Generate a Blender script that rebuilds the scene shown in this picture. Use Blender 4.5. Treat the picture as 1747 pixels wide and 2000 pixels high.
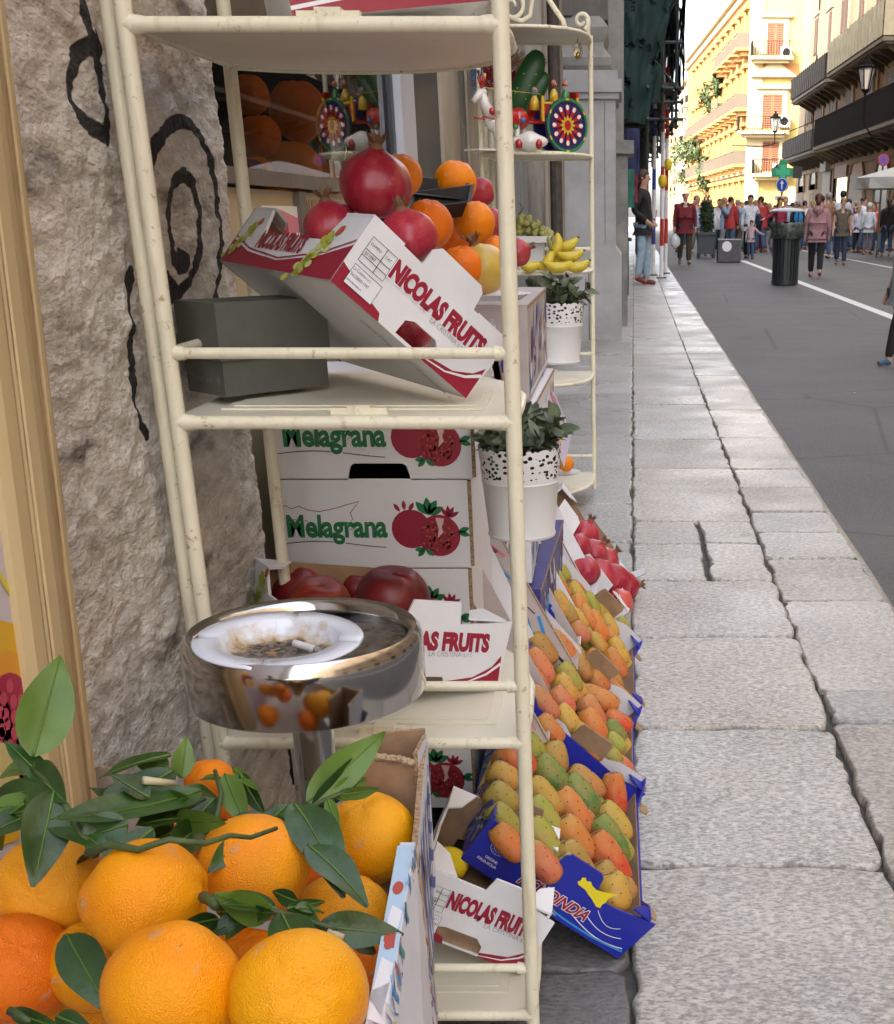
import bpy, math, random
from mathutils import Vector, Matrix, noise
random.seed(7)
V=Vector; R_=math.radians
for o in list(bpy.data.objects): bpy.data.objects.remove(o)
SC=bpy.context.scene; COL=SC.collection
# ------------------------------------------------------------------ camera
F,PX,PY,CH=2445.,1215.,1435.,1.06          # focal length (px of the 1747 wide photo), principal point, height
TH=math.atan((PY-420)/F); cT,sT=math.cos(TH),math.sin(TH)
cam=bpy.data.cameras.new('camera'); co=bpy.data.objects.new('camera',cam); COL.objects.link(co); SC.camera=co
cam.sensor_fit='HORIZONTAL'; cam.sensor_width=36; cam.lens=F/1747*36
cam.shift_x=-(PX-873.5)/1747; cam.shift_y=(PY-1000)/1747
co.location=(0,0,CH); co.rotation_euler=(math.pi/2-TH,0,0); cam.clip_start=.05; cam.clip_end=2000
cam.dof.use_dof=True; cam.dof.focus_distance=1.65; cam.dof.aperture_fstop=64
# ------------------------------------------------------------------ light
w=bpy.data.worlds.new('World'); SC.world=w; w.use_nodes=True; nt=w.node_tree; nt.nodes.clear()
sky=nt.nodes.new('ShaderNodeTexSky'); sky.sky_type='NISHITA'; sky.sun_disc=False
SUN_EL,SUN_AZ=R_(36),R_(222)                # azimuth clockwise from +Y : behind, left
sky.sun_elevation=SUN_EL; sky.sun_rotation=SUN_AZ; sky.dust_density=3.5; sky.air_density=1.0
hs=nt.nodes.new('ShaderNodeHueSaturation'); hs.inputs['Saturation'].default_value=.44
bg=nt.nodes.new('ShaderNodeBackground'); bg.inputs['Strength'].default_value=.15
ow=nt.nodes.new('ShaderNodeOutputWorld')
nt.links.new(sky.outputs[0],hs.inputs['Color']); nt.links.new(hs.outputs[0],bg.inputs[0]); nt.links.new(bg.outputs[0],ow.inputs[0])
sl=bpy.data.lights.new('sun','SUN'); sl.energy=2.0; sl.angle=R_(.5); sl.color=(1,.89,.72)
so=bpy.data.objects.new('sun',sl); COL.objects.link(so)
sd=V((math.sin(SUN_AZ)*math.cos(SUN_EL),math.cos(SUN_AZ)*math.cos(SUN_EL),math.sin(SUN_EL)))
so.rotation_euler=sd.to_track_quat('Z','Y').to_euler(); so.location=(0,0,40)
SC.view_settings.view_transform='Standard'; SC.view_settings.look='None'; SC.view_settings.exposure=2.85; SC.view_settings.gamma=1
SC.cycles.max_bounces=8; SC.cycles.diffuse_bounces=4; SC.cycles.transparent_max_bounces=12
# ------------------------------------------------------------------ pixel -> place
CAM=V((0,0,CH))
def ray(x,y): return V(((x-PX)/F, cT+(PY-y)/F*sT, -sT+(PY-y)/F*cT))
def atY(x,y,Y): d=ray(x,y); return CAM+d*(Y/d.y)
def atX(x,y,X): d=ray(x,y); return CAM+d*(X/d.x)
def atZ(x,y,Z=0): d=ray(x,y); return CAM+d*((Z-CH)/d.z)
# ------------------------------------------------------------------ mesh builder
class MB:
    def __init__(s): s.v=[];s.f=[];s.m=[]
    def add(s,vs,fs,mi=0,M=None):
        b=len(s.v)
        s.v+= [tuple(M@V(p)) if M else tuple(p) for p in vs]
        for i,f in enumerate(fs):
            s.f.append([b+k for k in f]); s.m.append(mi[i] if isinstance(mi,list) else mi)
    def box(s,x0,y0,z0,x1,y1,z1,mi=0,M=None):
        v=[(x0,y0,z0),(x1,y0,z0),(x1,y1,z0),(x0,y1,z0),(x0,y0,z1),(x1,y0,z1),(x1,y1,z1),(x0,y1,z1)]
        s.add(v,[(0,3,2,1),(4,5,6,7),(0,1,5,4),(1,2,6,5),(2,3,7,6),(3,0,4,7)],mi,M)
    def tube(s,path,rad,n=10,mi=0,M=None,cap=True,flat=1):
        P=[V(p) for p in path]; k=len(P)
        if not hasattr(rad,'__len__'): rad=[rad]*k
        vs=[];up=None
        for i,p in enumerate(P):
            t=(P[min(i+1,k-1)]-P[max(i-1,0)]).normalized()
            if up is None: up=V((0,0,1)) if abs(t.z)<.9 else V((1,0,0))
            a=t.cross(up).normalized(); b=a.cross(t).normalized(); up=b
            for j in range(n):
                q=2*math.pi*j/n; vs.append(p+(a*math.cos(q)+b*math.sin(q)*flat)*rad[i])
        fs=[(i*n+j,i*n+(j+1)%n,(i+1)*n+(j+1)%n,(i+1)*n+j) for i in range(k-1) for j in range(n)]
        if cap: fs+=[tuple(range(n-1,-1,-1)),tuple(range((k-1)*n,k*n))]
        s.add(vs,fs,mi,M)
    def lathe(s,prof,n=24,mi=0,M=None,ang=2*math.pi,wob=None):
        vs=[];k=len(prof);full=abs(ang-2*math.pi)<1e-6;c=n if full else n+1
        for i,(r,z) in enumerate(prof):
            for j in range(c):
                q=ang*j/n; rr=r*(wob(q,i/(k-1)) if wob else 1); vs.append((rr*math.cos(q),rr*math.sin(q),z))
        fs=[];ms=[]
        for i in range(k-1):
            for j in range(n): fs.append((i*c+j,i*c+(j+1)%c,(i+1)*c+(j+1)%c,(i+1)*c+j)); ms.append(mi[i] if isinstance(mi,list) else mi)
        s.add(vs,fs,ms,M)
    def prism(s,out,M,t,mi=(0,0,0)):
        """out: 2D outline in the local xy plane, thickness t along -z"""
        n=len(out); a=[(x,y,0) for x,y in out]+[(x,y,-t) for x,y in out]
        s.add(a,[tuple(range(n)),tuple(range(2*n-1,n-1,-1))]+[(i,(i+n),(i+1)%n+n,(i+1)%n) for i in range(n)],[mi[0],mi[1]]+[mi[2]]*n,M)
    def ball(s,c,r,nu=16,nv=10,mi=0,fn=None,M=None):
        c=V(c); vs=[];fs=[]
        if not hasattr(r,'__len__'): r=(r,r,r)
        for i in range(nv+1):
            a=math.pi*i/nv
            for j in range(nu):
                b=2*math.pi*j/nu; d=V((math.sin(a)*math.cos(b),math.sin(a)*math.sin(b),math.cos(a)))
                k=fn(d) if fn else 1
                vs.append(c+V((d.x*r[0]*k,d.y*r[1]*k,d.z*r[2]*k)))
        for i in range(nv):
            for j in range(nu): fs.append((i*nu+j,(i+1)*nu+j,(i+1)*nu+(j+1)%nu,i*nu+(j+1)%nu))
        s.add(vs,fs,mi,M)
    def mesh(s,name,mats,smooth=False,org=V((0,0,0)),angle=None):
        me=bpy.data.meshes.new(name); me.from_pydata([tuple(V(p)-org) for p in s.v],[],s.f)
        for m in (mats if isinstance(mats,(list,tuple)) else [mats]): me.materials.append(m)
        for p,m in zip(me.polygons,s.m): p.material_index=m; p.use_smooth=bool(smooth)
        me.validate(clean_customdata=False); me.update()
        if smooth and angle:
            try: me.set_sharp_from_angle(angle=R_(angle))
            except Exception: pass
        return me
ORG={}
def tag(o,label=None,cat=None,group=None,kind=None):
    if label: o['label']=label
    if cat: o['category']=cat
    if group: o['group']=group
    if kind: o['kind']=kind
    return o
def thing(name,label,cat,loc=(0,0,0),group=None):
    o=bpy.data.objects.new(name,None); COL.objects.link(o); o.location=loc; o.empty_display_size=.05
    ORG[o]=V(loc); return tag(o,label,cat,group)
def obj(name,mb,mats,parent=None,smooth=False,angle=None,base=True):
    """mb in world coordinates (MB) or a ready mesh in coordinates local to the parent"""
    if isinstance(mb,MB):
        if parent is not None: org=ORG[parent]
        elif base and mb.v:
            xs=[p[0] for p in mb.v];ys=[p[1] for p in mb.v];zs=[p[2] for p in mb.v]
            org=V(((min(xs)+max(xs))/2,(min(ys)+max(ys))/2,min(zs)))
        else: org=V((0,0,0))
        me=mb.mesh(name,mats,smooth,org,angle)
    else: me=mb; org=ORG[parent] if parent is not None else V((0,0,0))
    o=bpy.data.objects.new(name,me); COL.objects.link(o)
    if parent is not None: o.parent=parent
    else: o.location=org
    ORG[o]=org; return o
def frame(o,x,y=None,z=None):
    """4x4 from origin and axes"""
    x=V(x).normalized()
    if z is None: y=V(y); z=x.cross(y).normalized(); y=z.cross(x)
    else: z=V(z); y=z.cross(x).normalized(); z=x.cross(y)
    M=Matrix.Identity(4)
    for i in range(3): M[i][0]=x[i];M[i][1]=y[i];M[i][2]=z[i];M[i][3]=o[i]
    return M
def lin(a,b,t): return a+(b-a)*t
# ------------------------------------------------------------------ materials
MATS={}
def mat(name,col=(.5,.5,.5),rough=.6,metal=0,bump=0,bscale=50,var=0,vscale=5,col2=None,spec=None,coat=0,trans=0,emit=None,es=0,objcol=False,det=6,vlo=.35,vhi=.65,stretch=None,sub=0,bd=0,extra=None):
    if name in MATS: return MATS[name]
    m=bpy.data.materials.new(name); m.use_nodes=True; n=m.node_tree.nodes; L=m.node_tree.links; b=n['Principled BSDF']
    b.inputs['Roughness'].default_value=rough; b.inputs['Metallic'].default_value=metal
    b.inputs['Base Color'].default_value=(*col,1)
    if spec is not None: b.inputs['Specular IOR Level'].default_value=spec
    if coat: b.inputs['Coat Weight'].default_value=coat; b.inputs['Coat Roughness'].default_value=.15
    if trans: b.inputs['Transmission Weight'].default_value=trans
    if sub: b.inputs['Subsurface Weight'].default_value=sub; b.inputs['Subsurface Radius'].default_value=(.01,.004,.002); b.inputs['Subsurface Scale'].default_value=1
    if emit: b.inputs['Emission Color'].default_value=(*emit,1); b.inputs['Emission Strength'].default_value=es
    tc=n.new('ShaderNodeTexCoord'); mp=n.new('ShaderNodeMapping'); L.new(tc.outputs['Object'],mp.inputs[0])
    if stretch: mp.inputs['Scale'].default_value=stretch
    src=None
    if objcol:
        oi=n.new('ShaderNodeObjectInfo'); src=oi.outputs['Color']
    if var or col2:
        nz=n.new('ShaderNodeTexNoise'); nz.inputs['Scale'].default_value=vscale; nz.inputs['Detail'].default_value=det; nz.inputs['Roughness'].default_value=.6
        L.new(mp.outputs[0],nz.inputs['Vector'])
        mr=n.new('ShaderNodeMapRange'); mr.inputs[1].default_value=vlo; mr.inputs[2].default_value=vhi; L.new(nz.outputs[0],mr.inputs[0])
        mx=n.new('ShaderNodeMix'); mx.data_type='RGBA'; L.new(mr.outputs[0],mx.inputs[0])
        c2=col2 if col2 else tuple(c*(1-var) for c in col)
        if objcol:
            L.new(src,mx.inputs[6]); mm=n.new('ShaderNodeMix'); mm.data_type='RGBA'; mm.blend_type='MULTIPLY'; mm.inputs[0].default_value=1; L.new(src,mm.inputs[6]); mm.inputs[7].default_value=(*( (1-var,)*3 if not col2 else col2),1); L.new(mm.outputs[2],mx.inputs[7])
        else: mx.inputs[6].default_value=(*col,1); mx.inputs[7].default_value=(*c2,1)
        src=mx.outputs[2]
    if extra and src is None: rg=n.new('ShaderNodeRGB'); rg.outputs[0].default_value=(*col,1); src=rg.outputs[0]
    if extra: src=extra(n,L,b,mp,src) or src
    if src: L.new(src,b.inputs['Base Color'])
    if bump:
        nb=n.new('ShaderNodeTexNoise'); nb.inputs['Scale'].default_value=bscale; nb.inputs['Detail'].default_value=5; L.new(mp.outputs[0],nb.inputs['Vector'])
        bp=n.new('ShaderNodeBump'); bp.inputs['Strength'].default_value=bump; bp.inputs['Distance'].default_value=bd or .3/bscale; L.new(nb.outputs[0],bp.inputs['Height']); L.new(bp.outputs[0],b.inputs['Normal'])
    MATS[name]=m; return m
def mix(n,L,fac,a,b,mode='MIX'):
    x=n.new('ShaderNodeMix'); x.data_type='RGBA'; x.blend_type=mode
    for s,k in ((fac,0),(a,6),(b,7)):
        if hasattr(s,'links'): L.new(s,x.inputs[k])
        elif k==0: x.inputs[0].default_value=s
        else: x.inputs[k].default_value=(*s,1)
    return x.outputs[2]
def rng(n,L,s,a,b,c=0,d=1):
    r=n.new('ShaderNodeMapRange'); L.new(s,r.inputs[0])
    for i,v in zip((1,2,3,4),(a,b,c,d)): r.inputs[i].default_value=v
    return r.outputs[0]
def noi(n,L,mp,sc,det=4,out=0,rough=.55):
    z=n.new('ShaderNodeTexNoise'); z.inputs['Scale'].default_value=sc; z.inputs['Detail'].default_value=det; z.inputs['Roughness'].default_value=rough
    if mp is not None: L.new(mp,z.inputs['Vector'])
    return z.outputs[out]
def vor(n,L,mp,sc,feat='F1',out='Distance',rnd=1):
    z=n.new('ShaderNodeTexVoronoi'); z.feature=feat; z.inputs['Scale'].default_value=sc; z.inputs['Randomness'].default_value=rnd
    if mp is not None: L.new(mp,z.inputs['Vector'])
    return z.outputs[out]
# shared materials
def cream_x(n,L,b,mp,src):
    c=mix(n,L,rng(n,L,noi(n,L,mp.outputs[0],55,6,rough=.75),.60,.66,0,.75),src,(.32,.20,.10)); st=n.new('ShaderNodeMapping'); st.inputs['Scale'].default_value=(1,1,.12); L.new(mp.outputs[0],st.inputs[0])
    return mix(n,L,rng(n,L,noi(n,L,st.outputs[0],90,4),.55,.72,0,.5),c,(.50,.42,.27))
CREAM=mat('cream_painted_metal',(.76,.71,.54),.38,var=.18,vscale=9,bump=.25,bscale=160,vlo=.5,vhi=.75,extra=cream_x)
CREAMD=mat('cream_shelf_plate',(.76,.72,.58),.42,var=.14,vscale=6,bump=.05,bscale=200)
CARDW=mat('white_card',(.72,.72,.74),.5,var=.06,vscale=12,bump=.08,bscale=90)
CARDG=mat('grey_card_back',(.50,.47,.42),.7,var=.15,vscale=10)
KRAFT=mat('brown_card',(.36,.23,.13),.8,var=.3,vscale=30,bump=.2,bscale=200)
KRAFTD=mat('corrugated_edge',(.20,.12,.065),.9,col2=(.42,.29,.18),vscale=250,vlo=.4,vhi=.6)
BLUEC=mat('blue_card',(.013,.022,.34),.38,var=.12,vscale=8,bump=.05,bscale=60)
RED=mat('crimson_print',(.28,.008,.03),.42); DRED=mat('dark_red_print',(.22,.006,.012),.42)
WHT=mat('white_print',(.75,.75,.78),.45); BLK=mat('black_print',(.02,.02,.02),.5); GRYP=mat('grey_print',(.35,.34,.34),.5)
GRN=mat('green_print',(.01,.15,.05),.45); YEL=mat('yellow_print',(.75,.62,.02),.45); CYAN=mat('cyan_print',(.03,.25,.6),.45); LILAC=mat('lilac_print',(.55,.5,.62),.5)
STEEL=mat('polished_steel',(.52,.51,.50),.12,metal=1,extra=None)
STEELB=mat('brushed_steel',(.50,.49,.47),.28,metal=1,var=.2,vscale=14)
DARK=mat('black_plastic',(.015,.013,.012),.35)
# ------------------------------------------------------------------ flat printing on faces
def text2d(s,size=1,bold=0,xs=1,shear=0,space=1):
    cu=bpy.data.curves.new('t','FONT'); cu.body=s; cu.size=size; cu.offset=bold; cu.resolution_u=3; cu.space_character=space; cu.shear=shear
    o=bpy.data.objects.new('t',cu); COL.objects.link(o); dg=bpy.context.evaluated_depsgraph_get(); dg.update()
    me=o.evaluated_get(dg).to_mesh(); vs=[(v.co.x*xs,v.co.y) for v in me.vertices]; fs=[list(p.vertices) for p in me.polygons]
    o.evaluated_get(dg).to_mesh_clear(); bpy.data.objects.remove(o); bpy.data.curves.remove(cu)
    return vs,fs
class Decal:
    """flat printing in a face's own 2D coordinates (metres)"""
    def __init__(s): s.items=[]; s.mats=[]
    def mi(s,m):
        if m not in s.mats: s.mats.append(m)
        return s.mats.index(m)
    def poly(s,pts,m,ly=1): s.items.append((list(pts),[list(range(len(pts)))],s.mi(m),ly)); return s
    def disc(s,x,y,rx,ry,m,ly=1,n=20,rot=0):
        c,q=math.cos(rot),math.sin(rot)
        return s.poly([(x+rx*math.cos(2*math.pi*i/n)*c-ry*math.sin(2*math.pi*i/n)*q,y+rx*math.cos(2*math.pi*i/n)*q+ry*math.sin(2*math.pi*i/n)*c) for i in range(n)],m,ly)
    def leaf(s,x,y,l,wd,a,m,ly=2):
        p=[(0,0),(.25,.38),(.55,.5),(.8,.3),(1,0),(.8,-.3),(.55,-.5),(.25,-.38)]; c,q=math.cos(a),math.sin(a)
        return s.poly([(x+u*l*c-v*wd*q,y+u*l*q+v*wd*c) for u,v in p],m,ly)
    def strip(s,path,wd,m,ly=1):
        n=len(path); a=[];b=[]
        for i in range(n):
            p=path[max(i-1,0)];q=path[min(i+1,n-1)];dx,dy=q[0]-p[0],q[1]-p[1];l=math.hypot(dx,dy) or 1;h=(wd[i] if hasattr(wd,'__len__') else wd)/2
            a.append((path[i][0]-dy/l*h,path[i][1]+dx/l*h));b.append((path[i][0]+dy/l*h,path[i][1]-dx/l*h))
        s.items.append((a+b,[[i,i+1,n+i+1,n+i] for i in range(n-1)],s.mi(m),ly)); return s
    def text(s,t,x,y,size,m,ly=3,bold=0,xs=1,shear=0,space=1,rot=0,out=None,ow=.004):
        if out is not None: s.text(t,x,y,size,out,ly-1,bold+ow,xs,shear,space,rot)
        vs,fs=text2d(t,size,bold,xs,shear,space); c,q=math.cos(rot),math.sin(rot)
        s.items.append(([(x+u*c-v*q,y+u*q+v*c) for u,v in vs],fs,s.mi(m),ly)); return s
    def make(s,name,M,parent,step=.00035):
        mb=MB()
        for pts,fs,m,ly in s.items: mb.add([(x,y,ly*step) for x,y in pts],fs,m,M)
        return obj(name,mb,s.mats,parent)
SICILY=[(0,.52),(.05,.66),(.02,.78),(.1,.86),(.17,.75),(.26,.84),(.36,.72),(.5,.66),(.62,.72),(.74,.8),(.86,.9),(1,1),(.94,.82),(.88,.62),(.9,.42),(.86,.22),(.88,.06),(.78,0),(.66,.1),(.56,.2),(.42,.28),(.3,.38),(.16,.4),(.06,.42)]
def pomegranate_print(d,x,y,k):
    """whole and cut pomegranate with leaves, k = overall width"""
    d.disc(x+.28*k,y+.42*k,.27*k,.27*k,RED,1)
    for a,xx,yy in ((2.2,.14,.66),(1.6,.2,.68),(1.0,.26,.67)): d.leaf(x+xx*k,y+yy*k,.14*k,.06*k,a,RED,1)
    for a in (2.3,1.6,1.0,.45): d.leaf(x+.52*k,y+.62*k,.24*k,.11*k,a,GRN,2)
    d.disc(x+.66*k,y+.33*k,.29*k,.29*k,RED,2,26); d.disc(x+.64*k,y+.34*k,.245*k,.24*k,mat('seed_red',(.22,.008,.012),.5),3,24); d.poly([(x+.62*k,y+.58*k),(x+.74*k,y+.57*k),(x+.70*k,y+.44*k),(x+.72*k,y+.38*k),(x+.64*k,y+.30*k),(x+.66*k,y+.42*k)],mat('pale_print',(.62,.42,.40),.5),5)
    for a in (2.2,1.6,1.1,.5): d.leaf(x+.8*k,y+.58*k,.17*k,.06*k,a,RED,3)
    rnd=random.Random(3)
    for i in range(120):
        a=rnd.random()*6.283; r=.225*k*math.sqrt(rnd.random()); px,py=x+.63*k+r*math.cos(a),y+.33*k+r*math.sin(a)*.98
        if abs(px-(x+.68*k))<.035*k and py>y+.3*k: continue
        d.disc(px,py,.017*k,.019*k,RED if i%2 else mat('seed_light',(.42,.05,.06),.5),4,7)
    for a in (.35,-.3): d.leaf(x+.92*k,y+.38*k,.17*k,.08*k,a,GRN,2)
    for a in (3.2,3.9,5.6): d.leaf(x+.46*k,y+.14*k,.15*k,.07*k,a,GRN,3)
# ================================================================== SETTING
ROADZ=-.12
def struct(name,mb,mats,smooth=False): return tag(obj(name,mb,mats,None,smooth,base=False),kind='structure')
def asphalt_x(n,L,b,mp,src):
    a=rng(n,L,vor(n,L,mp.outputs[0],140),.1,.6); big=noi(n,L,mp.outputs[0],1.1,5); bigr=rng(n,L,big,.3,.7)
    c=mix(n,L,a,(.15,.147,.142),(.06,.06,.06)); c=mix(n,L,bigr,c,mix(n,L,.5,c,(.14,.137,.13))); ck=vor(n,L,mp.outputs[0],.55,'DISTANCE_TO_EDGE'); wn=noi(n,L,mp.outputs[0],3,4); c=mix(n,L,rng(n,L,ck,.0,.010,.6,0),c,(.03,.03,.03)); return mix(n,L,rng(n,L,noi(n,L,mp.outputs[0],2.6,5),.62,.72,0,.4),c,(.045,.043,.04))
ASPH=mat('asphalt',(.05,.05,.05),.75,bump=.7,bscale=220,extra=asphalt_x)
m=MB(); m.add([(-60,-60,-.16),(400,-60,-.16),(400,900,-.16),(-60,900,-.16),(-400,-60,-.16),(-400,900,-.16)],[(0,1,2,3),(4,0,3,5)]); struct('ground',m,mat('earth',(.12,.11,.1),.9))
m=MB(); m.add([(.70,-30,ROADZ),(14,-30,ROADZ),(16,320,ROADZ),(-18,320,ROADZ),(-1,100,ROADZ),(.70,60,ROADZ)],[(0,1,2,3,4,5)]); struct('road',m,ASPH)
LINE=mat('road_paint',(.62,.62,.60),.6,var=.5,vscale=7,vlo=.55,vhi=.8,bump=.3,bscale=200)
m=MB()
for X,wd,y0,y1 in ((3.38,.16,-10,37.5),(6.55,.10,18,60)):
    m.add([(X-wd/2,y0,ROADZ+.004),(X+wd/2,y0,ROADZ+.004),(X+wd/2,y1,ROADZ+.004),(X-wd/2,y1,ROADZ+.004)],[(0,1,2,3)])
struct('road_marking',m,LINE)
m=MB(); m.box(10.6,-30,-.16,13.2,130,-.02); struct('far_pavement',m,mat('far_paving',(.33,.32,.30),.7,var=.2,vscale=2))
# pavement slabs --------------------------------------------------------------
def stone_x(n,L,b,mp,src):
    at=n.new('ShaderNodeAttribute'); at.attribute_name='tint'
    g=noi(n,L,mp.outputs[0],55,6,rough=.75); c=mix(n,L,rng(n,L,g,.36,.62),(.20,.197,.187),(.54,.53,.505))
    c=mix(n,L,rng(n,L,noi(n,L,mp.outputs[0],5,5),.35,.7,0,.5),c,(.52,.48,.41))
    c=mix(n,L,rng(n,L,noi(n,L,mp.outputs[0],1.6,3),.5,.75,0,.45),c,(.60,.595,.58))
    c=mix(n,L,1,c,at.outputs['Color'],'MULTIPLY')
    # chisel marks: stretched ripples in two directions
    h=None
    for ang,sc in ((.5,1),(-.75,1)):
        m2=n.new('ShaderNodeMapping'); m2.inputs['Rotation'].default_value=(0,0,ang); m2.inputs['Scale'].default_value=(70,150,60); L.new(mp.outputs[0],m2.inputs[0])
        z=noi(n,L,m2.outputs[0],1.0,3); 
        if h is None: h=z
        else:
            mm=n.new('ShaderNodeMath'); mm.operation='MINIMUM'; L.new(h,mm.inputs[0]); L.new(z,mm.inputs[1]); h=mm.outputs[0]
    fine=noi(n,L,mp.outputs[0],160,3); ad=n.new('ShaderNodeMath'); ad.operation='MULTIPLY_ADD'; L.new(fine,ad.inputs[0]); ad.inputs[1].default_value=.5; L.new(h,ad.inputs[2])
    bp=n.new('ShaderNodeBump'); bp.inputs['Strength'].default_value=.8; bp.inputs['Distance'].default_value=.0028; L.new(ad.outputs[0],bp.inputs['Height']); L.new(bp.outputs[0],b.inputs['Normal'])
    c=mix(n,L,rng(n,L,h,.35,.49,.80,0),c,(.17,.165,.15)); wv=n.new('ShaderNodeVectorMath'); wv.operation='MULTIPLY_ADD'; L.new(noi(n,L,mp.outputs[0],4,5,1),wv.inputs[0]); wv.inputs[1].default_value=(.35,.35,0); L.new(mp.outputs[0],wv.inputs[2]); cr_=vor(n,L,wv.outputs[0],1.5,'DISTANCE_TO_EDGE'); mk=rng(n,L,noi(n,L,mp.outputs[0],1.3,2),.52,.62,0,.55); ce=rng(n,L,cr_,.0,.007,1,0); mm3=n.new('ShaderNodeMath'); mm3.operation='MULTIPLY'; L.new(mk,mm3.inputs[0]); L.new(ce,mm3.inputs[1]); c=mix(n,L,mm3.outputs[0],c,(.12,.11,.10))
    L.new(rng(n,L,noi(n,L,mp.outputs[0],2.2,3),.35,.65,.26,.55),b.inputs['Roughness'])
    return c
STONE=mat('limestone_paving',(.4,.4,.38),.5,extra=stone_x)
BED=mat('joint_dirt',(.085,.08,.072),.9,bump=.8,bscale=60,var=.4,vscale=30)
pav=MB(); tints=[]
rp=random.Random(11)
def slab(c4,tint,gap=.006,z0=0.,rag=1.,round_=.012):
    """c4: four corners (x,y) anticlockwise"""
    cx=sum(p[0] for p in c4)/4; cy=sum(p[1] for p in c4)/4; ring=[]
    for k in range(4):
        a,b=V((*c4[k],0)),V((*c4[(k+1)%4],0)); l=(b-a).length; nn=max(3,int(l/.03)); nr=V(((b-a).y,-(b-a).x,0)).normalized()
        nn=min(nn,26)
        for i in range(nn):
            p=a.lerp(b,i/nn); t=min(i,nn-i)/nn
            e=noise.noise(V((p.x*9,p.y*9,k*3.1)))*.014*rag+noise.noise(V((p.x*38,p.y*38,k)))*.009*rag
            if i==0: p=p+(V((cx,cy,0))-p).normalized()*.012*rag; e=0
            ring.append(p-nr*(gap+max(-.004,e)))
    C=V((cx,cy,0)); n=len(ring); tz=rp.uniform(-.003,.003)*rag
    def ins(d): return [p+(C-p).normalized()*d for p in ring]
    vs=[(p.x,p.y,-.05) for p in ring]+[(p.x,p.y,z0-.012) for p in ins(.001)]+[(p.x,p.y,z0-.0022+tz) for p in ins(round_*.3)]+[(p.x,p.y,z0+tz) for p in ins(round_*.9)]+[(cx,cy,z0+tz)]
    fs=[(r*n+i,r*n+(i+1)%n,(r+1)*n+(i+1)%n,(r+1)*n+i) for r in range(3) for i in range(n)]+[(3*n+i,3*n+(i+1)%n,4*n) for i in range(n)]
    pav.add(vs,fs); tints.extend([tint]*len(vs))
def yw(x,ys): return [atZ(x,y,0).y for y in ys]
# joints across each strip, read at the strip centre
KX=lambda y:.474+.0085*(y-3); KE=lambda y:.815+.0085*(y-4)
JA=[.45,1.06]+yw(1480,[1690])+yw(1440,[1422])+yw(1400,[1245])+yw(1370,[1135])+yw(1350,[1062])+yw(1340,[1018,915,858,822,790,754,720,690,664,640,622,606,592,580,570])
JK=[.45,1.2,1.9,2.62]+yw(1700,[1350,1172])+yw(1640,[1089,1039,999])+yw(1560,[952,916,855])+yw(1450,[801,758,733,690,650,618,594])
JB=[.45,1.62,2.35,2.95]+yw(1130,[1060,985,916,850,800,768,742,715,690,668])
def extend(J,step,end=130):
    while J[-1]<end: J.append(J[-1]+step*rp.uniform(.8,1.25))
    return J
for J in (JA,JK,JB): J.sort(); extend(J,2.2)
for strip,J in enumerate((JA,JK,JB)):
    for i in range(len(J)-1):
        a,b=J[i],J[i+1]; s1,s2=rp.uniform(-.02,.02)*(b<8),0
        if strip==0: x0,x1,x2,x3=0+.0085*a,KX(a),KX(b),.0085*b
        elif strip==1: x0,x1,x2,x3=KX(a),KE(a)-.02,KE(b)-.02,KX(b)
        else: x0,x1,x2,x3=-.62,.0085*a,.0085*b,-.62
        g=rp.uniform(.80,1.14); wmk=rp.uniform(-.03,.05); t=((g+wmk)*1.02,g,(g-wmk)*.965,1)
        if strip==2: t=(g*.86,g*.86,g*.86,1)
        if strip==2 and b<2.6: t=(.30,.30,.31,1)  # nearest left slabs: shadow put into the tint, dark as asphalt
        far=a>9
        if strip==0 and i in (5,6):      # small stones of the patched stretch
            xm=lin(x0,x1,.55); slab([(x0,a),(xm,a),(xm,b),(x3,b)],t); slab([(xm,a+.01),(x1,a),(x2,b),(xm,b+.02)],(g*1.05,g*1.02,g*.96,1))
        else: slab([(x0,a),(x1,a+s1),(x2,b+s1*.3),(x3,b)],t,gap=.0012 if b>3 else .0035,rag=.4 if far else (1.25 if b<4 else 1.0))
me=pav.mesh('pavement',STONE,False)
ca=me.color_attributes.new('tint','FLOAT_COLOR','POINT')
for i,t in enumerate(tints): ca.data[i].color=t
for p in me.polygons: p.use_smooth=len(p.vertices)>3
o=bpy.data.objects.new('pavement',me); COL.objects.link(o); o['kind']='structure'; ORG[o]=V((0,0,0))
m=MB(); ys=[-30]+[i*.5 for i in range(0,60)]+[32,40,60,130]
vs=[];n=len(ys)
for y in ys: vs+=[(-1.2,y,-.014),(KE(y)-.022,y,-.014)]
m.add(vs,[(2*i,2*i+1,2*i+3,2*i+2) for i in range(n-1)]); struct('pavement_bed',m,BED)
# rounded kerb face
m=MB(); vs=[]; prof=[(-.03,-.004),(-.012,-.006),(.0,-.016),(.008,-.035),(.012,-.07),(.014,-.16)]
for y in ys:
    e=noise.noise(V((y*1.3,0,0)))*.012
    for dx,z in prof: vs.append((KE(y)+dx+e,y,z))
k=len(prof); m.add(vs,[(i*k+j,i*k+j+1,(i+1)*k+j+1,(i+1)*k+j) for i in range(n-1) for j in range(k-1)])
me=m.mesh('kerb',STONE,True); ca=me.color_attributes.new('tint','FLOAT_COLOR','POINT')
for d in ca.data: d.color=(.85,.84,.82,1)
o=bpy.data.objects.new('kerb',me); COL.objects.link(o); o['kind']='structure'; ORG[o]=V((0,0,0))
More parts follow.
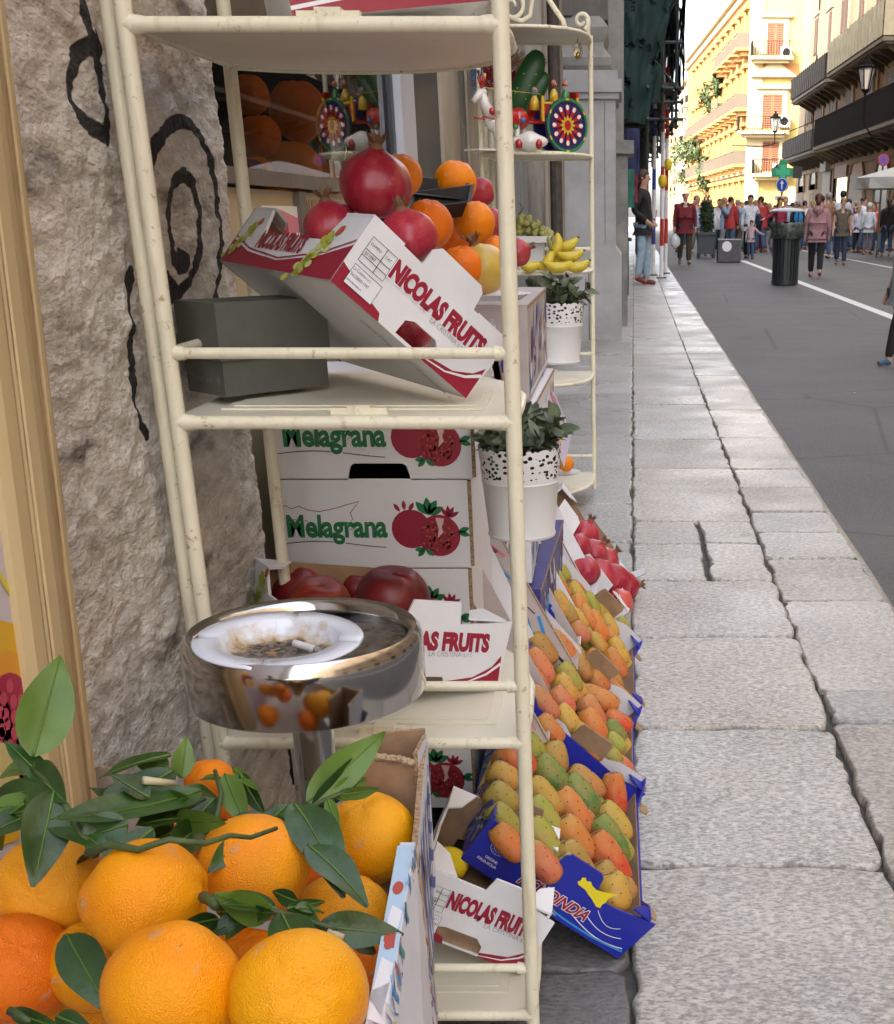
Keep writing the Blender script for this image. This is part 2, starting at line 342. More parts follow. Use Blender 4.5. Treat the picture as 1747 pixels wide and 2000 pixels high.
# ------------------------------------------------------------------ rough stone wall with graffiti
WX=-.535
def wpt(x,y): p=atX(x,y,WX); return (p.y,p.z)
strokes=[([(345,560),(318,520),(296,440),(290,350),(300,285),(322,250),(345,237),(368,245),(392,280),(410,335),(422,400),(430,470),(428,540),(422,600)],.0078),
 ([(352,520),(340,500),(328,440),(330,385),(342,350),(358,342),(374,360),(388,410),(390,470),(380,530),(366,560),(348,576),(325,578),(300,570)],.0082),
 ([(352,520),(365,512),(350,500)],.009),
 ([(150,-40),(162,30),(168,70),(182,90),(160,92),(142,125),(132,170),(138,215),(165,240),(200,262)],.0085),([(172,80),(190,120),(196,180),(204,235),(212,270)],.0075),([(182,70),(192,100)],.006),
 ([(258,530),(254,600),(256,680),(262,740),(276,810),(292,850)],.0062)]
segs=[]
for pts,r in strokes:
    W=[wpt(*p) for p in pts]
    # Catmull-Rom
    for i in range(len(W)-1):
        p0,p1,p2,p3=W[max(i-1,0)],W[i],W[i+1],W[min(i+2,len(W)-1)]; last=p1
        for k in range(1,5):
            t=k/4; q=tuple(.5*(2*p1[c]+(p2[c]-p0[c])*t+(2*p0[c]-5*p1[c]+4*p2[c]-p3[c])*t*t+(3*p1[c]-p0[c]-3*p2[c]+p3[c])*t**3) for c in (0,1))
            segs.append((last,q,r)); last=q
def wall_x(n,L,b,mp,src):
    at=n.new('ShaderNodeAttribute'); at.attribute_name='paint'
    st=n.new('ShaderNodeMapping'); st.inputs['Scale'].default_value=(1,.5,.9); L.new(mp.outputs[0],st.inputs[0]); v=st.outputs[0]
    c=mix(n,L,rng(n,L,noi(n,L,v,7,8,rough=.7),.38,.62),(.70,.665,.605),(.33,.30,.255))
    c=mix(n,L,rng(n,L,noi(n,L,v,70,5,rough=.7),.42,.66,0,.7),c,(.80,.78,.74))
    c=mix(n,L,rng(n,L,noi(n,L,v,3.1,5),.56,.68,0,.55),c,(.33,.20,.105))
    c=mix(n,L,rng(n,L,noi(n,L,v,16,4),.58,.68,0,.8),c,(.10,.08,.065))
    ed=noi(n,L,mp.outputs[0],90,3); s=n.new('ShaderNodeMath'); s.operation='MULTIPLY_ADD'; L.new(ed,s.inputs[0]); s.inputs[1].default_value=.14; L.new(at.outputs['Fac'],s.inputs[2])
    f=rng(n,L,s.outputs[0],.50,.60)
    c=mix(n,L,f,c,(.018,.017,.018))
    return c
WALLM=mat('rough_stone',(.4,.37,.33),.88,stretch=(1,.55,1),bump=1.0,bscale=190,bd=.006,extra=wall_x)
y0,y1,z0,z1,st=.80,1.90,.18,1.62,.0038
nY=int((y1-y0)/st); nZ=int((z1-z0)/st); vs=[];pt=[]
cell={}
for sgm in segs:
    (ay,az),(by,bz),r=sgm
    for iy in range(int((min(ay,by)-.02)*20),int((max(ay,by)+.02)*20)+1):
        for iz in range(int((min(az,bz)-.02)*20),int((max(az,bz)+.02)*20)+1): cell.setdefault((iy,iz),[]).append(sgm)
def pdist(y,z):
    best=0
    for (ay,az),(by,bz),r in cell.get((int(y*20),int(z*20)),()):
        dy,dz=by-ay,bz-az; l=dy*dy+dz*dz or 1e-9; t=max(0,min(1,((y-ay)*dy+(z-az)*dz)/l)); d=math.hypot(y-ay-t*dy,z-az-t*dz)
        best=max(best,1-d/(2.15*r))
    return max(0,best)
nf=noise.fractal; nn1=noise.noise
for i in range(nY+1):
    y=y0+i*st
    for k in range(nZ+1):
        z=z0+k*st
        d=.010*nn1((y*4.2,z*3,1))+.0055*nf((y*8,z*12,4),.75,2.2,5)+.0058*nf((y*26,z*50,9),.8,2.1,4)
        cr=abs(nn1((y*9,z*5,7))); d-=.004*max(0,1-cr*9)
        x=WX+d*.75
        if y>y1-.06: x-=((y-(y1-.06))/.06)**2*.05
        vs.append((x,y,z)); pt.append(pdist(y,z))
m=MB(); m.v=vs; q=nZ+1
m.f=[(i*q+k,(i+1)*q+k,(i+1)*q+k+1,i*q+k+1) for i in range(nY) for k in range(nZ)]; m.m=[0]*len(m.f)
# returns of the wall so it is a solid pier
b0=len(m.v); m.v+=[(-1.1,y0,z0),(-1.1,y0,z1),(-1.1,y1,z1),(-1.1,y1,z0)]
wt=thing('stone_wall','rough weathered grey brown stone wall with black sprayed spiral graffiti','wall',(WX,1.35,0))
me=m.mesh('rough_face',WALLM,True,ORG[wt]); at=me.attributes.new('paint','FLOAT','POINT')
for i,v in enumerate(pt): at.data[i].value=v
obj('rough_face',me,None,wt)
m=MB(); m.box(-1.3,-2,0,WX-.035,y1-.008,1.62); m.box(-1.3,-2,1.62,WX-.01,y1-.02,3.2); m.box(-1.3,-2,0,WX-.004,y0+.01,1.62); m.box(-1.3,y0,-.02,WX-.006,y1-.02,z0+.01); obj('wall_core',m,WALLM,wt)
# ------------------------------------------------------------------ shop window beside the wall
GLASS=mat('window_glass',(.85,.9,.88),.015,trans=1)
g_=GLASS.node_tree; gt=g_.nodes.new('ShaderNodeBsdfTransparent'); gt.inputs[0].default_value=(.93,.96,.95,1); gg=g_.nodes.new('ShaderNodeBsdfGlossy'); gg.inputs['Roughness'].default_value=.01; gf=g_.nodes.new('ShaderNodeFresnel'); gf.inputs[0].default_value=1.5; gx=g_.nodes.new('ShaderNodeMixShader'); g_.links.new(gf.outputs[0],gx.inputs[0]); g_.links.new(gt.outputs[0],gx.inputs[1]); g_.links.new(gg.outputs[0],gx.inputs[2]); g_.links.new(gx.outputs[0],g_.nodes['Material Output'].inputs[0])
GX=-.60
sw=thing('shop_window','glazed fruit juice counter with steel rim beside the stone wall','shop window',(GX,2.7,0))
m=MB(); m.add([(GX,1.93,1.13),(GX,3.6,1.13),(GX,3.6,2.3),(GX,1.93,2.3)],[(0,1,2,3)]); obj('glass_pane',m,GLASS,sw)
m=MB(); m.box(GX-.03,1.93,1.105,GX+.012,3.0,1.128); m.box(GX-.02,1.92,.2,GX+.008,1.955,1.10); m.box(GX-.02,2.50,.2,GX+.008,2.55,1.10); m.box(GX-.02,2.97,.2,GX+.008,3.0,1.10); obj('steel_rim',m,mat('dull_steel',(.30,.29,.28),.35,metal=1,var=.3,vscale=9),sw)
m=MB(); m.box(GX-.04,1.955,.2,GX-.004,2.5,1.10); m.box(GX-.04,2.55,.2,GX-.004,2.97,1.10); obj('counter_panel',m,mat('beige_panel',(.48,.40,.24),.5,var=.1,vscale=5),sw)
m=MB(); m.box(GX-.9,1.92,1.9,GX-.89,5.3,2.6); m.box(GX-.9,1.92,-.1,GX-.88,4.4,1.9); m.box(GX-.9,1.90,-.1,GX-.02,1.925,2.6); m.box(GX-.9,3.0,2.3,GX,4.4,2.34); obj('shop_interior',m,mat('pale_interior',(.34,.36,.33),.8,var=.5,vscale=3),sw)  # inner walls made pale to bounce light onto the oranges
m=MB(); m.box(GX-.03,3.62,0,GX+.03,3.85,2.4,0); obj('aluminium_frame',m,mat('pale_aluminium',(.48,.50,.56),.4,var=.1,vscale=4),sw)
m=MB(); m.box(GX-.03,3.86,0,GX+.02,4.42,2.4); m.box(GX-.02,3.575,1.1,GX+.01,3.618,2.4); obj('dark_frame',m,mat('anthracite_frame',(.025,.028,.035),.4),sw)
# juice notice with glass of juice, and lettering
PAPER=mat('paper',(.72,.70,.64),.6)
PINK=mat('pink_print',(.62,.20,.24),.5); ORP=mat('orange_print',(.75,.22,.03),.5); CRIM=mat('raspberry_print',(.38,.01,.06),.5); PALEY=mat('pale_yellow_print',(.62,.55,.22),.5)
def wallM(x,y,z): return frame((x,y,z),(0,1,0),z=(1,0,0))
for k,(ya,yb) in enumerate(((1.99,2.27),(2.57,2.85))):
    ya,yb=((atX(508,400,GX).y,atX(592,400,GX).y),(atX(648,400,GX).y,atX(700,400,GX).y))[k]; p=thing('juice_poster',('small poster of a pink juice glass on the counter left of the lettering','small poster of an orange juice glass behind the pomegranates')[k],'poster',(GX+.001,ya,.72),'paper posters on the juice counter')
    mm=MB(); mm.box(GX+.0,ya,.74,GX+.002,yb,1.075); obj('paper_sheet',mm,PAPER,p)
    d=Decal(); c=(PINK,ORP)[k]
    d.poly([(.09,.0),(.27,.0),(.27,.31),(.10,.33)],c).poly([(.10,.20),(.16,.2),(.15,.31),(.10,.31)],CRIM if k==0 else YEL,2).poly([(.19,.02),(.25,.02),(.27,.24),(.21,.28)],ORP,2).disc(.035,.28,.012,.02,GRN,2)
    for q in range(4): d.poly([(.17,.25+q*.012),(.24,.25+q*.012),(.24,.254+q*.012),(.17,.254+q*.012)],WHT,3)
    d.items=[([(x*(yb-ya)/.28,y) for x,y in a],b,c_,e_) for a,b,c_,e_ in d.items]; d.make('juice_print',wallM(GX+.0022,ya,.74),p)
m=Decal(); m.text('FRULLATI',0,0,.075,mat('brown_lettering',(.14,.09,.04),.5),1,.001,.62,space=1.05); m.make('counter_lettering',wallM(GX-.0035,atX(596,430,GX).y,atX(596,448,GX).z),sw)
# ------------------------------------------------------------------ stone facade up to the pilaster
GREYST=mat('grey_stone',(.30,.29,.27),.75,var=.45,vscale=3,bump=.4,bscale=45)
DIRTY=mat('streaked_stone',(.34,.32,.28),.8,col2=(.10,.085,.07),vscale=4,bump=.5,bscale=40,stretch=(1,1,.18),vlo=.42,vhi=.62)
PLAST=mat('beige_plaster',(.40,.35,.27),.8,var=.35,vscale=3,bump=.3,bscale=50)
DOORG=mat('grey_painted_shutter',(.20,.215,.225),.55,var=.3,vscale=6,stretch=(1,1,.3))
fa=thing('old_stone_facade','old grey stone house front with doorway beyond the shop window','building',(-.7,7.5,0))
m=MB(); m.box(-.9,4.43,0,-.57,5.3,3.6); m.box(-.9,4.95,0,-.545,5.3,3.6); obj('door_jamb',m,PLAST,fa)
m=MB(); m.box(-.9,4.90,0,-.553,4.945,3.6); m.box(-.9,5.31,0,-.52,5.48,3.6,0); obj('worn_stone_strip',m,DIRTY,fa)
m=MB(); m.box(-.9,5.48,-.0,-.86,6.25,3.4); obj('dark_doorway',m,mat('dark_wood',(.035,.03,.025),.6),fa)
m=MB()
for k in range(7): m.box(-.80,6.25+k*.36,0,-.60+.012*(k%2),6.25+k*.36+.352,3.4)
obj('shutter_panel',m,DOORG,fa)
m=MB(); m.box(-.9,8.8,0,-.50,9.5,3.6); m.box(-.9,10.3,0,-.46,11.0,3.6); m.box(-.9,9.5,0,-.62,10.3,3.6); obj('side_pillar',m,DIRTY,fa)
m=MB(); m.tube([(-.48,10.0,0),(-.48,10.0,3.6)],.045,10); m.tube([(-.47,10.0,.3),(-.47,10.0,.42)],.06,10); obj('drain_pipe',m,mat('rusty_pipe',(.07,.055,.045),.7,var=.5,vscale=20),fa)
m=MB(); m.box(-8,1.9,3.6,-.5,12,24); m.box(-8,-30,3.2,-.56,1.9,24); obj('upper_wall',m,PLAST,fa)
m=MB(); m.box(-1.3,4.43,0,-.9,12,3.6); obj('rear_wall',m,DARK,fa)
# pilaster on its pedestal
pl=thing('stone_pilaster','massive grey stone pilaster with moulded base on tall marble pedestal','pilaster',(-.3,12.2,0))
Yp=12.0
def pxX(x,y=400): return atY(x,y,Yp).x
ped=mat('grey_marble',(.42,.42,.42),.5,var=.3,vscale=2.5,bump=.15,bscale=30)
m=MB(); m.box(-.9,Yp,.80,-.055,Yp+1.0,1.98); m.box(-.9,Yp-.0,0,.0,Yp+1.1,.72); obj('pedestal',m,ped,pl)
m=MB(); m.v=[];
m.add([(-.9,Yp,.72),(0,Yp,.72),(0,Yp+1.1,.72),(-.9,Yp+1.1,.72),(-.9,Yp+.0,.80),(-.055,Yp+.0,.80),(-.055,Yp+1.0,.80),(-.9,Yp+1.0,.80)],[(0,1,5,4),(1,2,6,5),(2,3,7,6),(4,5,6,7)]); obj('plinth_chamfer',m,ped,pl)
m=MB()
for z0_,z1_,e in ((1.98,2.03,.03),(2.03,2.13,.055),(2.13,2.2,.02)): m.box(-.9,Yp-e,z0_,-.055+e,Yp+1+e,z1_)
obj('pedestal_cornice',m,ped,pl)
m=MB()
prof=[(2.2,.0),(2.24,.03),(2.30,.035),(2.34,.0),(2.38,-.03),(2.42,-.035),(2.48,.0),(2.53,.005),(2.58,-.03),(2.62,-.07)]
vs=[]
for z,e in prof: vs+=[(-.9,Yp-e+.06,z),(-.12+e,Yp-e+.06,z),(-.12+e,Yp+1,z)]
m.add(vs,[(3*i+j,3*i+j+1,3*i+3+j+1,3*i+3+j) for i in range(len(prof)-1) for j in (0,1)]); m.add([vs[-3],vs[-2],vs[-1],(-.9,Yp+1,2.62)],[(0,1,2,3)]); obj('moulded_base',m,GREYST,pl,True,30)
m=MB(); m.box(-.9,Yp+.14,2.62,-.19,Yp+1,6); m.box(-.9,Yp+.10,2.62,-.42,Yp+.135,6); m.box(-.19,Yp+.35,2.62,-.12,Yp+.9,6); obj('shaft',m,mat('dark_weathered_stone',(.16,.15,.135),.8,var=.4,vscale=4,bump=.3,bscale=40),pl)
m=MB(); m.box(-.48,Yp-.003,0,-.474,Yp-.0005,.70); m.box(-.30,Yp-.003,0,-.294,Yp-.0005,.70); m.box(-.15,Yp-.003,.82,-.146,Yp-.0005,1.96); obj('joint_lines',m,mat('dark_joint',(.06,.055,.05),.9),pl)
# second, thinner pedestal just behind
m=MB(); m.box(-.3,13.6,0,.06,14.4,1.62); m.box(-.3,13.55,1.62,.12,14.5,1.74); m.box(-.3,13.7,1.74,.02,14.3,5); tag(obj('stone_pier',m,GREYST),'grey stone pier with small cornice behind the big pilaster','pier')
m=MB(); m.box(-8,12.9,3.6,-.5,22.8,22); m.box(-8,13.1,0,-.5,22.8,3.6); tag(obj('corner_house',m,DIRTY),'dark weathered house front between the pilaster and the scaffolding','building')
# ------------------------------------------------------------------ scaffolding
sc=thing('scaffolding','dark steel scaffolding wrapped in torn green netting above the pavement','scaffolding',(.3,23,0))
POLE=mat('scaffold_tube',(.035,.05,.045),.5,var=.4,vscale=8)
m=MB()
sx=[-.45,.02,.42,.66,.88]; sy=[22.6,24.4,26.6,29,31.5,34,37,40]
for X in sx:
    for y in sy:
        zb=2.35 if X>.5 else 0; m.tube([(X,y,zb),(X,y,9)],.027,6)
for X in sx:
    for z in (2.5,2.95,4.3,5.9,7.5): m.tube([(X,22.3,z),(X,40.3,z)],.025,6)
for y in sy:
    for z in (2.5,2.75,2.95,3.6,4.3,5.1,5.9,7.5): m.tube([(-.6,y,z),(1.0,y,z)],.025,6)
for y in sy[:3]:
    m.tube([(-.4,y,2.5),(.95,y,4.3)],.022,6); m.tube([(-.4,y,4.3),(.95,y,2.9)],.022,6)
for y in sy[:4]:
    for X in sx[2:]:
        for z in (2.5,2.95,4.3): m.ball((X,y,z),.05,8,5)
obj('tube_frame',m,POLE,sc,True,40)
m=MB()
for z in (2.98,4.33,5.93): m.box(-.5,22.7,z,.85,40,z+.05)
for k in range(7): m.box(1.0,22.4+k*.4,5.0+.0*k,1.45,22.6+k*.4,5.03)
obj('plank_deck',m,mat('old_planks',(.14,.10,.06),.8,var=.4,vscale=6),sc)
def net_x(n,L,b,mp,src):
    f=rng(n,L,noi(n,L,mp.outputs[0],2.2,5),.56,.60); g=rng(n,L,vor(n,L,mp.outputs[0],24),.0,.2,.0,1)
    tr=n.new('ShaderNodeBsdfTransparent'); ms=n.new('ShaderNodeMixShader'); L.new(f,ms.inputs[0]); L.new(b.outputs[0],ms.inputs[1]); L.new(tr.outputs[0],ms.inputs[2]); L.new(ms.outputs[0],n['Material Output'].inputs[0])
    return mix(n,L,noi(n,L,mp.outputs[0],3,4),(.002,.014,.012),(.010,.045,.036))
NET=mat('green_net',(.01,.09,.06),.8,extra=net_x)
m=MB()
def sheet(A,B,Cc,D,nu=14,nv=18,amp=.06,seed=0):
    vs=[];A,B,Cc,D=map(V,(A,B,Cc,D)); nr=(B-A).cross(D-A).normalized()
    for i in range(nu+1):
        for k in range(nv+1):
            p=A.lerp(B,i/nu).lerp(D.lerp(Cc,i/nu),k/nv); vs.append(p+nr*amp*noise.noise(V((i*.6,k*.35,seed))))
    return vs,[(i*(nv+1)+k,(i+1)*(nv+1)+k,(i+1)*(nv+1)+k+1,i*(nv+1)+k+1) for i in range(nu) for k in range(nv)]
m.add(*sheet((-.5,22.5,2.6),(.62,22.5,2.75),(.98,22.5,9),(-.5,22.5,9),seed=1)); m.add(*sheet((1.0,22.5,3.0),(1.0,40,3.0),(1.0,40,9),(1.0,22.5,9),seed=5,amp=.1)); m.add(*sheet((.0,22.45,2.5),(.4,22.45,2.4),(.9,22.45,4.6),(.1,22.45,5.0),seed=8,amp=.15))
obj('green_netting',m,NET,sc,True)
# shop fronts under the scaffolding
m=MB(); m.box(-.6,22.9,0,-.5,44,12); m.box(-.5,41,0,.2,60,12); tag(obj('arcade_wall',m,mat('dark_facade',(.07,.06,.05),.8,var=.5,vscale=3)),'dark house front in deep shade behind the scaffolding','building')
# striped safety posts at the kerb
rw=[(.72,24.2,3.6,0),(.86,26.2,3.6,0),(.60,25.4,3.4,1)]
for k,(X,y,h,c) in enumerate(rw):
    t=thing('safety_post',('red and white striped scaffold post nearest the kerb edge','red and white striped scaffold post standing farther back','blue and white scaffold post beside the waiting man')[k],'post',(X,y,0),'striped scaffold posts at the kerb')
    m=MB(); col=[mat('red_tape',(.45,.03,.02),.5),mat('blue_tape',(.03,.06,.3),.5)][c]
    z=0; i=0
    while z<h:
        dz=(.55,.45,.5,.35)[i%4]; m.tube([(X,y,z),(X,y,min(h,z+dz))],.036,8,i%2); z+=dz; i+=1
    obj('striped_tube',m,[WHT,col],t,True,40)
    m=MB(); m.box(X-.09,y-.09,0,X+.09,y+.09,.02); obj('foot_plate',m,POLE,t)
    if k<2:
        zz=(1.62,1.95)[k]; m=MB(); m.lathe([(0,-.1),(.05,-.1),(.075,-.04),(.078,.04),(.05,.09),(0,.1)],12,M=Matrix.Translation((X+(.0,.02)[k],y-.05,zz))); obj('warning_lamp',m,mat('yellow_lamp',(.72,.55,.02),.4),t,True)
m=MB(); m.add(*sheet((.42,26,1.1),(.62,26.1,1.1),(.40,26,.05),(.30,26.1,.05),8,8,.05,3)); m.add(*sheet((.43,26.4,1.1),(.7,26.5,1.15),(.5,26.4,.05),(.42,26.5,.05),8,8,.05,4)); tag(obj('orange_mesh_fence',m,mat('orange_mesh',(.6,.09,.03),.6),None,True),'folded orange safety mesh hanging by the scaffold posts','fence')
# goods hung out at the little shop behind the pilaster
for k,(x0_,x1_,ya,yb,cc,lb) in enumerate(((1203,1240,330,405,(.03,.16,.12),'green striped cloth bag hung outside the shop by the pilaster'),(1222,1250,250,340,(.02,.03,.09),'navy cloth hung above the green bag by the pilaster'),(1196,1228,285,325,(.25,.35,.42),'pale blue printed cloth hung high by the pilaster'),(1228,1246,335,395,(.25,.02,.06),'crimson scarf hanging beside the waiting man'))):
    A=atY(x0_,yb,19+k*.3);B=atY(x1_,yb,19+k*.3);Cc=atY(x1_,ya,19+k*.3);D=atY(x0_,ya,19+k*.3)
    m=MB(); a,f=sheet(A,B,Cc,D,8,8,.07,k*3); m.add(a,f); m.add([V(p)+V((0,.02,0)) for p in a],[tuple(reversed(q)) for q in f])
    tag(obj('hanging_cloth',m,mat('cloth_%d'%k,cc,.8,var=.4,vscale=9),None,True),lb,'cloth','cloths hung outside the small shop')
m=MB(); m.box(-.35,19,.0,.10,19.5,.73); m.box(-.40,18.9,.72,.14,19.6,.76); tag(obj('shop_table',m,mat('dark_green_table',(.03,.035,.03),.6)),'dark display table at the kerb side of the small shop','table')
# ================================================================== RIGHT-HAND BUILDING (balconies)
TAN=mat('tan_stucco',(.36,.26,.165),.85,var=.35,vscale=.5,bump=.3,bscale=6)
TAN2=mat('pale_stone_trim',(.36,.29,.20),.8,var=.25,vscale=1.2)
SHUT=mat('brown_shutter',(.17,.10,.065),.6,var=.25,vscale=2); SLAT=mat('shutter_gap',(.05,.03,.02),.8)
IRON=mat('wrought_iron',(.011,.009,.008),.85,spec=.1); GLAS=mat('dark_pane',(.03,.035,.04),.12)
BALC=mat('balcony_slab',(.16,.13,.09),.85,var=.3,vscale=2)
MESHG=mat('balcony_screen',(.055,.044,.034),.8,var=.3,vscale=3); MESHB=mat('beige_screen',(.36,.33,.23),.8,var=.25,vscale=2)
XR=13.
def RY(x): return atX(x,400,XR).y
def RZ(x,y): return atX(x,y,XR).z
def shutter_win(parent,X,y0,y1,z0,z1,sgn=-1,door=False,trimm=TAN2,sh=SHUT,lit=None):
    """window on a facade facing -X; y along the street"""
    m=MB(); t=.16
    m.box(X-.09,y0-t,z0-(.0 if door else t),X+.02,y0,z1+t); m.box(X-.09,y1,z0-(.0 if door else t),X+.02,y1+t,z1+t); m.box(X-.16,y0-t-.08,z1+t,X+.02,y1+t+.08,z1+t+.14); m.box(X-.09,y0,z1,X+.02,y1,z1+t)
    w_=obj('window',m,trimm,parent)
    m=MB(); c=(y0+y1)/2
    for a,b in ((y0,c-.02),(c+.02,y1)):
        m.box(X-.03,a,z0,X+.02,b,z1,1)
        nn=max(6,int((z1-z0)/.12))
        for k in range(nn):
            z=lin(z0,z1,(k+.15)/nn); m.box(X-.07,a+.05,z,X-.03,b-.05,z+(z1-z0)/nn*.62,0)
        m.box(X-.08,a,z0,X-.03,a+.06,z1); m.box(X-.08,b-.06,z0,X-.03,b,z1)
    obj('shutter',m,[sh,SLAT],w_)
    return w_
def railing(m,p0,p1,z0,h,step=.13,r=.016,mi=0):
    a=V((*p0,0));b=V((*p1,0)); l=(b-a).length; n=max(2,int(l/step))
    for k in range(n+1):
        p=a.lerp(b,k/n); m.box(p.x-r,p.y-r,z0,p.x+r,p.y+r,z0+h,mi)
    for z in (z0+.05,z0+h): m.tube([(a.x,a.y,z),(b.x,b.y,z)],r*1.7,5,mi)
rb=thing('balcony_house','tan stucco house in shade on the right with two long iron balconies','building',(16,60,0))
YR0,YR1=38.,RY(1563)+3
m=MB(); m.box(XR,YR0,0,XR+10,YR1,24); m.box(XR-.12,YR0,3.5+.2,XR,YR1,3.95); m.box(XR-.06,YR0,0,XR,YR1,.9)
obj('wall',m,TAN,rb)
m=MB()
for x in (1566,1600,1655,1700,1747):
    y=RY(x); m.box(XR-.10,y-.25,4.2,XR+.01,y+.25,24)
obj('pilaster_strip',m,TAN2,rb)
# windows : (xpx left, xpx right, ytop, ybot)
def W(xl,xr,yt,yb,**k):
    ya,yb_=RY(xr),RY(xl); xm=(xl+xr)/2
    return shutter_win(rb,XR,ya,yb_,RZ(xm,yb),RZ(xm,yt),**k)
for q in ((1576,1583,55,118),(1598,1608,45,108),(1624,1637,20,85),(1656,1667,-40,65),(1688,1702,-60,50),(1731,1750,-70,78)): W(*q)
for q in ((1571,1578,205,244),(1586,1596,190,240),(1612,1624,185,232),(1643,1656,178,228),(1679,1692,162,225),(1718,1734,146,235)): W(*q)
# upper balcony, lower balcony
def balcony(parent,y0,y1,z,dep,screen,hh=1.0,rail=.13,X=XR,nm='balcony'):
    m=MB(); m.box(X-dep,y0,z-.16,X,y1,z); m.box(X-dep+.12,y0+.1,z-.26,X,y1-.1,z-.16)
    k=y0+.4
    while k<y1-.2: m.prism([(0,0),(-dep*.8,0),(-dep*.7,-.14),(-.15,-.55),(0,-.7)],frame((X,k,z-.26),(1,0,0),(0,0,1)),.16); k+=1.9
    b=obj(nm,m,BALC,parent); m=MB()
    railing(m,(X-dep+.05,y0+.04),(X-dep+.05,y1-.04),z,hh,rail); railing(m,(X-dep+.05,y0+.04),(X,y0+.04),z,hh,rail); railing(m,(X-dep+.05,y1-.04),(X,y1-.04),z,hh,rail)
    obj('railing',m,IRON,b)
    if screen:
        m=MB(); m.box(X-dep-.04,y0+.06,z+.06,X-dep-.02,y1-.06,z+hh-.05); m.box(X-dep+.01,y0-.03,z+.06,X-.02,y0-.01,z+hh-.05)
        q_=y0+.3
        while q_<y1: m.box(X-dep-.08,q_,z+.02,X-dep-.045,q_+.05,z+hh,0); q_+=.9
        obj('screen',m,screen,b)
    return b
DU=1.3
yb=lambda x:atX(x,300,XR-DU).y
zU=atX(1709,89,XR-DU).z+.16; zL=atX(1690,262,XR-DU).z+.16
balcony(rb,yb(1604),yb(1541),zU-.15,DU,MESHG,1.35); balcony(rb,yb(1709),yb(1608),zU,DU,MESHB,1.55)
balcony(rb,yb(1592)-.0,yb(1535),zL-.1,DU+.2,MESHG,1.15); balcony(rb,YR0+.5,yb(1594),zL,DU+.2,None,1.45,.11)
# ground floor
def arch_opening(parent,X,ya,yb_,z0,z1,m1,m2,nm='doorway'):
    m=MB(); r=(yb_-ya)/2; cy=(ya+yb_)/2; pts=[(ya,z0),(yb_,z0),(yb_,z1-r)]+[(cy+r*math.cos(math.pi*i/10),z1-r+r*math.sin(math.pi*i/10)) for i in range(1,10)]+[(ya,z1-r)]
    M=frame((X-.05,0,0),(0,-1,0),z=(-1,0,0)); m.prism([(-y,z) for y,z in pts][::-1] ,M,.04,(0,0,0))
    o=obj(nm,m,m1,parent); pts2=[(cy+(r+.16)*math.cos(math.pi*i/10),z1-r+(r+.16)*math.sin(math.pi*i/10)) for i in range(0,11)]
    m=MB(); m.tube([(X-.06,y,z) for y,z in [(yb_+.16,z0)]+pts2+[(ya-.16,z0)]],.09,5); obj('door_surround',m,m2,o); return o
PINKW=mat('pale_pink_blind',(.50,.34,.26),.7); ROLL=mat('roller_shutter',(.36,.33,.28),.6)
for xl,xr,yt,yb2 in ((1560,1571,328,362),(1582,1594,327,362)): arch_opening(rb,XR,RY(xr),RY(xl),RZ(1575,yb2),RZ(1575,yt),GLAS,TAN2,'arched_window')
arch_opening(rb,XR,RY(1689),RY(1657),.3,RZ(1673,306),PINKW,TAN2); arch_opening(rb,XR,RY(1735),RY(1708),.3,RZ(1722,302),GLAS,TAN2)
m=MB()
for xl,xr,yt in ((1558,1569,377),(1581,1588,377)): m.box(XR-.03,RY(xr),0,XR+.02,RY(xl),RZ(xl,yt))
obj('small_door',m,SHUT,rb)
for xl,xr,yt,zb in ((1607,1622,330,.0),(1661,1686,350,.0)):
    z=zb; m=MB()
    while z<RZ(xl,yt): m.box(XR-.085-.0,RY(xr),z,XR-.06,RY(xl),z+.21); m.box(XR-.10,RY(xr),z,XR-.086,RY(xl),z+.12); z+=.21
    obj('roller_shutter',m,ROLL,rb)
m=MB(); m.box(XR-.14,RY(1654),RZ(1642,347),XR,RY(1631),RZ(1642,323)); obj('shop_sign',m,mat('brown_sign',(.26,.15,.09),.6),rb)
m=MB(); m.box(XR-.02,RY(1652),.2,XR+.01,RY(1634),RZ(1642,348)); obj('lit_doorway',m,mat('lit_interior',(.7,.6,.35),.6,emit=(1,.82,.5),es=.55),rb)
m=MB(); m.box(XR-.4,RY(1621),RZ(1615,336),XR,RY(1610),RZ(1615,314)); obj('air_conditioner',m,mat('ac_grey',(.35,.35,.33),.6),rb)
m=MB(); m.tube([(XR-.08,RY(1630),0),(XR-.08,RY(1630),4)],.07,6); m.tube([(XR-.08,RY(1583),4.6),(XR-.08,RY(1583),24)],.05,6); obj('drain_pipe',m,IRON,rb)
# ------------------------------------------------------------------ YELLOW CORNER BUILDING
OCH=mat('orange_ochre_stucco',(.40,.19,.06),.85,var=.25,vscale=.25); YELW=mat('yellow_stucco',(.52,.37,.12),.85,var=.1,vscale=.3); CRM=mat('cream_trim',(.52,.42,.24),.8)
SHR=mat('reddish_shutter',(.27,.11,.06),.6); SHRG=mat('reddish_gap',(.12,.04,.02),.8)
d=V((-.04,1,0)).normalized(); e=V((1,.04,0)).normalized(); P0=V((11.,119,0))
MF=frame(P0,e,(0,0,1))          # camera-facing front: x right, y up, z toward the camera
ML=frame(P0,d,(0,0,1)); ML=frame(P0,-d,(0,0,1))   # street side: x toward camera
yt=thing('yellow_corner_building','sunlit yellow and orange corner building with reddish shutters closing the street','building',tuple(P0))
def fpt(x,y):
    r=ray(x,y); nrm=MF.to_3x3()@V((0,0,1)); t=(P0-CAM).dot(nrm)/r.dot(nrm); q=CAM+r*t-P0; return q.dot(e),q.z
TOPZ=19.0
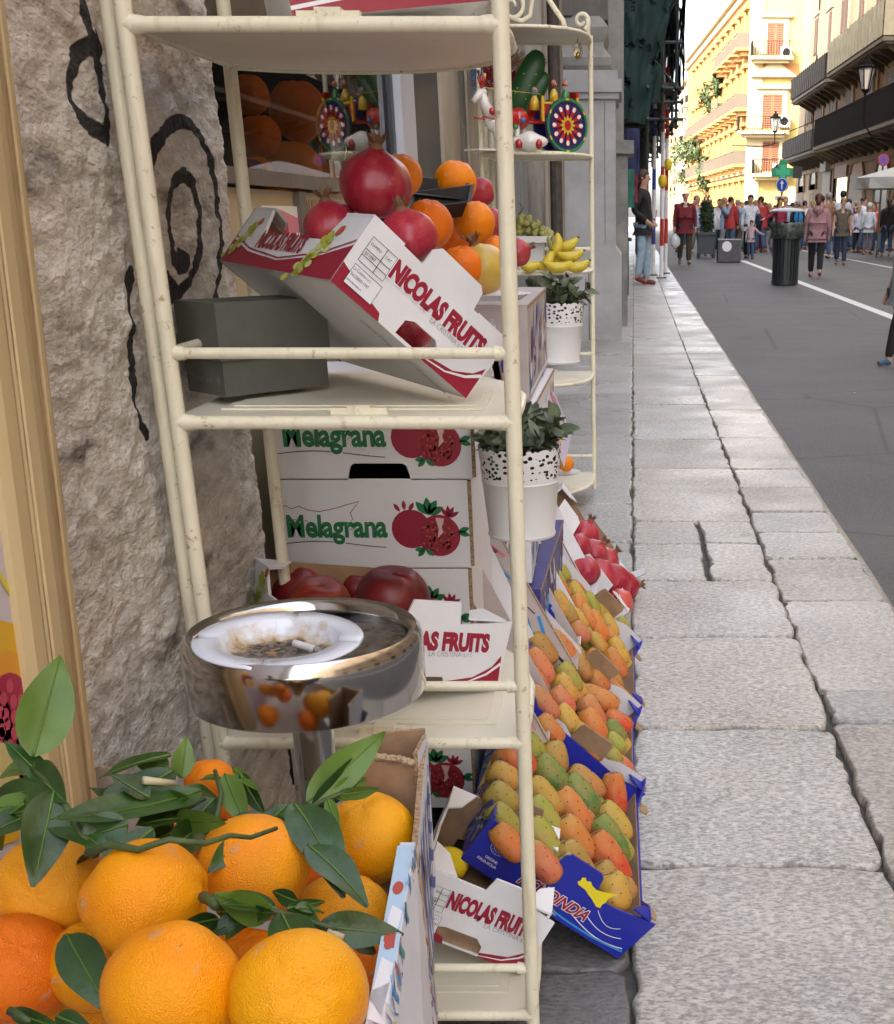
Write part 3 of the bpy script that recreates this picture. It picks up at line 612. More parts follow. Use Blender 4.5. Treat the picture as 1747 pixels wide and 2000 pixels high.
def bx(m,M,x0,y0,z0,x1,y1,z1,mi=0): m.box(x0,y0,z0,x1,y1,z1,mi,M)
m=MB(); bx(m,MF,0,-.2,-30,14,TOPZ+3,-.0,0); obj('front_wall',m,YELW,yt)
m=MB(); bx(m,ML,-60,-.2,-.5,-.02,TOPZ,.12); obj('side_wall',m,OCH,yt)
m=MB(); bx(m,MF,-.3,0,-.1,.9,TOPZ+3,.12)
for z in (4.3,): bx(m,MF,-.3,z,.0,14,z+.25,.2)
bx(m,ML,-60,TOPZ-.15,.0,.3,TOPZ+.2,.7); bx(m,ML,-60,TOPZ-.8,.0,.2,TOPZ-.25,.35); bx(m,ML,-60,4.4,.1,.2,4.8,.3)
bx(m,ML,-.9,0,.12,.02,TOPZ,.2)
obj('cream_cornice',m,CRM,yt)
def fwin(xl,xr,yt_,yb_,ped=0):
    a,z1_=fpt(xl,yt_); b_,z0_=fpt(xr,yb_); m=MB(); t=.42
    bx(m,MF,a-t,z0_,-.05,a,z1_+t,.14); bx(m,MF,b_,z0_,-.05,b_+t,z1_+t,.14); bx(m,MF,a-t-.2,z1_+t,-.05,b_+t+.2,z1_+t+.3,.35); bx(m,MF,a,z1_,-.05,b_,z1_+t,.14)
    if ped: m.prism([(a-t-.7,z1_+1.3),(b_+t+.7,z1_+1.3),((a+b_)/2,z1_+2.6)],MF@Matrix.Translation((0,0,.4)),.4)
    w_=obj('window',m,CRM,yt); m=MB(); c=(a+b_)/2
    for p,q in ((a,c-.04),(c+.04,b_)):
        bx(m,MF,p,z0_,-.05,q,z1_,.02,1)
        for k in range(14): z=lin(z0_,z1_,(k+.2)/14); bx(m,MF,p+.06,z,.02,q-.06,z+(z1_-z0_)/14*.6,.07)
        bx(m,MF,p,z0_,.02,p+.08,z1_,.08); bx(m,MF,q-.08,z0_,.02,q,z1_,.08)
    obj('shutter',m,[SHR,SHRG],w_)
fwin(1500,1530,45,106); fwin(1491,1527,184,250,1); fwin(1490,1520,276,334)
def fbal(xl,xr,y,n=1.0):
    a,z=fpt(xl,y); b_,_=fpt(xr,y); m=MB(); bx(m,MF,a,z-.25,0,b_,z,1.1); bx(m,MF,a+.3,z-.5,0,b_-.3,z-.25,.8); o=obj('balcony',m,CRM,yt)
    m=MB(); k=a+.05
    while k<b_: bx(m,MF,k,z,1.0,k+.04,z+1.1,1.04); k+=.22
    bx(m,MF,a,z+1.07,.98,b_,z+1.12,1.06); bx(m,MF,a,z,.0,a+.05,z+1.1,1.04); obj('railing',m,IRON,o)
fbal(1466,1546,111); fbal(1440,1538,256); fbal(1468,1545,339)
for x0_,y0_ in ((1524,92),(1520,226),(1508,318)):
    a,z=fpt(x0_,y0_); m=MB(); bx(m,MF,a,z-.9,.3,a+.95,z,.75); o=obj('air_conditioner',m,mat('ac_white',(.6,.6,.55),.5),yt)
    m=MB(); m.lathe([(0,.76),(.3,.77),(.34,.75)],14,M=MF@Matrix.Translation((a+.45,z-.45,0))); obj('fan_grille',m,DARK,o)
m=MB(); a,z=fpt(1462,128); bx(m,MF,.9,z-.9,.0,4.0,z+.2,.01); obj('terracotta_panel',m,mat('terracotta_stucco',(.55,.24,.08),.85),yt)
m=MB(); a,z=fpt(1448,282); bx(m,MF,1.0,z-2.2,.0,3.2,z+.2,.01);bx(m,MF,6.2,z-2.2,.0,8.6,z+.2,.01); obj('ochre_panel',m,mat('terracotta_stucco'),yt)
m=MB(); bx(m,MF,3.5,.5,-.02,8.0,3.4,.02); obj('sunlit_shopfront',m,mat('pale_shopfront',(.75,.66,.40),.6),yt)
OTR=mat('ochre_trim',(.42,.23,.075),.8,var=.15,vscale=.5)
# street side: bays of tall windows, balconies
rnd=random.Random(5)
for k in range(12):
    s=-(2.6+k*4.4)
    for f,(zb,zt,bal) in enumerate(((0.3,3.6,0),(5.2,7.9,1),(9.6,12.4,1),(14.2,16.8,k<5))):
        m=MB(); bx(m,ML,s-.95,zb,.10,s-.72,zt+.3,.26); bx(m,ML,s+.72,zb,.10,s+.95,zt+.3,.26); bx(m,ML,s-1.15,zt+.3,.10,s+1.15,zt+.6,.5)
        bx(m,ML,s-.72,zb,.10,s+.72,zt,.125,1)
        w_=obj('window',m,[OTR,GLAS if rnd.random()<.4 else SHR],yt)
        if bal:
            m=MB(); bx(m,ML,s-1.5,zb-.25,.1,s+1.5,zb,1.25); bx(m,ML,s-1.2,zb-.6,.1,s+1.2,zb-.25,.8); b_=obj('balcony',m,OTR,yt)
            m=MB(); q=s-1.45
            while q<s+1.45: bx(m,ML,q,zb,1.17,q+.03,zb+1.05,1.2); q+=.5
            bx(m,ML,s-1.5,zb+1.02,1.14,s+1.5,zb+1.08,1.22); bx(m,ML,s-1.5,zb+1.02,.1,s-1.45,zb+1.08,1.2); bx(m,ML,s+1.45,zb,.1,s+1.5,zb+1.08,1.2); obj('railing',m,mat('grey_brown_rail',(.11,.09,.07),.7),b_)  # railing colour lightened from iron to grey-brown
# plants on balconies
def leafball(m,c,r,n,ls,rnd,mi=0):
    for i in range(n):
        dr=V((rnd.gauss(0,1),rnd.gauss(0,1),rnd.gauss(0,1))).normalized(); p=V(c)+V((dr.x*r[0],dr.y*r[1],dr.z*r[2]))*rnd.uniform(.5,1.05)
        a=V((rnd.gauss(0,1),rnd.gauss(0,1),rnd.gauss(0,1))).normalized(); b=a.cross(dr).normalized() if a.cross(dr).length>.01 else V((1,0,0)); l=ls*rnd.uniform(.6,1.3)
        m.add([p-a*l,p+b*l*.45,p+a*l,p-b*l*.45],[(0,1,2,3)],mi)
FOL=mat('balcony_foliage',(.035,.07,.012),.7,var=.6,vscale=1.5)
for k,(x,y,dist,r) in enumerate(((1389,190,150,(1.6,1.6,1.7)),(1345,296,170,(2.2,2.2,1.9)),(1362,292,160,(1.8,2,1.5)),(1352,345,170,(2,2,1.1)),(1380,340,150,(1.2,1.6,2.2)),(1402,160,140,(.5,.8,1.5)))):
    c=atY(x,y,dist); m=MB(); leafball(m,c,r,420,.28,rnd); m.tube([V(c)-V((0,0,r[2]+.7)),V(c)+V((0,0,r[2]*.5))],.07,5,1)
    m.lathe([(0,-.35),(.5,-.35),(.65,.1),(0,.1)],8,1,Matrix.Translation(V(c)-V((0,0,r[2]+.5))))
    tag(obj('balcony_plant',m,[FOL,BALC]),('bushy green plant on an upper balcony of the orange facade','large green plant spilling over a far balcony','green shrub beside the large plant on the far balcony','low greenery trailing under the far balcony','tall trailing plant beside the lowest balcony','thin upright plant on the highest planted balcony')[k],'plant','plants on the far balconies')
# farther houses that close the bend
def farhouse(lb,xl,xr,ytop,dist,colr,nb,nf,seed):
    A=atY(xl,400,dist+30);B=atY(xr,400,dist); hz=atY((xl+xr)/2,ytop,dist+15).z
    t=thing('far_house',lb,'building',(B.x,B.y,0)); dd=(V((A.x,A.y,0))-V((B.x,B.y,0))); L_=dd.length; M=frame((B.x,B.y,0),-dd,(0,0,1))
    m=MB(); m.box(-L_,0,-12,0,hz,0,0,M); obj('wall',m,colr,t)
    m=MB(); m.box(-L_,hz-.2,-.1,.1,hz+.3,.6,0,M); obj('cornice',m,CRM,t)
    for k in range(nb):
        for f in range(nf):
            s=-L_*(k+.5)/nb; z=1+f*(hz-1)/nf; m=MB(); m.box(s-.9,z,-.05,s+.9,z+2.6,.08,0,M); w_=obj('window',m,SHR if (k+f)%3 else GLAS,t)
            if f: m=MB(); m.box(s-1.6,z-.25,0,s+1.6,z,1.1,0,M); m.box(s-1.6,z,1.0,s+1.6,z+1.0,1.05,1,M); obj('balcony',m,[CRM,IRON],w_)
    return t
PALE=mat('pale_ochre_stucco',(.42,.27,.12),.85,var=.2,vscale=.2); BUFF=mat('buff_stone',(.40,.30,.19),.85,var=.2,vscale=.3)
farhouse('pale ochre house beyond the yellow building, third roof from the front',1338,1398,112,182,PALE,6,4,1)
farhouse('buff stone house far down the bend of the street',1324,1345,165,240,BUFF,4,4,2)
farhouse('hazy pale house at the very end of the street',1300,1330,235,320,PALE,4,4,3)
t=farhouse('terracotta roofed house rising behind the pale ochre one',1345,1372,110,215,OCH,4,4,4)
# near houses outside the frame that shade the street
m=MB(); m.box(13,-40,0,24,37.5,20); 
hb=thing('opposite_house','tan house across the street from the fruit stall','building',(16,0,0)); obj('wall',m,TAN,hb)
for k in range(14):
    for f in range(4):
        y=-30+k*4.8; z=.2+f*4.6; m=MB(); m.box(12.97,y,z,13.02,y+1.3,z+2.9); w_=obj('window',m,SHUT if f else GLAS,hb)
m=MB(); m.box(-14,23,9,-.6,92,24); m.box(-14,44,0,-.6,92,9); tag(obj('left_house',m,PALE),'tall house row on the shaded left side behind the scaffolding','building')
# ------------------------------------------------------------------ street furniture
LGL=mat('lamp_glass',(.75,.78,.8),.05,trans=.7)
def lantern(c,s,lb,bracket):
    t=thing('street_lantern',lb,'lantern',c,'old iron street lanterns'); c=V(c); T=Matrix.Translation(c)@Matrix.Scale(s,4)
    m=MB(); m.lathe([(.13,-.3),(.26,.28)],6,M=T); obj('lamp_glass',m,LGL,t)
    m=MB()
    for i in range(6):
        a=i*math.pi/3; m.tube([T@V((.13*math.cos(a),.13*math.sin(a),-.3)),T@V((.26*math.cos(a),.26*math.sin(a),.28))],.018*s,4)
    m.lathe([(.0,.62),(.03,.6),(.05,.5),(.12,.45),(.17,.35),(.3,.3),(.27,.26)],6,M=T); m.lathe([(.15,-.3),(.1,-.36),(.04,-.42),(.03,-.5),(0,-.5)],6,M=T)
    for p in bracket: m.tube([c+V(q)*s for q in p],.03*s,5)
    obj('iron_cage',m,IRON,t)
p=atY(1693,152,42); lantern(p,1.0,'iron street lantern hanging in front of the tan balcony house',[[(0,0,-.5),(0,0,-1.2),(.3,0,-1.6),(1.2,0,-1.7),(XR-p.x,0,-1.3)]])
p=atY(1515,242,105); lantern(p,1.5,'iron street lantern in front of the yellow building',[[(0,0,-.5),(0,0,-.9),(-.6,.5,-1.0),(-1.5,8,-.6)]])
m=MB(); m.tube([atY(1440,252,110),atY(1480,262,80),atY(1530,262,62),(12.9,58,6.6)],.02,4); tag(obj('overhead_cable',m,IRON),'thin cable strung across the street below the balconies','cable')
# pharmacy cross + signs
Yc=62.; c=atY(1530,336,Yc); k=21/F*Yc/1.06
cr=thing('pharmacy_sign','green cross pharmacy sign on a post beyond the crowd','sign',(c.x,c.y,ROADZ))
m=MB(); M=frame(c,(1,0,0),(0,0,1)); a=k*.36; out=[(-a,-k),(a,-k),(a,-a),(k,-a),(k,a),(a,a),(a,k),(-a,k),(-a,a),(-k,a),(-k,-a),(-a,-a)]; m.prism(out,M,.18); obj('green_cross',m,mat('green_plastic',(.005,.22,.10),.35),cr)
m=MB(); m.prism([(x*.62,y*.62) for x,y in out],M@Matrix.Translation((0,0,.012)),.01); obj('inner_cross',m,mat('green_tube',(.02,.40,.20),.3),cr)
m=MB(); m.box(c.x+k*.9,c.y-.05,c.z-.25,c.x+k*1.7,c.y+.05,c.z+.25); m.tube([(c.x,c.y+.12,ROADZ),(c.x,c.y+.12,c.z)],.05,8); obj('bracket',m,DARK,cr)
c=atY(1528,361,Yc-.5); r=.30
sg=thing('direction_sign','round blue arrow sign below the pharmacy cross','sign',(c.x,c.y,ROADZ))
M=frame(c,(.75,-.6,0),(0,0,1)); m=MB(); m.prism([(r*math.cos(i*math.pi/12),r*math.sin(i*math.pi/12)) for i in range(24)],M,.03); obj('sign_disc',m,mat('sign_blue',(.02,.07,.42),.4),sg)
Decal().strip([(0,-.18),(0,.08)],.08,WHT).poly([(-.11,.05),(.11,.05),(0,.2)],WHT).strip([(.28*math.cos(i*.2618),.28*math.sin(i*.2618)) for i in range(25)],.025,WHT).make('white_arrow',M,sg,.004)
m=MB(); m.tube([(c.x,c.y+.06,ROADZ),(c.x,c.y+.06,c.z)],.035,8); m.box(c.x-.3,c.y-.02,c.z-.62,c.x+.3,c.y,c.z-.45); obj('post',m,STEELB,sg)
Yn=40.; c=atY(1727,312,Yn); r=11/F*Yn/1.07
sg=thing('no_parking_sign','round red and blue no stopping sign on a pole at the right','sign',(c.x,c.y,ROADZ)); M=frame(c,(1,0,0),(0,0,1))
m=MB(); m.prism([(r*math.cos(i*math.pi/12),r*math.sin(i*math.pi/12)) for i in range(24)],M,.03); obj('sign_disc',m,mat('sign_red',(.4,.02,.03),.4),sg)
Decal().disc(0,0,r*.78,r*.78,mat('sign_blue'),1).strip([(-r*.55,r*.55),(r*.55,-r*.55)],r*.2,mat('sign_red'),2).strip([(-r*.55,-r*.55),(r*.55,r*.55)],r*.2,mat('sign_red'),2).make('cross_mark',M,sg,.004)
m=MB(); m.tube([(c.x,c.y+.06,ROADZ),(c.x,c.y+.06,c.z+.2)],.03,8); obj('post',m,STEELB,sg)
m=MB(); P=atY(1605,398,46); m.box(P.x-.2,P.y,P.z-.3,P.x+.2,P.y+.02,P.z+.2); 
# cafe parasol at the right
c=atY(1718,338,38.); pr=thing('cafe_parasol','white fringed cafe parasol at the right edge above the crowd','parasol',(c.x+.6,c.y,ROADZ))
m=MB(); T=Matrix.Translation((c.x+1.15,c.y,c.z)); m.lathe([(0,.32),(.5,.22),(1.75,-.12),(1.76,-.4)],24,M=T,wob=lambda q,t:1+.03*math.cos(12*q)*t); obj('canopy',m,mat('white_canvas',(.42,.41,.38),.8),pr)
m=MB(); m.tube([(c.x+1.15,c.y,ROADZ),(c.x+1.15,c.y,c.z+.3)],.03,8); obj('pole',m,IRON,pr)
# litter bin
BING=mat('bin_green_metal',(.018,.024,.026),.42); 
p=atZ(1533,557,ROADZ); s=p.y/F*1.0
H_=.92*1.0; wr=.235; sc_=(atZ(1533,557,ROADZ).y*25/F/1.063)/.235
bn=thing('litter_bin','dark slatted litter bin with domed lid standing on the road','litter bin',tuple(p)); T=Matrix.Translation(p)@Matrix.Scale(sc_,4)
m=MB()
for i in range(22):
    a=i*2*math.pi/22; M=T@Matrix.Rotation(a,4,'Z'); m.box(.215,-.024,.06,.238,.024,.80,0,M)
m.lathe([(.21,.06),(.21,.80)],22,M=T); m.lathe([(.0,.02),(.245,.02),(.245,.09),(.22,.09)],22,M=T); m.lathe([(.22,.78),(.25,.78),(.25,.84),(.22,.84)],22,M=T)
for i in range(4): a=i*math.pi/2+.8; m.box(.19,-.02,0,.23,.02,.03,0,T@Matrix.Rotation(a,4,'Z'))
obj('slatted_body',m,BING,bn)
m=MB()
vs=[];N=44
for i,(r0,z) in enumerate(((.20,.83),(.30,.80),(.27,.93),(.345,1.04),(.31,1.07))):
    for j in range(N): a=j*2*math.pi/N; r=r0*(1+.10*noise.noise(V((math.cos(a)*4,math.sin(a)*4,i*.7)))); vs.append((r*math.cos(a),r*math.sin(a),z+.03*noise.noise(V((a*3,i,2)))))
m.add(vs,[(i*N+j,i*N+(j+1)%N,(i+1)*N+(j+1)%N,(i+1)*N+j) for i in range(4) for j in range(N)],0,T)
obj('liner_bag',m,mat('bin_liner',(.03,.045,.035),.3,col2=(.13,.17,.14),vscale=14,vlo=.45,vhi=.6),bn,True)
m=MB(); m.lathe([(0,1.31),(.12,1.31),(.25,1.295),(.31,1.265),(.31,1.25),(0,1.255)],24,M=T); obj('lid',m,mat('grey_lid',(.34,.35,.36),.35),bn,True,40)
m=MB()
for a in (.5,3.64): m.tube([T@V((.22*math.cos(a),.22*math.sin(a),.8)),T@V((.24*math.cos(a),.24*math.sin(a),1.26))],.012*sc_,6)
obj('lid_bracket',m,BING,bn)
# planter box with shrub, grey block
p=atZ(1380,505,ROADZ); s=p.y/F
pb=thing('planter_box','dark square street planter with a round green shrub','planter',tuple(p)); w2=17*s/1.06; h2=48*s/1.06
m=MB(); m.prism([(-w2*.93,.12),(w2*.93,.12),(w2,h2),(-w2,h2)],frame(V(p),(1,0,0),(0,0,1)),w2*1.9,(0,0,0)); m.box(p.x-w2*1.05,p.y-.05,ROADZ+h2-.08,p.x+w2*1.05,p.y+w2*1.9,ROADZ+h2)
for a in (-.85,.85): m.box(p.x+a*w2-.05,p.y+.1,ROADZ,p.x+a*w2+.05,p.y+.2,ROADZ+.14)
obj('box',m,mat('slate_planter',(.045,.055,.065),.55),pb)
m=MB(); leafball(m,(p.x,p.y+w2*.9,ROADZ+h2+.35),(w2*.85,w2*.85,.62),1500,.05,rnd); m.tube([(p.x,p.y+w2*.9,ROADZ+h2-.2),(p.x,p.y+w2*.9,ROADZ+h2+.3)],.03,6); obj('shrub',m,mat('dark_shrub',(.03,.06,.02),.7,var=.6,vscale=6),pb)
p=atZ(1425,513,ROADZ); s=p.y/F; w2=22*s/1.06;h2=41*s/1.06
cb=thing('concrete_block','grey concrete barrier block beside the planter','barrier block',tuple(p))
m=MB(); m.box(p.x-w2,p.y,ROADZ+.03,p.x+w2,p.y+w2*1.9,ROADZ+h2); m.box(p.x-w2*.95,p.y+.04,ROADZ,p.x+w2*.95,p.y+w2*1.8,ROADZ+.03); obj('block',m,mat('dark_concrete',(.10,.105,.11),.8,var=.3,vscale=3,bump=.3,bscale=20),cb)
m=MB(); m.box(p.x-w2*1.01,p.y-.02,ROADZ+h2,p.x+w2*1.01,p.y+w2*1.92,ROADZ+h2+.02); obj('top_slab',m,mat('pale_concrete',(.38,.38,.37),.8),cb)
Decal().disc(0,0,.13,.13,WHT,1,16).make('round_sticker',frame((p.x-.25*w2,p.y-.003,ROADZ+h2*.72),(1,0,0),(0,0,1)),cb,.002)
# ================================================================== PEOPLE
def skin_mesh(nodes,edges,rad,lv=1,root=0):
    me=bpy.data.meshes.new('s'); me.from_pydata(nodes,edges,[]); o=bpy.data.objects.new('s',me); COL.objects.link(o)
    sm=o.modifiers.new('k','SKIN'); sm.use_smooth_shade=True; sm.branch_smoothing=.4
    for i,d in enumerate(me.skin_vertices[0].data):
        r=rad[i]; d.radius=r if isinstance(r,tuple) else (r,r); d.use_root=(i==root); 
    ss=o.modifiers.new('u','SUBSURF'); ss.levels=lv; ss.render_levels=lv
    dg=bpy.context.evaluated_depsgraph_get(); dg.update(); r=bpy.data.meshes.new_from_object(o.evaluated_get(dg)); bpy.data.objects.remove(o); bpy.data.meshes.remove(me)
    for p in r.polygons: p.use_smooth=True
    return r
def tmesh(me,M,mats,name):
    me.transform(M); me.name=name; me.materials.clear()
    for m in (mats if isinstance(mats,list) else [mats]): me.materials.append(m)
    return me
SKIN_=mat('skin',(.50,.28,.19),.5,var=.15,vscale=12,sub=.05)
def cmat(nm,c,**k): return mat('cloth_'+nm,c,.85,var=.3,vscale=12,bump=.35,bscale=14,**k)
HAIRM={'grey':mat('hair_grey',(.30,.28,.26),.7,var=.4,vscale=60),'brown':mat('hair_brown',(.07,.035,.02),.6,var=.4,vscale=60),'dark':mat('hair_dark',(.012,.009,.008),.5,var=.4,vscale=60),'blond':mat('hair_blond',(.34,.22,.10),.6,var=.4,vscale=60),'auburn':mat('hair_auburn',(.10,.03,.02),.6,var=.4,vscale=60),'white':mat('hair_white',(.5,.5,.48),.7)}
def person(label,x,yf,yh,face,top,bottom,hair='dark',shoe=(.03,.02,.02),stride=.0,arms=('down','down'),sleeve='long',long=0,jacket=0,skirt=0,bulk=1,group=None,z=ROADZ,extras=(),lean=0,bald=0,lv=1,Yfix=None,headturn=0):
    P=atZ(x,yf,z) if Yfix is None else atY(x,yf,Yfix); 
    if Yfix is not None: P.z=z
    H=atY(x,yh,P.y).z-z; S=H/1.75
    B=bulk
    st=stride
    J={}
    def A(n,x_,y_,z_,r): J[n]=((x_,y_,z_),r)
    A('pelvis',0,0,.94,(.15*B,.115*B)); A('spine',0,-.01,1.10,(.135*B,.105*B)); A('chest',0,-.0,1.30,(.15*B,.11*B)); A('nb',0,.015,1.44,(.085,.07)); A('neck',0,.005,1.50,(.052,.052))
    A('jaw',0,-.02,1.575,(.062,.070)); A('skull',0,0,1.655,(.076,.092)); A('crown',0,.0,1.70,(.05,.06))
    for s,k in ((-1,0),(1,1)):
        n='lr'[k]; ph=st*(1 if s>0 else -1)
        A('hip'+n,.095*s*B,0,.88,(.092*B,.095*B)); A('knee'+n,.10*s,-ph*.5-.015,.49+abs(ph)*.02,(.058,.062)); 
        A('ank'+n,.10*s,-ph+.02,.09+(.05 if ph<0 else 0),(.038,.042)); A('heel'+n,.10*s,-ph+.045,.045+(.07 if ph<0 else 0),(.035,.035)); A('toe'+n,.115*s,-ph-.14,.035,(.038,.028))
        A('sh'+n,.175*s*B,.01,1.405,(.062,.062)); 
        a=arms[k]
        if a=='down': e,w_=(.225*s*B,.03-ph*.15*-1,1.12),(.235*s*B,-.03+ph*.3,.88)
        elif a=='hip': e,w_=(.27*s*B,.10,1.14),(.17*s*B,-.10,.98)
        elif a=='fold': e,w_=(.24*s*B,-.02,1.13),(-.02*s,-.20,1.14)
        elif a=='out': e,w_=(.36*s,-.02,1.20),(.56*s,-.06,1.14)
        elif a=='fwd': e,w_=(.23*s,-.06,1.14),(.17*s,-.30,1.18)
        elif a=='up': e,w_=(.30*s,-.10,1.22),(.22*s,-.16,1.48)
        A('el'+n,*e,(.043,.043)); A('wr'+n,*w_,(.028,.03)); 
        d=(V(w_)-V(e)).normalized(); h=V(w_)+d*.06; A('ha'+n,*h,(.036,.022)); hh=V(w_)+d*.13; A('fi'+n,*hh,(.026,.014))
    if lean:
        for n in J:
            (a,b,c),r=J[n]
            if c>.95 and n[:2] not in('xx',): J[n]=((a,b-(c-.95)*lean,c),r)
    E_=[('pelvis','spine'),('spine','chest'),('chest','nb'),('nb','neck'),('neck','jaw'),('jaw','skull'),('skull','crown')]
    for n in 'lr': E_+=[('pelvis','hip'+n),('hip'+n,'knee'+n),('knee'+n,'ank'+n),('ank'+n,'heel'+n),('heel'+n,'toe'+n),('chest','sh'+n),('sh'+n,'el'+n),('el'+n,'wr'+n),('wr'+n,'ha'+n),('ha'+n,'fi'+n)]
    def sub(names,sc,over={},ext={},lv_=None):
        ns=list(names); nodes=[V(J[n][0])*1 for n in ns]; rad=[tuple(q*over.get(n,sc)+.004 for q in J[n][1]) for n in ns]
        ed=[(ns.index(a),ns.index(b)) for a,b in E_ if a in ns and b in ns]
        for a,b in ext.items(): i=ns.index(a); nodes.append(V(b[0])); rad.append(b[1]); ed.append((i,len(nodes)-1))
        return skin_mesh([tuple(q) for q in nodes],ed,rad,lv if lv_ is None else lv_,ns.index('pelvis') if 'pelvis' in ns else 0)
    t=thing('person',label,'person',tuple(P),group); t.rotation_euler=(0,0,face)
    Sx=Matrix.Scale(S,4)
    def add(nm,me,mt,par=t): me=tmesh(me,Sx,mt,nm); o=bpy.data.objects.new(nm,me); COL.objects.link(o); o.parent=par; ORG[o]=V((0,0,0)); return o
    body=add('body',sub(J.keys(),1),SKIN_)
    up=['pelvis','spine','chest','nb','shl','ell','shr','elr']+(['wrl','wrr'] if sleeve=='long' else [])
    ov={'wrl':1.25,'wrr':1.25,'ell':1.25,'elr':1.25,'shl':1.3,'shr':1.3,'nb':1.25,'chest':1.12,'pelvis':1.25,'spine':1.25}
    ext={}
    if jacket: ext={'pelvis':((0,0,.94-jacket),(.215*B,.18*B))}; ov.update({'pelvis':1.3,'spine':1.4,'chest':1.25,'ell':1.5,'elr':1.5})
    else: ext={'pelvis':((0,0,.90),(.165*B,.125*B))}
    ext['nb']=((0,.008,1.478),(.085,.075))
    if sleeve=='short': ov.update({'ell':.0,'elr':.0}); 
    if sleeve=='short':
        for n in 'lr':
            (a,b,c),r=J['el'+n]; (a2,b2,c2),_=J['sh'+n]; J['sl'+n]=(((a+a2)/2,(b+b2)/2,(c+c2)/2),(.06,.06)); E_.append(('sh'+n,'sl'+n))
        up=['pelvis','spine','chest','nb','shl','shr','sll','slr']
    top_o=add('top',sub(up,1.1,ov,ext),top)
    if skirt:
        m=MB(); m.lathe([(.13,1.0),(.17,.9),(.21,.7),(.25,1.0-skirt)],14,wob=lambda q,t_:1+.06*t_*math.cos(7*q)); add('skirt',m.mesh('skirt',bottom,True),bottom)
    else: add('trousers',sub(['pelvis','hipl','hipr','kneel','kneer','ankl','ankr'],1.08,{'kneel':1.25,'kneer':1.25,'ankl':1.5,'ankr':1.5,'pelvis':.90,'hipl':1.0,'hipr':1.0}),bottom)
    for n in 'lr':
        a=J['heel'+n][0];b=J['toe'+n][0]; add('shoe',skin_mesh([(a[0],a[1]+.02,a[2]),((a[0]+b[0])/2,(a[1]+b[1])/2,(a[2]+b[2])/2+.012),b],[(0,1),(1,2)],[(.042,.046),(.046,.042),(.044,.032)],1),mat('shoe_%02x%02x%02x'%tuple(int(c*255) for c in shoe),shoe,.5))
    # hair
    hx,hy,hz=J['skull'][0]; m=MB()
    def hf(d):
        return 1.0+.05*noise.noise(d*3)
    m.ball((hx,hy+.018,hz+.012),(.093,.108,.098 if not bald else .088),18,12,0,hf)
    if not bald: m.v=[(a,b if not(b<hy-.04 and c<hz+.02) else hy-.04+(b-hy+.04)*.2,c) for a,b,c in m.v]
    else: m.v=[(a,max(b,hy+.0),min(c,hz+.03)) for a,b,c in m.v]
    if long:
        m.tube([(hx,hy+.05,hz+.02),(hx,hy+.085,hz-.10),(hx,hy+.10,hz-.10-long*.5),(hx,hy+.085,hz-.1-long)],[.08,.092,.085,.03],12,flat=.6)
    add('hair',m.mesh('hair',HAIRM[hair],True),HAIRM[hair])
    # face
    m=MB(); fy=J['jaw'][0][1]
    m.ball((0,fy-.078,1.615),(.012,.020,.022),8,6,0)
    for s in (-1,1): m.ball((s*.079,fy+.03,1.63),(.010,.02,.03),8,6,0)
    add('nose',m.mesh('nose',SKIN_,True),SKIN_,body)
    m=MB()
    for s in (-1,1): m.ball((s*.030,fy-.068,1.652),(.013,.008,.007),8,5,0); m.box(s*.03-.018,fy-.072,1.672,s*.03+.018,fy-.062,1.677,0)
    m.ball((0,fy-.070,1.568),(.024,.008,.006),8,5,1)
    add('features',m.mesh('features',[DARK,mat('lips',(.35,.10,.09),.5)],True),[DARK,mat('lips')],body)
    for ex in extras:
        m=MB()
        if ex=='bag':
            w_=J['wrl'][0]; hb=V(w_)+V((0,0,-.12)); m.ball(hb+V((.02,0,-.19)),(.13,.09,.18),14,10,0,lambda d:1+.15*noise.noise(d*2.5)); m.tube([hb,hb+V((.0,0,-.1))],[.012,.04],6)
            add('carrier_bag',m.mesh('b',WHT,True),mat('white_plastic_bag',(.62,.66,.68),.4))
        elif ex=='backpack': m.ball((0,.20,1.22),(.15,.10,.22),14,10,0,lambda d:1-.12*abs(d.x*d.z)); add('backpack',m.mesh('b',WHT,True),cmat('rucksack',(.25,.28,.30)))
        elif ex=='bluepack': m.ball((0,.20,1.20),(.16,.10,.24),14,10,0,lambda d:1-.12*abs(d.x*d.z)); add('backpack',m.mesh('b',WHT,True),cmat('bluepack',(.02,.22,.5)))
        elif ex=='hood': m.ball((0,.10,1.42),(.13,.09,.09),14,10,0,lambda d:1+.1*noise.noise(d*3)); m.tube([(.0,.16,1.37),(0,.17,1.28)],[.09,.02],8,flat=.4); add('hood',m.mesh('b',top,True),top,top_o)
        elif ex=='collar':
            m.tube([(-.05,-.045,1.50),(-.035,-.075,1.47),(0,-.085,1.43),(.035,-.075,1.47),(.05,-.045,1.50)],.014,6); add('collar',m.mesh('b',WHT,True),WHT,top_o)
        elif ex=='coat': m.ball((.24,-.12,1.02),(.12,.14,.22),12,8,0,lambda d:1+.2*noise.noise(d*3)); add('carried_coat',m.mesh('b',WHT,True),cmat('navy',(.012,.018,.05)))
    return t
PI=math.pi
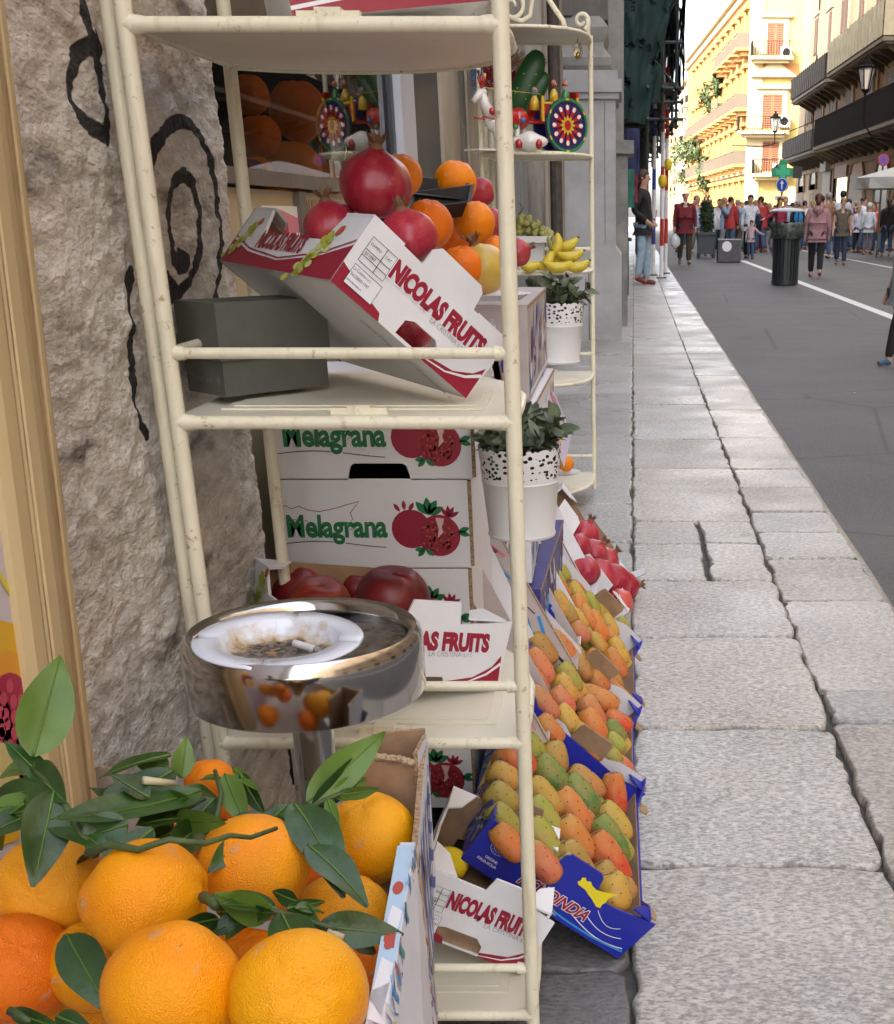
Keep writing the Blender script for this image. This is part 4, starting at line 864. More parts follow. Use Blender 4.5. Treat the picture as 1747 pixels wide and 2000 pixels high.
DENIM=cmat('denim',(.06,.11,.20)); LDEN=cmat('light_denim',(.30,.42,.52)); BLKC=cmat('black',(.012,.011,.012)); MAR=cmat('maroon',(.16,.012,.022)); KHA=cmat('khaki',(.045,.038,.022)); WHC=cmat('white',(.60,.64,.70)); PNKC=cmat('dusty_pink',(.36,.20,.21)); TAUP=cmat('taupe',(.10,.08,.055)); REDC=cmat('red',(.35,.02,.04)); NAVY=cmat('navy',(.012,.018,.05)); CHK=cmat('check',(.45,.33,.36)); GRYC=cmat('grey',(.25,.25,.26))
person('man in black sweater and light blue jeans standing on the pavement by the scaffold posts',1257,557,331,R_(75),BLKC,LDEN,'brown',(.12,.015,.03),.05,('hip','hip'),z=0,lv=2,long=.03)
person('older man in maroon sweater walking with white plastic bag',1337,517,372,R_(4),MAR,KHA,'grey',(.08,.05,.03),.14,('down','down'),extras=('bag','collar'),bulk=1.15,bald=1,lv=2)
person('person in white jacket seen from behind beyond the planter',1384,500,400,PI,WHC,GRYC,'dark',jacket=.1)
person('person in navy top with pale rucksack in the middle of the street',1416,478,402,PI,NAVY,DENIM,'dark',extras=('backpack',))
person('person with grey rucksack and dark trousers walking away beside the planter group',1430,478,396,PI+.3,GRYC,BLKC,'brown',extras=('backpack',),stride=.1)
person('man in white shirt with navy coat over his arm behind the child',1463,505,380,R_(5),WHC,BLKC,'dark',arms=('down','hip'),extras=('coat',),lv=2)
person('small child in checked shirt and jeans holding a hand in the street',1466,506,430,R_(-10),CHK,DENIM,'dark',arms=('down','out'),stride=.08)
person('woman in red blouse holding the child by the hand',1520,505,385,R_(20),cmat('crimson',(.25,.015,.05)),DENIM,'auburn',arms=('out','down'),stride=.12,long=.12,lv=2)
person('person in bright red trousers half hidden behind the child',1490,492,395,PI-.3,NAVY,REDC,'brown')
person('person in black jacket with bright blue rucksack behind the litter bin',1555,498,392,PI,BLKC,DENIM,'grey',extras=('bluepack',))
person('woman in dusty pink hooded jacket walking away on the road',1592,541,378,PI-.15,PNKC,BLKC,'auburn',(.22,.12,.10),.16,('down','down'),jacket=.12,extras=('hood',),bulk=1.12,lv=2,long=.02)
person('blonde woman in taupe top and dark jeans walking towards the camera',1641,518,386,R_(-8),TAUP,cmat('dark_denim',(.025,.04,.08)),'blond',(.1,.08,.06),.12,('down','down'),sleeve='short',bulk=1.05,lv=2,long=.02)
person('tall man in white shirt behind the blonde woman',1640,503,372,PI,WHC,DENIM,'dark',(.6,.6,.6))
person('grey haired man standing behind the woman in the pink jacket',1612,505,376,PI+.4,cmat('rust',(.28,.16,.10)),DENIM,'grey')
person('older woman in white top and grey trousers with her back turned',1693,498,396,PI-.2,WHC,cmat('mauve',(.16,.14,.18)),'white',jacket=.03,stride=.05)
person('woman with long black hair and blue jeans at the right of the crowd',1730,502,388,PI,BLKC,DENIM,'dark',(.6,.6,.62),.12,long=.28,bulk=1.05,lv=2)
person('person in white blouse between the white top and the taupe top',1672,494,402,R_(30),cmat('blouse',(.5,.5,.62)),BLKC,'blond')
person('person in black dress standing behind the long haired woman',1741,490,380,PI+.5,BLKC,BLKC,'auburn',skirt=.4)
person('motionless figure in dark clothes between scaffold posts and older man',1322,492,398,PI/2,NAVY,BLKC,'dark')
person('person in grey jumper far behind the child and the bin',1500,484,398,.4,GRYC,DENIM,'blond')
# boy walking out of the right edge
bp_=atZ(1738,708,ROADZ)
person('boy in dark trousers and blue trainers walking at the right edge',1752,712,440,R_(-75),cmat('tee',(.35,.36,.40)),BLKC,'dark',(.02,.09,.18),.20,('down','down'),sleeve='short',lv=2,bulk=1.08)
# the far crowd : three figures copied with colours of their own
CL1=mat('crowd_top',(.5,.5,.5),.85,objcol=True,var=.3,vscale=8)
protos=[]; protoH=1.5307
def crowd_proto(k):
    t=person('x',1450,470,405,0,CL1,(DENIM,BLKC,TAUP,GRYC,DENIM,BLKC)[k],('dark','brown','grey','blond','auburn','dark')[k],stride=(.1,0,.06,.14,0,.08)[k],arms=(('down','hip'),('fwd','down'),('down','fold'),('up','down'),('fold','down'),('down','down'))[k],lv=0,long=(0,.12,0,.2,.05,.15)[k],jacket=(0,0,.1,0,.08,0)[k],skirt=(0,0,0,0,.35,0)[k],extras=((),(),('backpack',),(),(),('bag',))[k],bulk=(1,1.1,1.15,.95,1.05,1.1)[k])
    return t
protos=[crowd_proto(k) for k in range(6)]
rc=random.Random(21); cnt=0
cols=[('white',(.6,.62,.66)),('pink',(.45,.2,.25)),('black',(.02,.02,.02)),('navy',(.02,.03,.09)),('red',(.35,.03,.03)),('grey',(.25,.25,.25)),('pale blue',(.25,.36,.5)),('teal',(.03,.15,.17)),('cream',(.5,.45,.34))]
spots=[]
for i in range(84):
    x=1345+ ((i*37)%84*400/84)+rc.uniform(-4,4); Y=rc.uniform(50,96) if i%3 else rc.uniform(43,56); spots.append((x,Y))
names_lm=((1370,'left of the planter shrub'),(1410,'above the planter'),(1450,'over the grey block'),(1490,'behind the child'),(1530,'left of the litter bin'),(1570,'behind the litter bin'),(1610,'behind the pink jacket'),(1660,'behind the blonde woman'),(1700,'beyond the white top'),(1800,'at the right edge'))
seen={}
for i,(x,Y) in enumerate(spots):
    src=protos[i%6]; r=src if i<6 else None
    g=atY(x,440,Y)
    if i>=len(protos):
        r=src.copy(); COL.objects.link(r)
        for c in src.children:
            c2=c.copy(); COL.objects.link(c2); c2.parent=r
            for g2 in c.children: g3=g2.copy(); COL.objects.link(g3); g3.parent=c2
    r.location=(g.x,Y,ROADZ); s0=rc.uniform(.92,1.06); 
    base=ORG[src]
    r['_']=0; del r['_']
    r.rotation_euler=(0,0,rc.choice((0,PI,PI+.5,PI-.5,.5,1.5)))
    hgt=1.68*s0; 
    r.scale=(hgt/protoH,)*3 if 'protoH' in globals() else (1,1,1)
    cn,cc=cols[(i*5+i//4)%9]
    for c in r.children:
        if c.name.startswith('top'): c.color=(*cc,1)
    lm=next(n for q,n in names_lm if x<q); dist='nearer' if Y<70 else ('farther' if Y>84 else 'middle distance')
    key=(cn,lm,dist); seen[key]=seen.get(key,0)+1
    r['label']='%s %s person in %s top, %s'%(dist,('walking','standing','rucksack carrying','striding','skirted','bag carrying')[i%6],cn,lm)+('' if seen[key]==1 else ', second such one'); r['category']='person'; r['group']='people in the far crowd'
# ================================================================== ETAGERES
def etagere(name,label,M,tops):
    """corner unit in local coordinates: x along the straight front, y depth, z up; width .375, depth .36"""
    o=M.translation; t=thing(name,label,'shelf unit',tuple(o),'cream metal corner shelf units')
    Wd,Dp=.3735,.36
    def post(path,r=.0135):
        m=MB(); m.tube(path,r,14,0,M); return obj('post',m,CREAM,t,True,50)
    zt=tops
    post([(0,0,0),(0,0,zt)],.0090); post([(-.019,.012,0),(-.019,.012,zt)],.0085); post([(Wd,0,0),(Wd,0,zt)],.0092); post([(-.0,Dp,0),(-.0,Dp,zt)],.0085)
    wx=lambda z:Wd
    for z in (.063,.463,.850,1.238,1.62):
        if z>zt: continue
        w_=wx(z)
        out=[(0,0),(w_,0),(w_,.10),(w_-.004,.20),(w_-.028,.30),(w_-.075,.375),(w_-.14,.415),(w_-.20,.43),(.12,.43),(.05,.41),(0,.375)]
        m=MB(); m.prism(out,M@Matrix.Translation((0,0,z+.004)),.008); 
        c=(w_*.5,.2); inn=[(c[0]+(x-c[0])*.80,c[1]+(y-c[1])*.80) for x,y in out]; m.prism(inn,M@Matrix.Translation((0,0,z+.0068)),.0025)
        inn=[(c[0]+(x-c[0])*.74,c[1]+(y-c[1])*.74) for x,y in out]; m.prism(inn,M@Matrix.Translation((0,0,z+.0086)),.0016)
        s=obj('shelf_plate',m,CREAMD,t)
        m=MB(); m.tube([(x,y,z-.002) for x,y in out+[out[0]]][1:],.0055,8,0,M); m.tube([(0,-.002,z-.003),(w_,-.002,z-.003)],.0074,12,0,M); m.tube([(w_-.020,0,z-.003),(w_-.006,0,z-.003)],[.0080,.0100],10,0,M); m.tube([(.020,0,z-.003),(.006,0,z-.003)],[.0080,.0100],10,0,M); obj('shelf_rim',m,CREAM,s,True,50)
        m=MB(); m.box(w_*.45,.012,z+.004,w_*.62,.024,z+.011,0,M); m.box(w_*.5,.010,z+.004,w_*.57,.028,z+.014,0,M); obj('hinge_clip',m,CREAM,s)
        if z<1.2 or zt>1.7:
            m=MB(); zr=z+.071; w2=wx(zr); m.tube([(0,0,zr),(w2,0,zr)],.0062,10,0,M); m.tube([(0,0,zr),(0,Dp,zr)],.0062,10,0,M)
            for q in ((.006,0,zr),(w2-.018,0,zr)): m.tube([(q[0],q[1],q[2]),(q[0]+.012,q[1],q[2])],[.0085,.0072],10,0,M)
            obj('guard_rail',m,CREAM,t,True,50)
    return t
E1=Matrix.Translation((-.494,1.42,0))
et1=etagere('etagere','cream metal corner shelf unit in the foreground holding the fruit boxes',E1,1.70)
E2=Matrix.Translation((-.487,5.15,.02))@Matrix.Scale(1.0,4)@Matrix.Diagonal((1,-1,1,1))
et2=etagere('etagere','distant cream metal corner shelf unit with the toy cart and bananas',E2,1.64)
# scrolls on the far unit
m=MB()
def scroll(cx,cz,r0,turns,sgn,y,start,ln):
    pts=[]
    for i in range(40):
        a=start+sgn*turns*2*PI*i/39; r=r0*(1-.72*i/39); pts.append((cx+r*math.cos(a),y,cz+r*math.sin(a)))
    return pts
def px2(x,y,Y=5.15): p=atY(x,y,Y); return (p.x,p.z)
for (x,y),r,sg,st_ in (((1136,40),.030,1,-1.2),((1000,12),.045,-1,1.0)):
    cx,cz=px2(x,y); m.tube(scroll(cx,cz,r,1.15,sg,5.15,st_,0),[.008-.003*i/39 for i in range(40)],8)
a=px2(1150,70);b=px2(1149,45);m.tube([(a[0],5.15,a[1]),(b[0],5.15,b[1]),(px2(1148,35)[0],5.15,px2(1148,35)[1])],.008,8)
pts=[(1107,68),(1100,40),(1085,18),(1070,-5),(1060,-40)]; m.tube([(px2(*p)[0],5.15,px2(*p)[1]) for p in pts],.009,8)
pts=[(1000,34),(1020,40),(1036,30),(1040,0),(1030,-30)]; m.tube([(px2(*p)[0],5.15,px2(*p)[1]) for p in pts],.008,8)
obj('scroll_ornament',m,CREAM,et2,True)
# box on the very top shelf of the near unit (only its bottom shows)
# ================================================================== CARTONS
def crate(name,label,M,L,W,H,outer,inner,front=None,endw=None,cat='crate',group=None,t=.004,back=None,lowend=.62,flap=True,floor=True,fl=None,holes=True):
    """open carton; front wall y=0, left end x=0; M places the near left bottom corner"""
    T=thing(name,label,cat,tuple(M.translation),group)
    mats=[outer,inner,KRAFTD]
    F_=front or [(0,0),(L*.34,0),(L*.36,H*.16),(L*.60,H*.16),(L*.62,0),(L,0),(L,H),(L*.76,H*.86),(L*.74,H*1.12),(L*.42,H*1.12),(L*.40,H*.86),(L*.0,H)]
    Mf=M@frame((0,0,0),(1,0,0),z=(0,-1,0)); m=MB(); m.prism(F_,Mf,t); obj('front_wall',m,mats,T)
    Mb=M@frame((0,W,0),(1,0,0),z=(0,-1,0)); m=MB(); m.prism(back or F_,Mb,t,(1,0,2)); obj('back_wall',m,mats,T)
    E_=endw or [(0,0),(W,0),(W,H),(W*.82,H),(W*.76,H*lowend),(W*.24,H*lowend),(W*.18,H),(0,H)]
    m=MB(); m.prism([(-x,y) for x,y in E_][::-1],M@frame((0,t,0),(0,-1,0),z=(-1,0,0)),t); obj('end_wall',m,mats,T)
    m=MB(); m.prism(E_,M@frame((L,t,0),(0,1,0),z=(1,0,0)),t); obj('end_wall',m,mats,T)
    if floor: m=MB(); m.box(.001,.001,0,L-.001,W,.004,[0,1,0,0,0,0],M); obj('base',m,[fl or outer,inner],T)
    if flap:
        fk=flap if flap is not True else 1
        for x0_,sx_ in ((0,1),(L,-1)):
            if fk!=1 and sx_==1: continue
            for y0_,sy in ((0,1),(W,-1)):
                m=MB(); m.prism([(x0_,y0_),(x0_+sx_*.055*L/.25*fk,y0_+sy*.002),(x0_+sx_*.030*L/.25*fk,y0_+sy*.055*fk),(x0_,y0_+sy*.075*fk)][::(1 if sx_*sy>0 else -1)],M@Matrix.Translation((0,0,H+.002)),.003); obj('corner_flap',m,mats,T)
    return T
def nicolas_print(T,M,L,H,W=None,end=False,info=True,x0f=.23):
    d=Decal()
    k=H
    d.poly([(0,0),(L*.33,0),(L*.31,H*.10),(L*.18,H*.17),(.0,H*.30)] if not end else [(0,0),(L*.36,0),(L*.34,H*.16),(L*.16,H*.2),(0,H*.32)],RED,1)
    d.poly([(L*.62,0),(L,0),(L,H*.50),(L*.95,H*.33),(L*.84,H*.17),(L*.62,H*.075)],RED,1)
    d.strip([(L*.62,H*.03),(L*.8,H*.09),(L*.92,H*.22),(L,H*.38)],[.001,.002,.003,.004],WHT,2)
    sz=H*.34
    tw_0=max(v[0] for v in text2d('NICOLAS FRUITS',sz,sz*.065,1,0,1.0)[0]); xs_=(.915-x0f)*L/tw_0
    d.text('NICOLAS FRUITS',L*x0f,H*.56,sz,RED,4,sz*.065,xs_,0,1.0,0,None); d.text('NICOLAS FRUITS',L*x0f-.0006,H*.56-.0012,sz,WHT,3,sz*.09,xs_,0,1.0)
    d.text('LA CRISTINA s.r.l.',L*.56,H*.46,sz*.32,GRYP,3,0,.8)
    if info:
        a,b=L*.055,H*.44; w_,h_=L*.17,H*.36
        for p in ([(a,b),(a+w_,b),(a+w_,b+h_),(a,b+h_),(a,b)],[(a,b+h_*.5),(a+w_,b+h_*.5)],[(a+w_*.6,b),(a+w_*.6,b+h_)],[(a,b+h_*.25),(a+w_,b+h_*.25)]): d.strip(p,.0007,BLK,3)
        d.text('011097',a+.002,b+h_*.3,H*.07,BLK,3,0,.8); d.text('CAT.',a+w_*.66,b+h_*.7,H*.05,BLK,3); d.text('CAMPO',a+.002,b+h_*.72,H*.05,BLK,3)
        d.poly([(a,H*.10),(a+w_*1.1,H*.10),(a+w_*1.1,H*.38),(a,H*.38)],WHT,2); d.strip([(a,H*.10),(a+w_*1.1,H*.10),(a+w_*1.1,H*.38),(a,H*.38),(a,H*.10)],.0007,BLK,3)
        d.text('La Cristina s.r.l.',a+.001,H*.31,H*.058,BLK,3,0,.8); d.text('Tel.3283011747',a+.001,H*.23,H*.058,BLK,3,0,.8); d.text('www.lacristina.it',a+.001,H*.15,H*.045,BLK,3,0,.8)
    return d
def grapes_print(d,x,y,k):
    g1=mat('grape_print',(.42,.45,.06),.5); g2=mat('grape_print_light',(.55,.58,.20),.5); r_=random.Random(2)
    for i in range(26):
        a=i/26; d.disc(x+k*(a*.75+r_.uniform(-.34,.34)),y+k*(a*1.0+r_.uniform(-.16,.16)),k*.17,k*.10,g1 if i%2 else g2,3+i%2,9)
    d.leaf(x+k*.9,y+k*1.1,k*.4,k*.22,.6,mat('autumn_print',(.5,.10,.02),.5),4)
# A : tilted crate on the middle shelf
s=.955
AX=V((.6217,.4336,-.6523)); AY=V((-.5538,.8322,.0253)); AZ=AX.cross(AY)
A0=CAM+(V((-.3212,1.4652,.9936))-CAM)*s
MA=frame(A0,AX,AY); LA,WA,HA=.2126*s,.3913*s,.0864*s
fr=[(0,0),(LA*.44,0),(LA*.45,HA*.26),(LA*.50,HA*.33),(LA*.66,HA*.33),(LA*.70,HA*.22),(LA*.70,0),(LA,0),(LA*1.02,HA*.62),(LA,HA),(LA*.74,HA*1.0),(LA*.73,HA*1.25),(LA*.70,HA*1.32),(LA*.40,HA*1.32),(LA*.36,HA*1.22),(LA*.355,HA*.98),(0,HA)]
tA=crate('fruit_crate','white and crimson fruit crate tilted on the middle shelf and leaning over the green shoebox',MA,LA,WA,HA,CARDW,KRAFT,front=fr,group='white fruit crates with crimson lettering',lowend=.58,fl=CARDW)
d=nicolas_print(tA,MA,LA,HA); d.make('printed_lettering',MA@frame((0,-.0001,0),(1,0,0),z=(0,-1,0)),tA)
d=Decal(); W_=WA
# end wall seen from outside runs from back (left) to front (right)
d.poly([(0,0),(W_,0),(W_,HA*.55),(W_*.80,HA*.32),(W_*.5,HA*.16),(W_*.2,HA*.24),(0,HA*.42)],RED,1); d.strip([(0,HA*.48),(W_*.2,HA*.29),(W_*.5,HA*.2),(W_*.8,HA*.37),(W_,HA*.62)],[.002]*5,RED,2)
d.text('NICOLAS FRUITS',W_*.24,HA*.33,HA*.40,RED,3,HA*.018,.62,.1,.98); d.text('LA CRISTINA s.r.l.',W_*.52,HA*.215,HA*.07,GRYP,3)
grapes_print(d,W_*.03,HA*.15,HA*.5); grapes_print(d,W_*.70,HA*-.02,HA*.62); d.make('end_lettering',MA@frame((-.0002,WA,0),(0,-1,0),z=(-1,0,0)),tA)
d=Decal(); d.text('CRISTINA s.r.l.  Contrada Grazia',.06,-.06,.016,GRYP,1,.0001,.8,0); d.make('base_lettering',MA@frame((.01,.0,-.0003),(1,0,0),z=(0,0,-1)),tA)
# B : green shoebox
SX=V((.6777,.7353,-.0053)).normalized(); SX=V((.678,.735,0)).normalized(); SY=V((-.735,.678,0)).normalized()
MS=frame((-.4610,1.497,.8645),SX,SY); 
OLIVE=mat('olive_card',(.095,.098,.078),.75,var=.15,vscale=20,bump=.08,bscale=150)
sb=thing('shoebox','dark olive green shoebox with lid on the left of the middle shelf','box',(-.461,1.497,.8645))
m=MB(); m.box(0,0,0,.1435,.083,.060,0,MS); obj('tray',m,OLIVE,sb)
m=MB(); m.box(-.0035,-.0035,.040,.147,.0865,.1035,0,MS); obj('lid',m,OLIVE,sb)
d=Decal(); PG=mat('pale_green_print',(.13,.14,.11),.6); d.text('Timberland',.012,.014,.0125,PG,1,.0002,.8); d.disc(.072,.018,.005,.0055,PG,1,10); d.make('side_logo',MS@frame((-.0006,.083,0),(0,-1,0),z=(-1,0,0)),sb)
d=Decal(); d.disc(.05,.042,.026,.017,PG,1,24).disc(.05,.042,.023,.0145,OLIVE,2,24); d.strip([(.05,.03),(.05,.053)],.003,PG,3); 
for q in (-.010,-.005,.005,.010): d.strip([(.05,.036),(.05+q,.050)],.0018,PG,3)
d.make('lid_emblem',MS@Matrix.Translation((0,0,.1037)),sb)
# C : peach crate on the lower shelf
def ypr(t,yaw,tilt,roll):
    cy,sy=math.cos(yaw),math.sin(yaw);ct,st=math.cos(tilt),math.sin(tilt);cr,sr=math.cos(roll),math.sin(roll)
    Rz=Matrix(((cy,-sy,0),(sy,cy,0),(0,0,1)));Ry=Matrix(((ct,0,st),(0,1,0),(-st,0,ct)));Rx=Matrix(((1,0,0),(0,cr,-sr),(0,sr,cr)))
    return Matrix.Translation(V(t))@(Rz@Rx@Ry).to_4x4()
LC,WC,HC=.236,.36,.092
MC=ypr((-.3685,1.453,.5226),.518,.20,-.042)
fr=[(0,0),(LC*.42,0),(LC*.44,HC*.16),(LC*.66,HC*.16),(LC*.68,0),(LC,0),(LC*1.04,HC),(LC*.73,HC*.92),(LC*.72,HC*1.24),(LC*.45,HC*1.24),(LC*.40,HC*.92),(0,HC)]
tC=crate('fruit_crate','white and crimson fruit crate of peaches on the lower shelf behind the ashtray',MC,LC,WC,HC,CARDW,KRAFT,front=fr,group='white fruit crates with crimson lettering',lowend=.62,back=[(0,0),(LC,0),(LC,HC*1.0),(0,HC*1.0)])
nicolas_print(tC,MC,LC,HC).make('printed_lettering',MC@frame((0,-.0001,0),(1,0,0),z=(0,-1,0)),tC)
d=Decal(); d.poly([(WC*.75,0),(WC,0),(WC,HC*.6),(WC*.86,HC*.2)],RED,1).poly([(0,0),(WC*.25,0),(WC*.10,HC*.25),(0,HC*.6)],RED,1); grapes_print(d,WC*.03,HC*.2,HC*.6); d.make('end_lettering',MC@frame((-.0002,WC,0),(0,-1,0),z=(-1,0,0)),tC)
# D : bottom shelf crate
MD=ypr((-.3045,1.50,.146),.0,.426,.0); LD,WD,HD=.180,.26,.105
fr=[(0,0),(LD*.20,0),(LD*.22,HD*.22),(LD*.30,HD*.26),(LD*.56,HD*.26),(LD*.62,HD*.16),(LD*.62,0),(LD,0),(LD*1.05,HD*.9),(LD*.82,HD*1.0),(LD*.80,HD*1.2),(LD*.50,HD*1.2),(LD*.46,HD*.98),(0,HD)]
tD=crate('fruit_crate','white and crimson fruit crate with a lemon on the bottom shelf',MD,LD,WD,HD,CARDW,KRAFT,front=fr,group='white fruit crates with crimson lettering')
d=nicolas_print(tD,MD,LD,HD); d.make('printed_lettering',MD@frame((0,-.0001,0),(1,0,0),z=(0,-1,0)),tD)
# E : crate on the top shelf, only its underside and red corner show
p0=atY(640,-12,1.60); ME=frame((-.345,1.50,1.250),V((.93,.30,.12)),V((-.3,.95,0)))
tE=crate('fruit_crate','fruit crate on the uppermost shelf with only its crimson corner in view',ME,.215,.30,.09,CARDW,KRAFT,group='white fruit crates with crimson lettering')
d=Decal(); d.poly([(0,0),(.215,0),(.215,.09),(0,.05)],RED,1); d.strip([(0,.01),(.215,.03)],.004,WHT,2); d.make('printed_band',ME@frame((0,-.0001,0),(1,0,0),z=(0,-1,0)),tE)
# F : stack of pomegranate cartons
YM=2.0
names_=('topmost','second from the top','middle','fourth from the top','lowest')
for k in range(5):
    z0_=.529+.143*(1-k)+0; 
    z0_=.672-.1455*k; h=.1435; xo=(.0,-.002,.0,.003,.004)[k]+.006*0
    X0,X1=-.556+xo-k*.006,-.238-.008*k*.9+xo
    t=thing('fruit_carton','white carton with pomegranate picture, %s of the stack behind the shelf unit'%names_[k],'carton',((X0+X1)/2,YM,z0_),'stacked pomegranate cartons')
    L_=X1-X0; M=Matrix.Translation((X0,YM,z0_))
    out=[(0,0),(L_*.0+.0,0),(L_,0),(L_,h),(L_*.72,h),(L_*.70,h+.022),(L_*.68,h+.026),(L_*.44,h+.026),(L_*.42,h+.022),(L_*.40,h),(0,h)] if k in(1,) else [(0,0),(L_,0),(L_,h),(0,h)]
    m=MB(); m.prism(out,M@frame((0,0,0),(1,0,0),z=(0,-1,0)),.005,(0,1,2)); obj('front_wall',m,[CARDW,KRAFT,KRAFTD],t)
    m=MB(); m.box(0,.006,0,L_,.36,h-.001,0,M); obj('body',m,CARDW,t)
    m=MB(); m.box(L_-.001,.001,.002,L_+.005,.011,h-.002,0,M); obj('corrugated_corner',m,KRAFTD,t)
    d=Decal()
    d.strip([(L_*(.03+x*.42),h*(.42+y*.34)) for x,y in SICILY+[SICILY[0]]][:16] if True else [],.0012,RED,1)
    d.strip([(L_*(.03+x*.42),h*(.42+y*.34)) for x,y in SICILY[13:]]+[(L_*.05,h*.55)],.0009,RED,1)
    d.text('Melagrana',L_*.065,h*.36,.050,GRN,4,.0017,.80,0,1.0,0,WHT,.0016)
    d.text('di',L_*.002,h*.24,.018,BLK,3,0,.7,.3)
    d.strip([(L_*(.02+.05*i),h*(.27+.035*math.sin(i*.4))) for i in range(12)],.0014,BLK,2)
    pomegranate_print(d,L_*.60,h*.10,.118)
    d.make('pomegranate_print',M@frame((0,-.0001,0),(1,0,0),z=(0,-1,0)),t)
# ================================================================== FRUIT
def fruit_x(kind):
    def f(n,L,b,mp,src):
        if kind=='orange':
            v=vor(n,L,mp.outputs[0],34); bp=n.new('ShaderNodeBump'); bp.inputs['Strength'].default_value=.5; bp.inputs['Distance'].default_value=.0013; L.new(v,bp.inputs['Height'])
            bp2=n.new('ShaderNodeBump'); bp2.inputs['Strength'].default_value=.35; bp2.inputs['Distance'].default_value=.005; L.new(noi(n,L,mp.outputs[0],1.6,4),bp2.inputs['Height']); L.new(bp.outputs[0],bp2.inputs['Normal']); L.new(bp2.outputs[0],b.inputs['Normal'])
            c=mix(n,L,rng(n,L,noi(n,L,mp.outputs[0],.7,4),.4,.7,0,.5),src,mix(n,L,1,src,(1.0,.72,.5),'MULTIPLY'))
            c=mix(n,L,rng(n,L,noi(n,L,mp.outputs[0],1.7,6),.64,.72,0,.5),c,(.50,.33,.20))
            c=mix(n,L,rng(n,L,noi(n,L,mp.outputs[0],7,2),.72,.78,0,.5),c,(.2,.10,.02)); return c
        if kind=='pear':
            sz_=n.new('ShaderNodeSeparateXYZ'); L.new(mp.outputs[0],sz_.inputs[0]); src=mix(n,L,rng(n,L,sz_.outputs[2],-.3,1.5,0,.38),src,(.36,.34,.06)); src=mix(n,L,rng(n,L,sz_.outputs[2],-.3,-1.5,0,.35),src,(.45,.10,.03)); g=noi(n,L,mp.outputs[0],1.1,4); c=mix(n,L,rng(n,L,g,.38,.64,0,.75),src,mix(n,L,.5,src,(.46,.27,.09)))
            c=mix(n,L,rng(n,L,noi(n,L,mp.outputs[0],4,3),.6,.8,0,.3),c,(.6,.45,.25)); c=mix(n,L,rng(n,L,noi(n,L,mp.outputs[0],1.5,5),.64,.72,0,.5),c,(.25,.14,.06)); return c
        if kind=='pom':
            m2=n.new('ShaderNodeMapping'); m2.inputs['Scale'].default_value=(1,1,.35); L.new(mp.outputs[0],m2.inputs[0])
            g=noi(n,L,m2.outputs[0],1.6,6); c=mix(n,L,rng(n,L,g,.4,.66,0,.8),src,mix(n,L,.5,src,(.55,.12,.10)))
            c=mix(n,L,rng(n,L,noi(n,L,mp.outputs[0],9,3),.62,.8,0,.4),c,(.6,.30,.22)); c=mix(n,L,rng(n,L,noi(n,L,mp.outputs[0],1.6,5),.68,.72,0,.7),c,(.35,.18,.08)); return c
        if kind=='peach':
            g=noi(n,L,mp.outputs[0],.9,3); return mix(n,L,rng(n,L,g,.42,.6,0,.7),src,mix(n,L,.5,src,(.34,.025,.012)))
    return f
ORANGE=mat('orange_peel',(.8,.3,.01),.40,objcol=True,extra=fruit_x('orange'),spec=.28)
PEAR=mat('prickly_pear_skin',(.6,.3,.05),.5,objcol=True,extra=fruit_x('pear'),spec=.3)
POM=mat('pomegranate_skin',(.3,.01,.03),.33,objcol=True,extra=fruit_x('pom'),spec=.4,bump=.25,bscale=3,bd=.002)
PEACH=mat('nectarine_skin',(.13,.006,.010),.42,objcol=True,extra=fruit_x('peach'),sub=.08)
AREO=mat('areole_dot',(.05,.02,.012),.8); CALY=mat('dry_calyx',(.26,.13,.07),.75,var=.5,vscale=60); STEMG=mat('stem_button',(.16,.19,.05),.7,var=.4,vscale=90)
def me_of(mb,name,mats,**k): return mb.mesh(name,mats,True,**k)
# unit meshes, radius 1 (scaled per object)
def orange_mesh(seed,nub=.0):
    m=MB()
    def fn(d):
        e=1+.028*noise.noise(d*1.3+V((seed,0,0)))+.008*noise.noise(d*5)
        if d.z>.90: e-=.11*((d.z-.90)/.10)**2
        if d.z<-.8: e+=nub*((-.8-d.z)/.2)**2.2
        if d.z>.70: a=math.atan2(d.y,d.x); e+=.02*math.sin(a*6+seed)*(1-abs(d.z-.88)/.18 if abs(d.z-.88)<.18 else 0)
        return e
    m.ball((0,0,0),(1,1,.96),56,36,0,fn); return me_of(m,'orange',ORANGE)
OM=[orange_mesh(1),orange_mesh(5,.12),orange_mesh(9,.05)]
m=MB(); m.lathe([(0,.045),(.03,.05),(.07,.035),(.105,.01),(.12,-.03)],10,wob=lambda q,t:1+.22*math.cos(5*q)*t); OSTEM=me_of(m,'stem_button',STEMG)
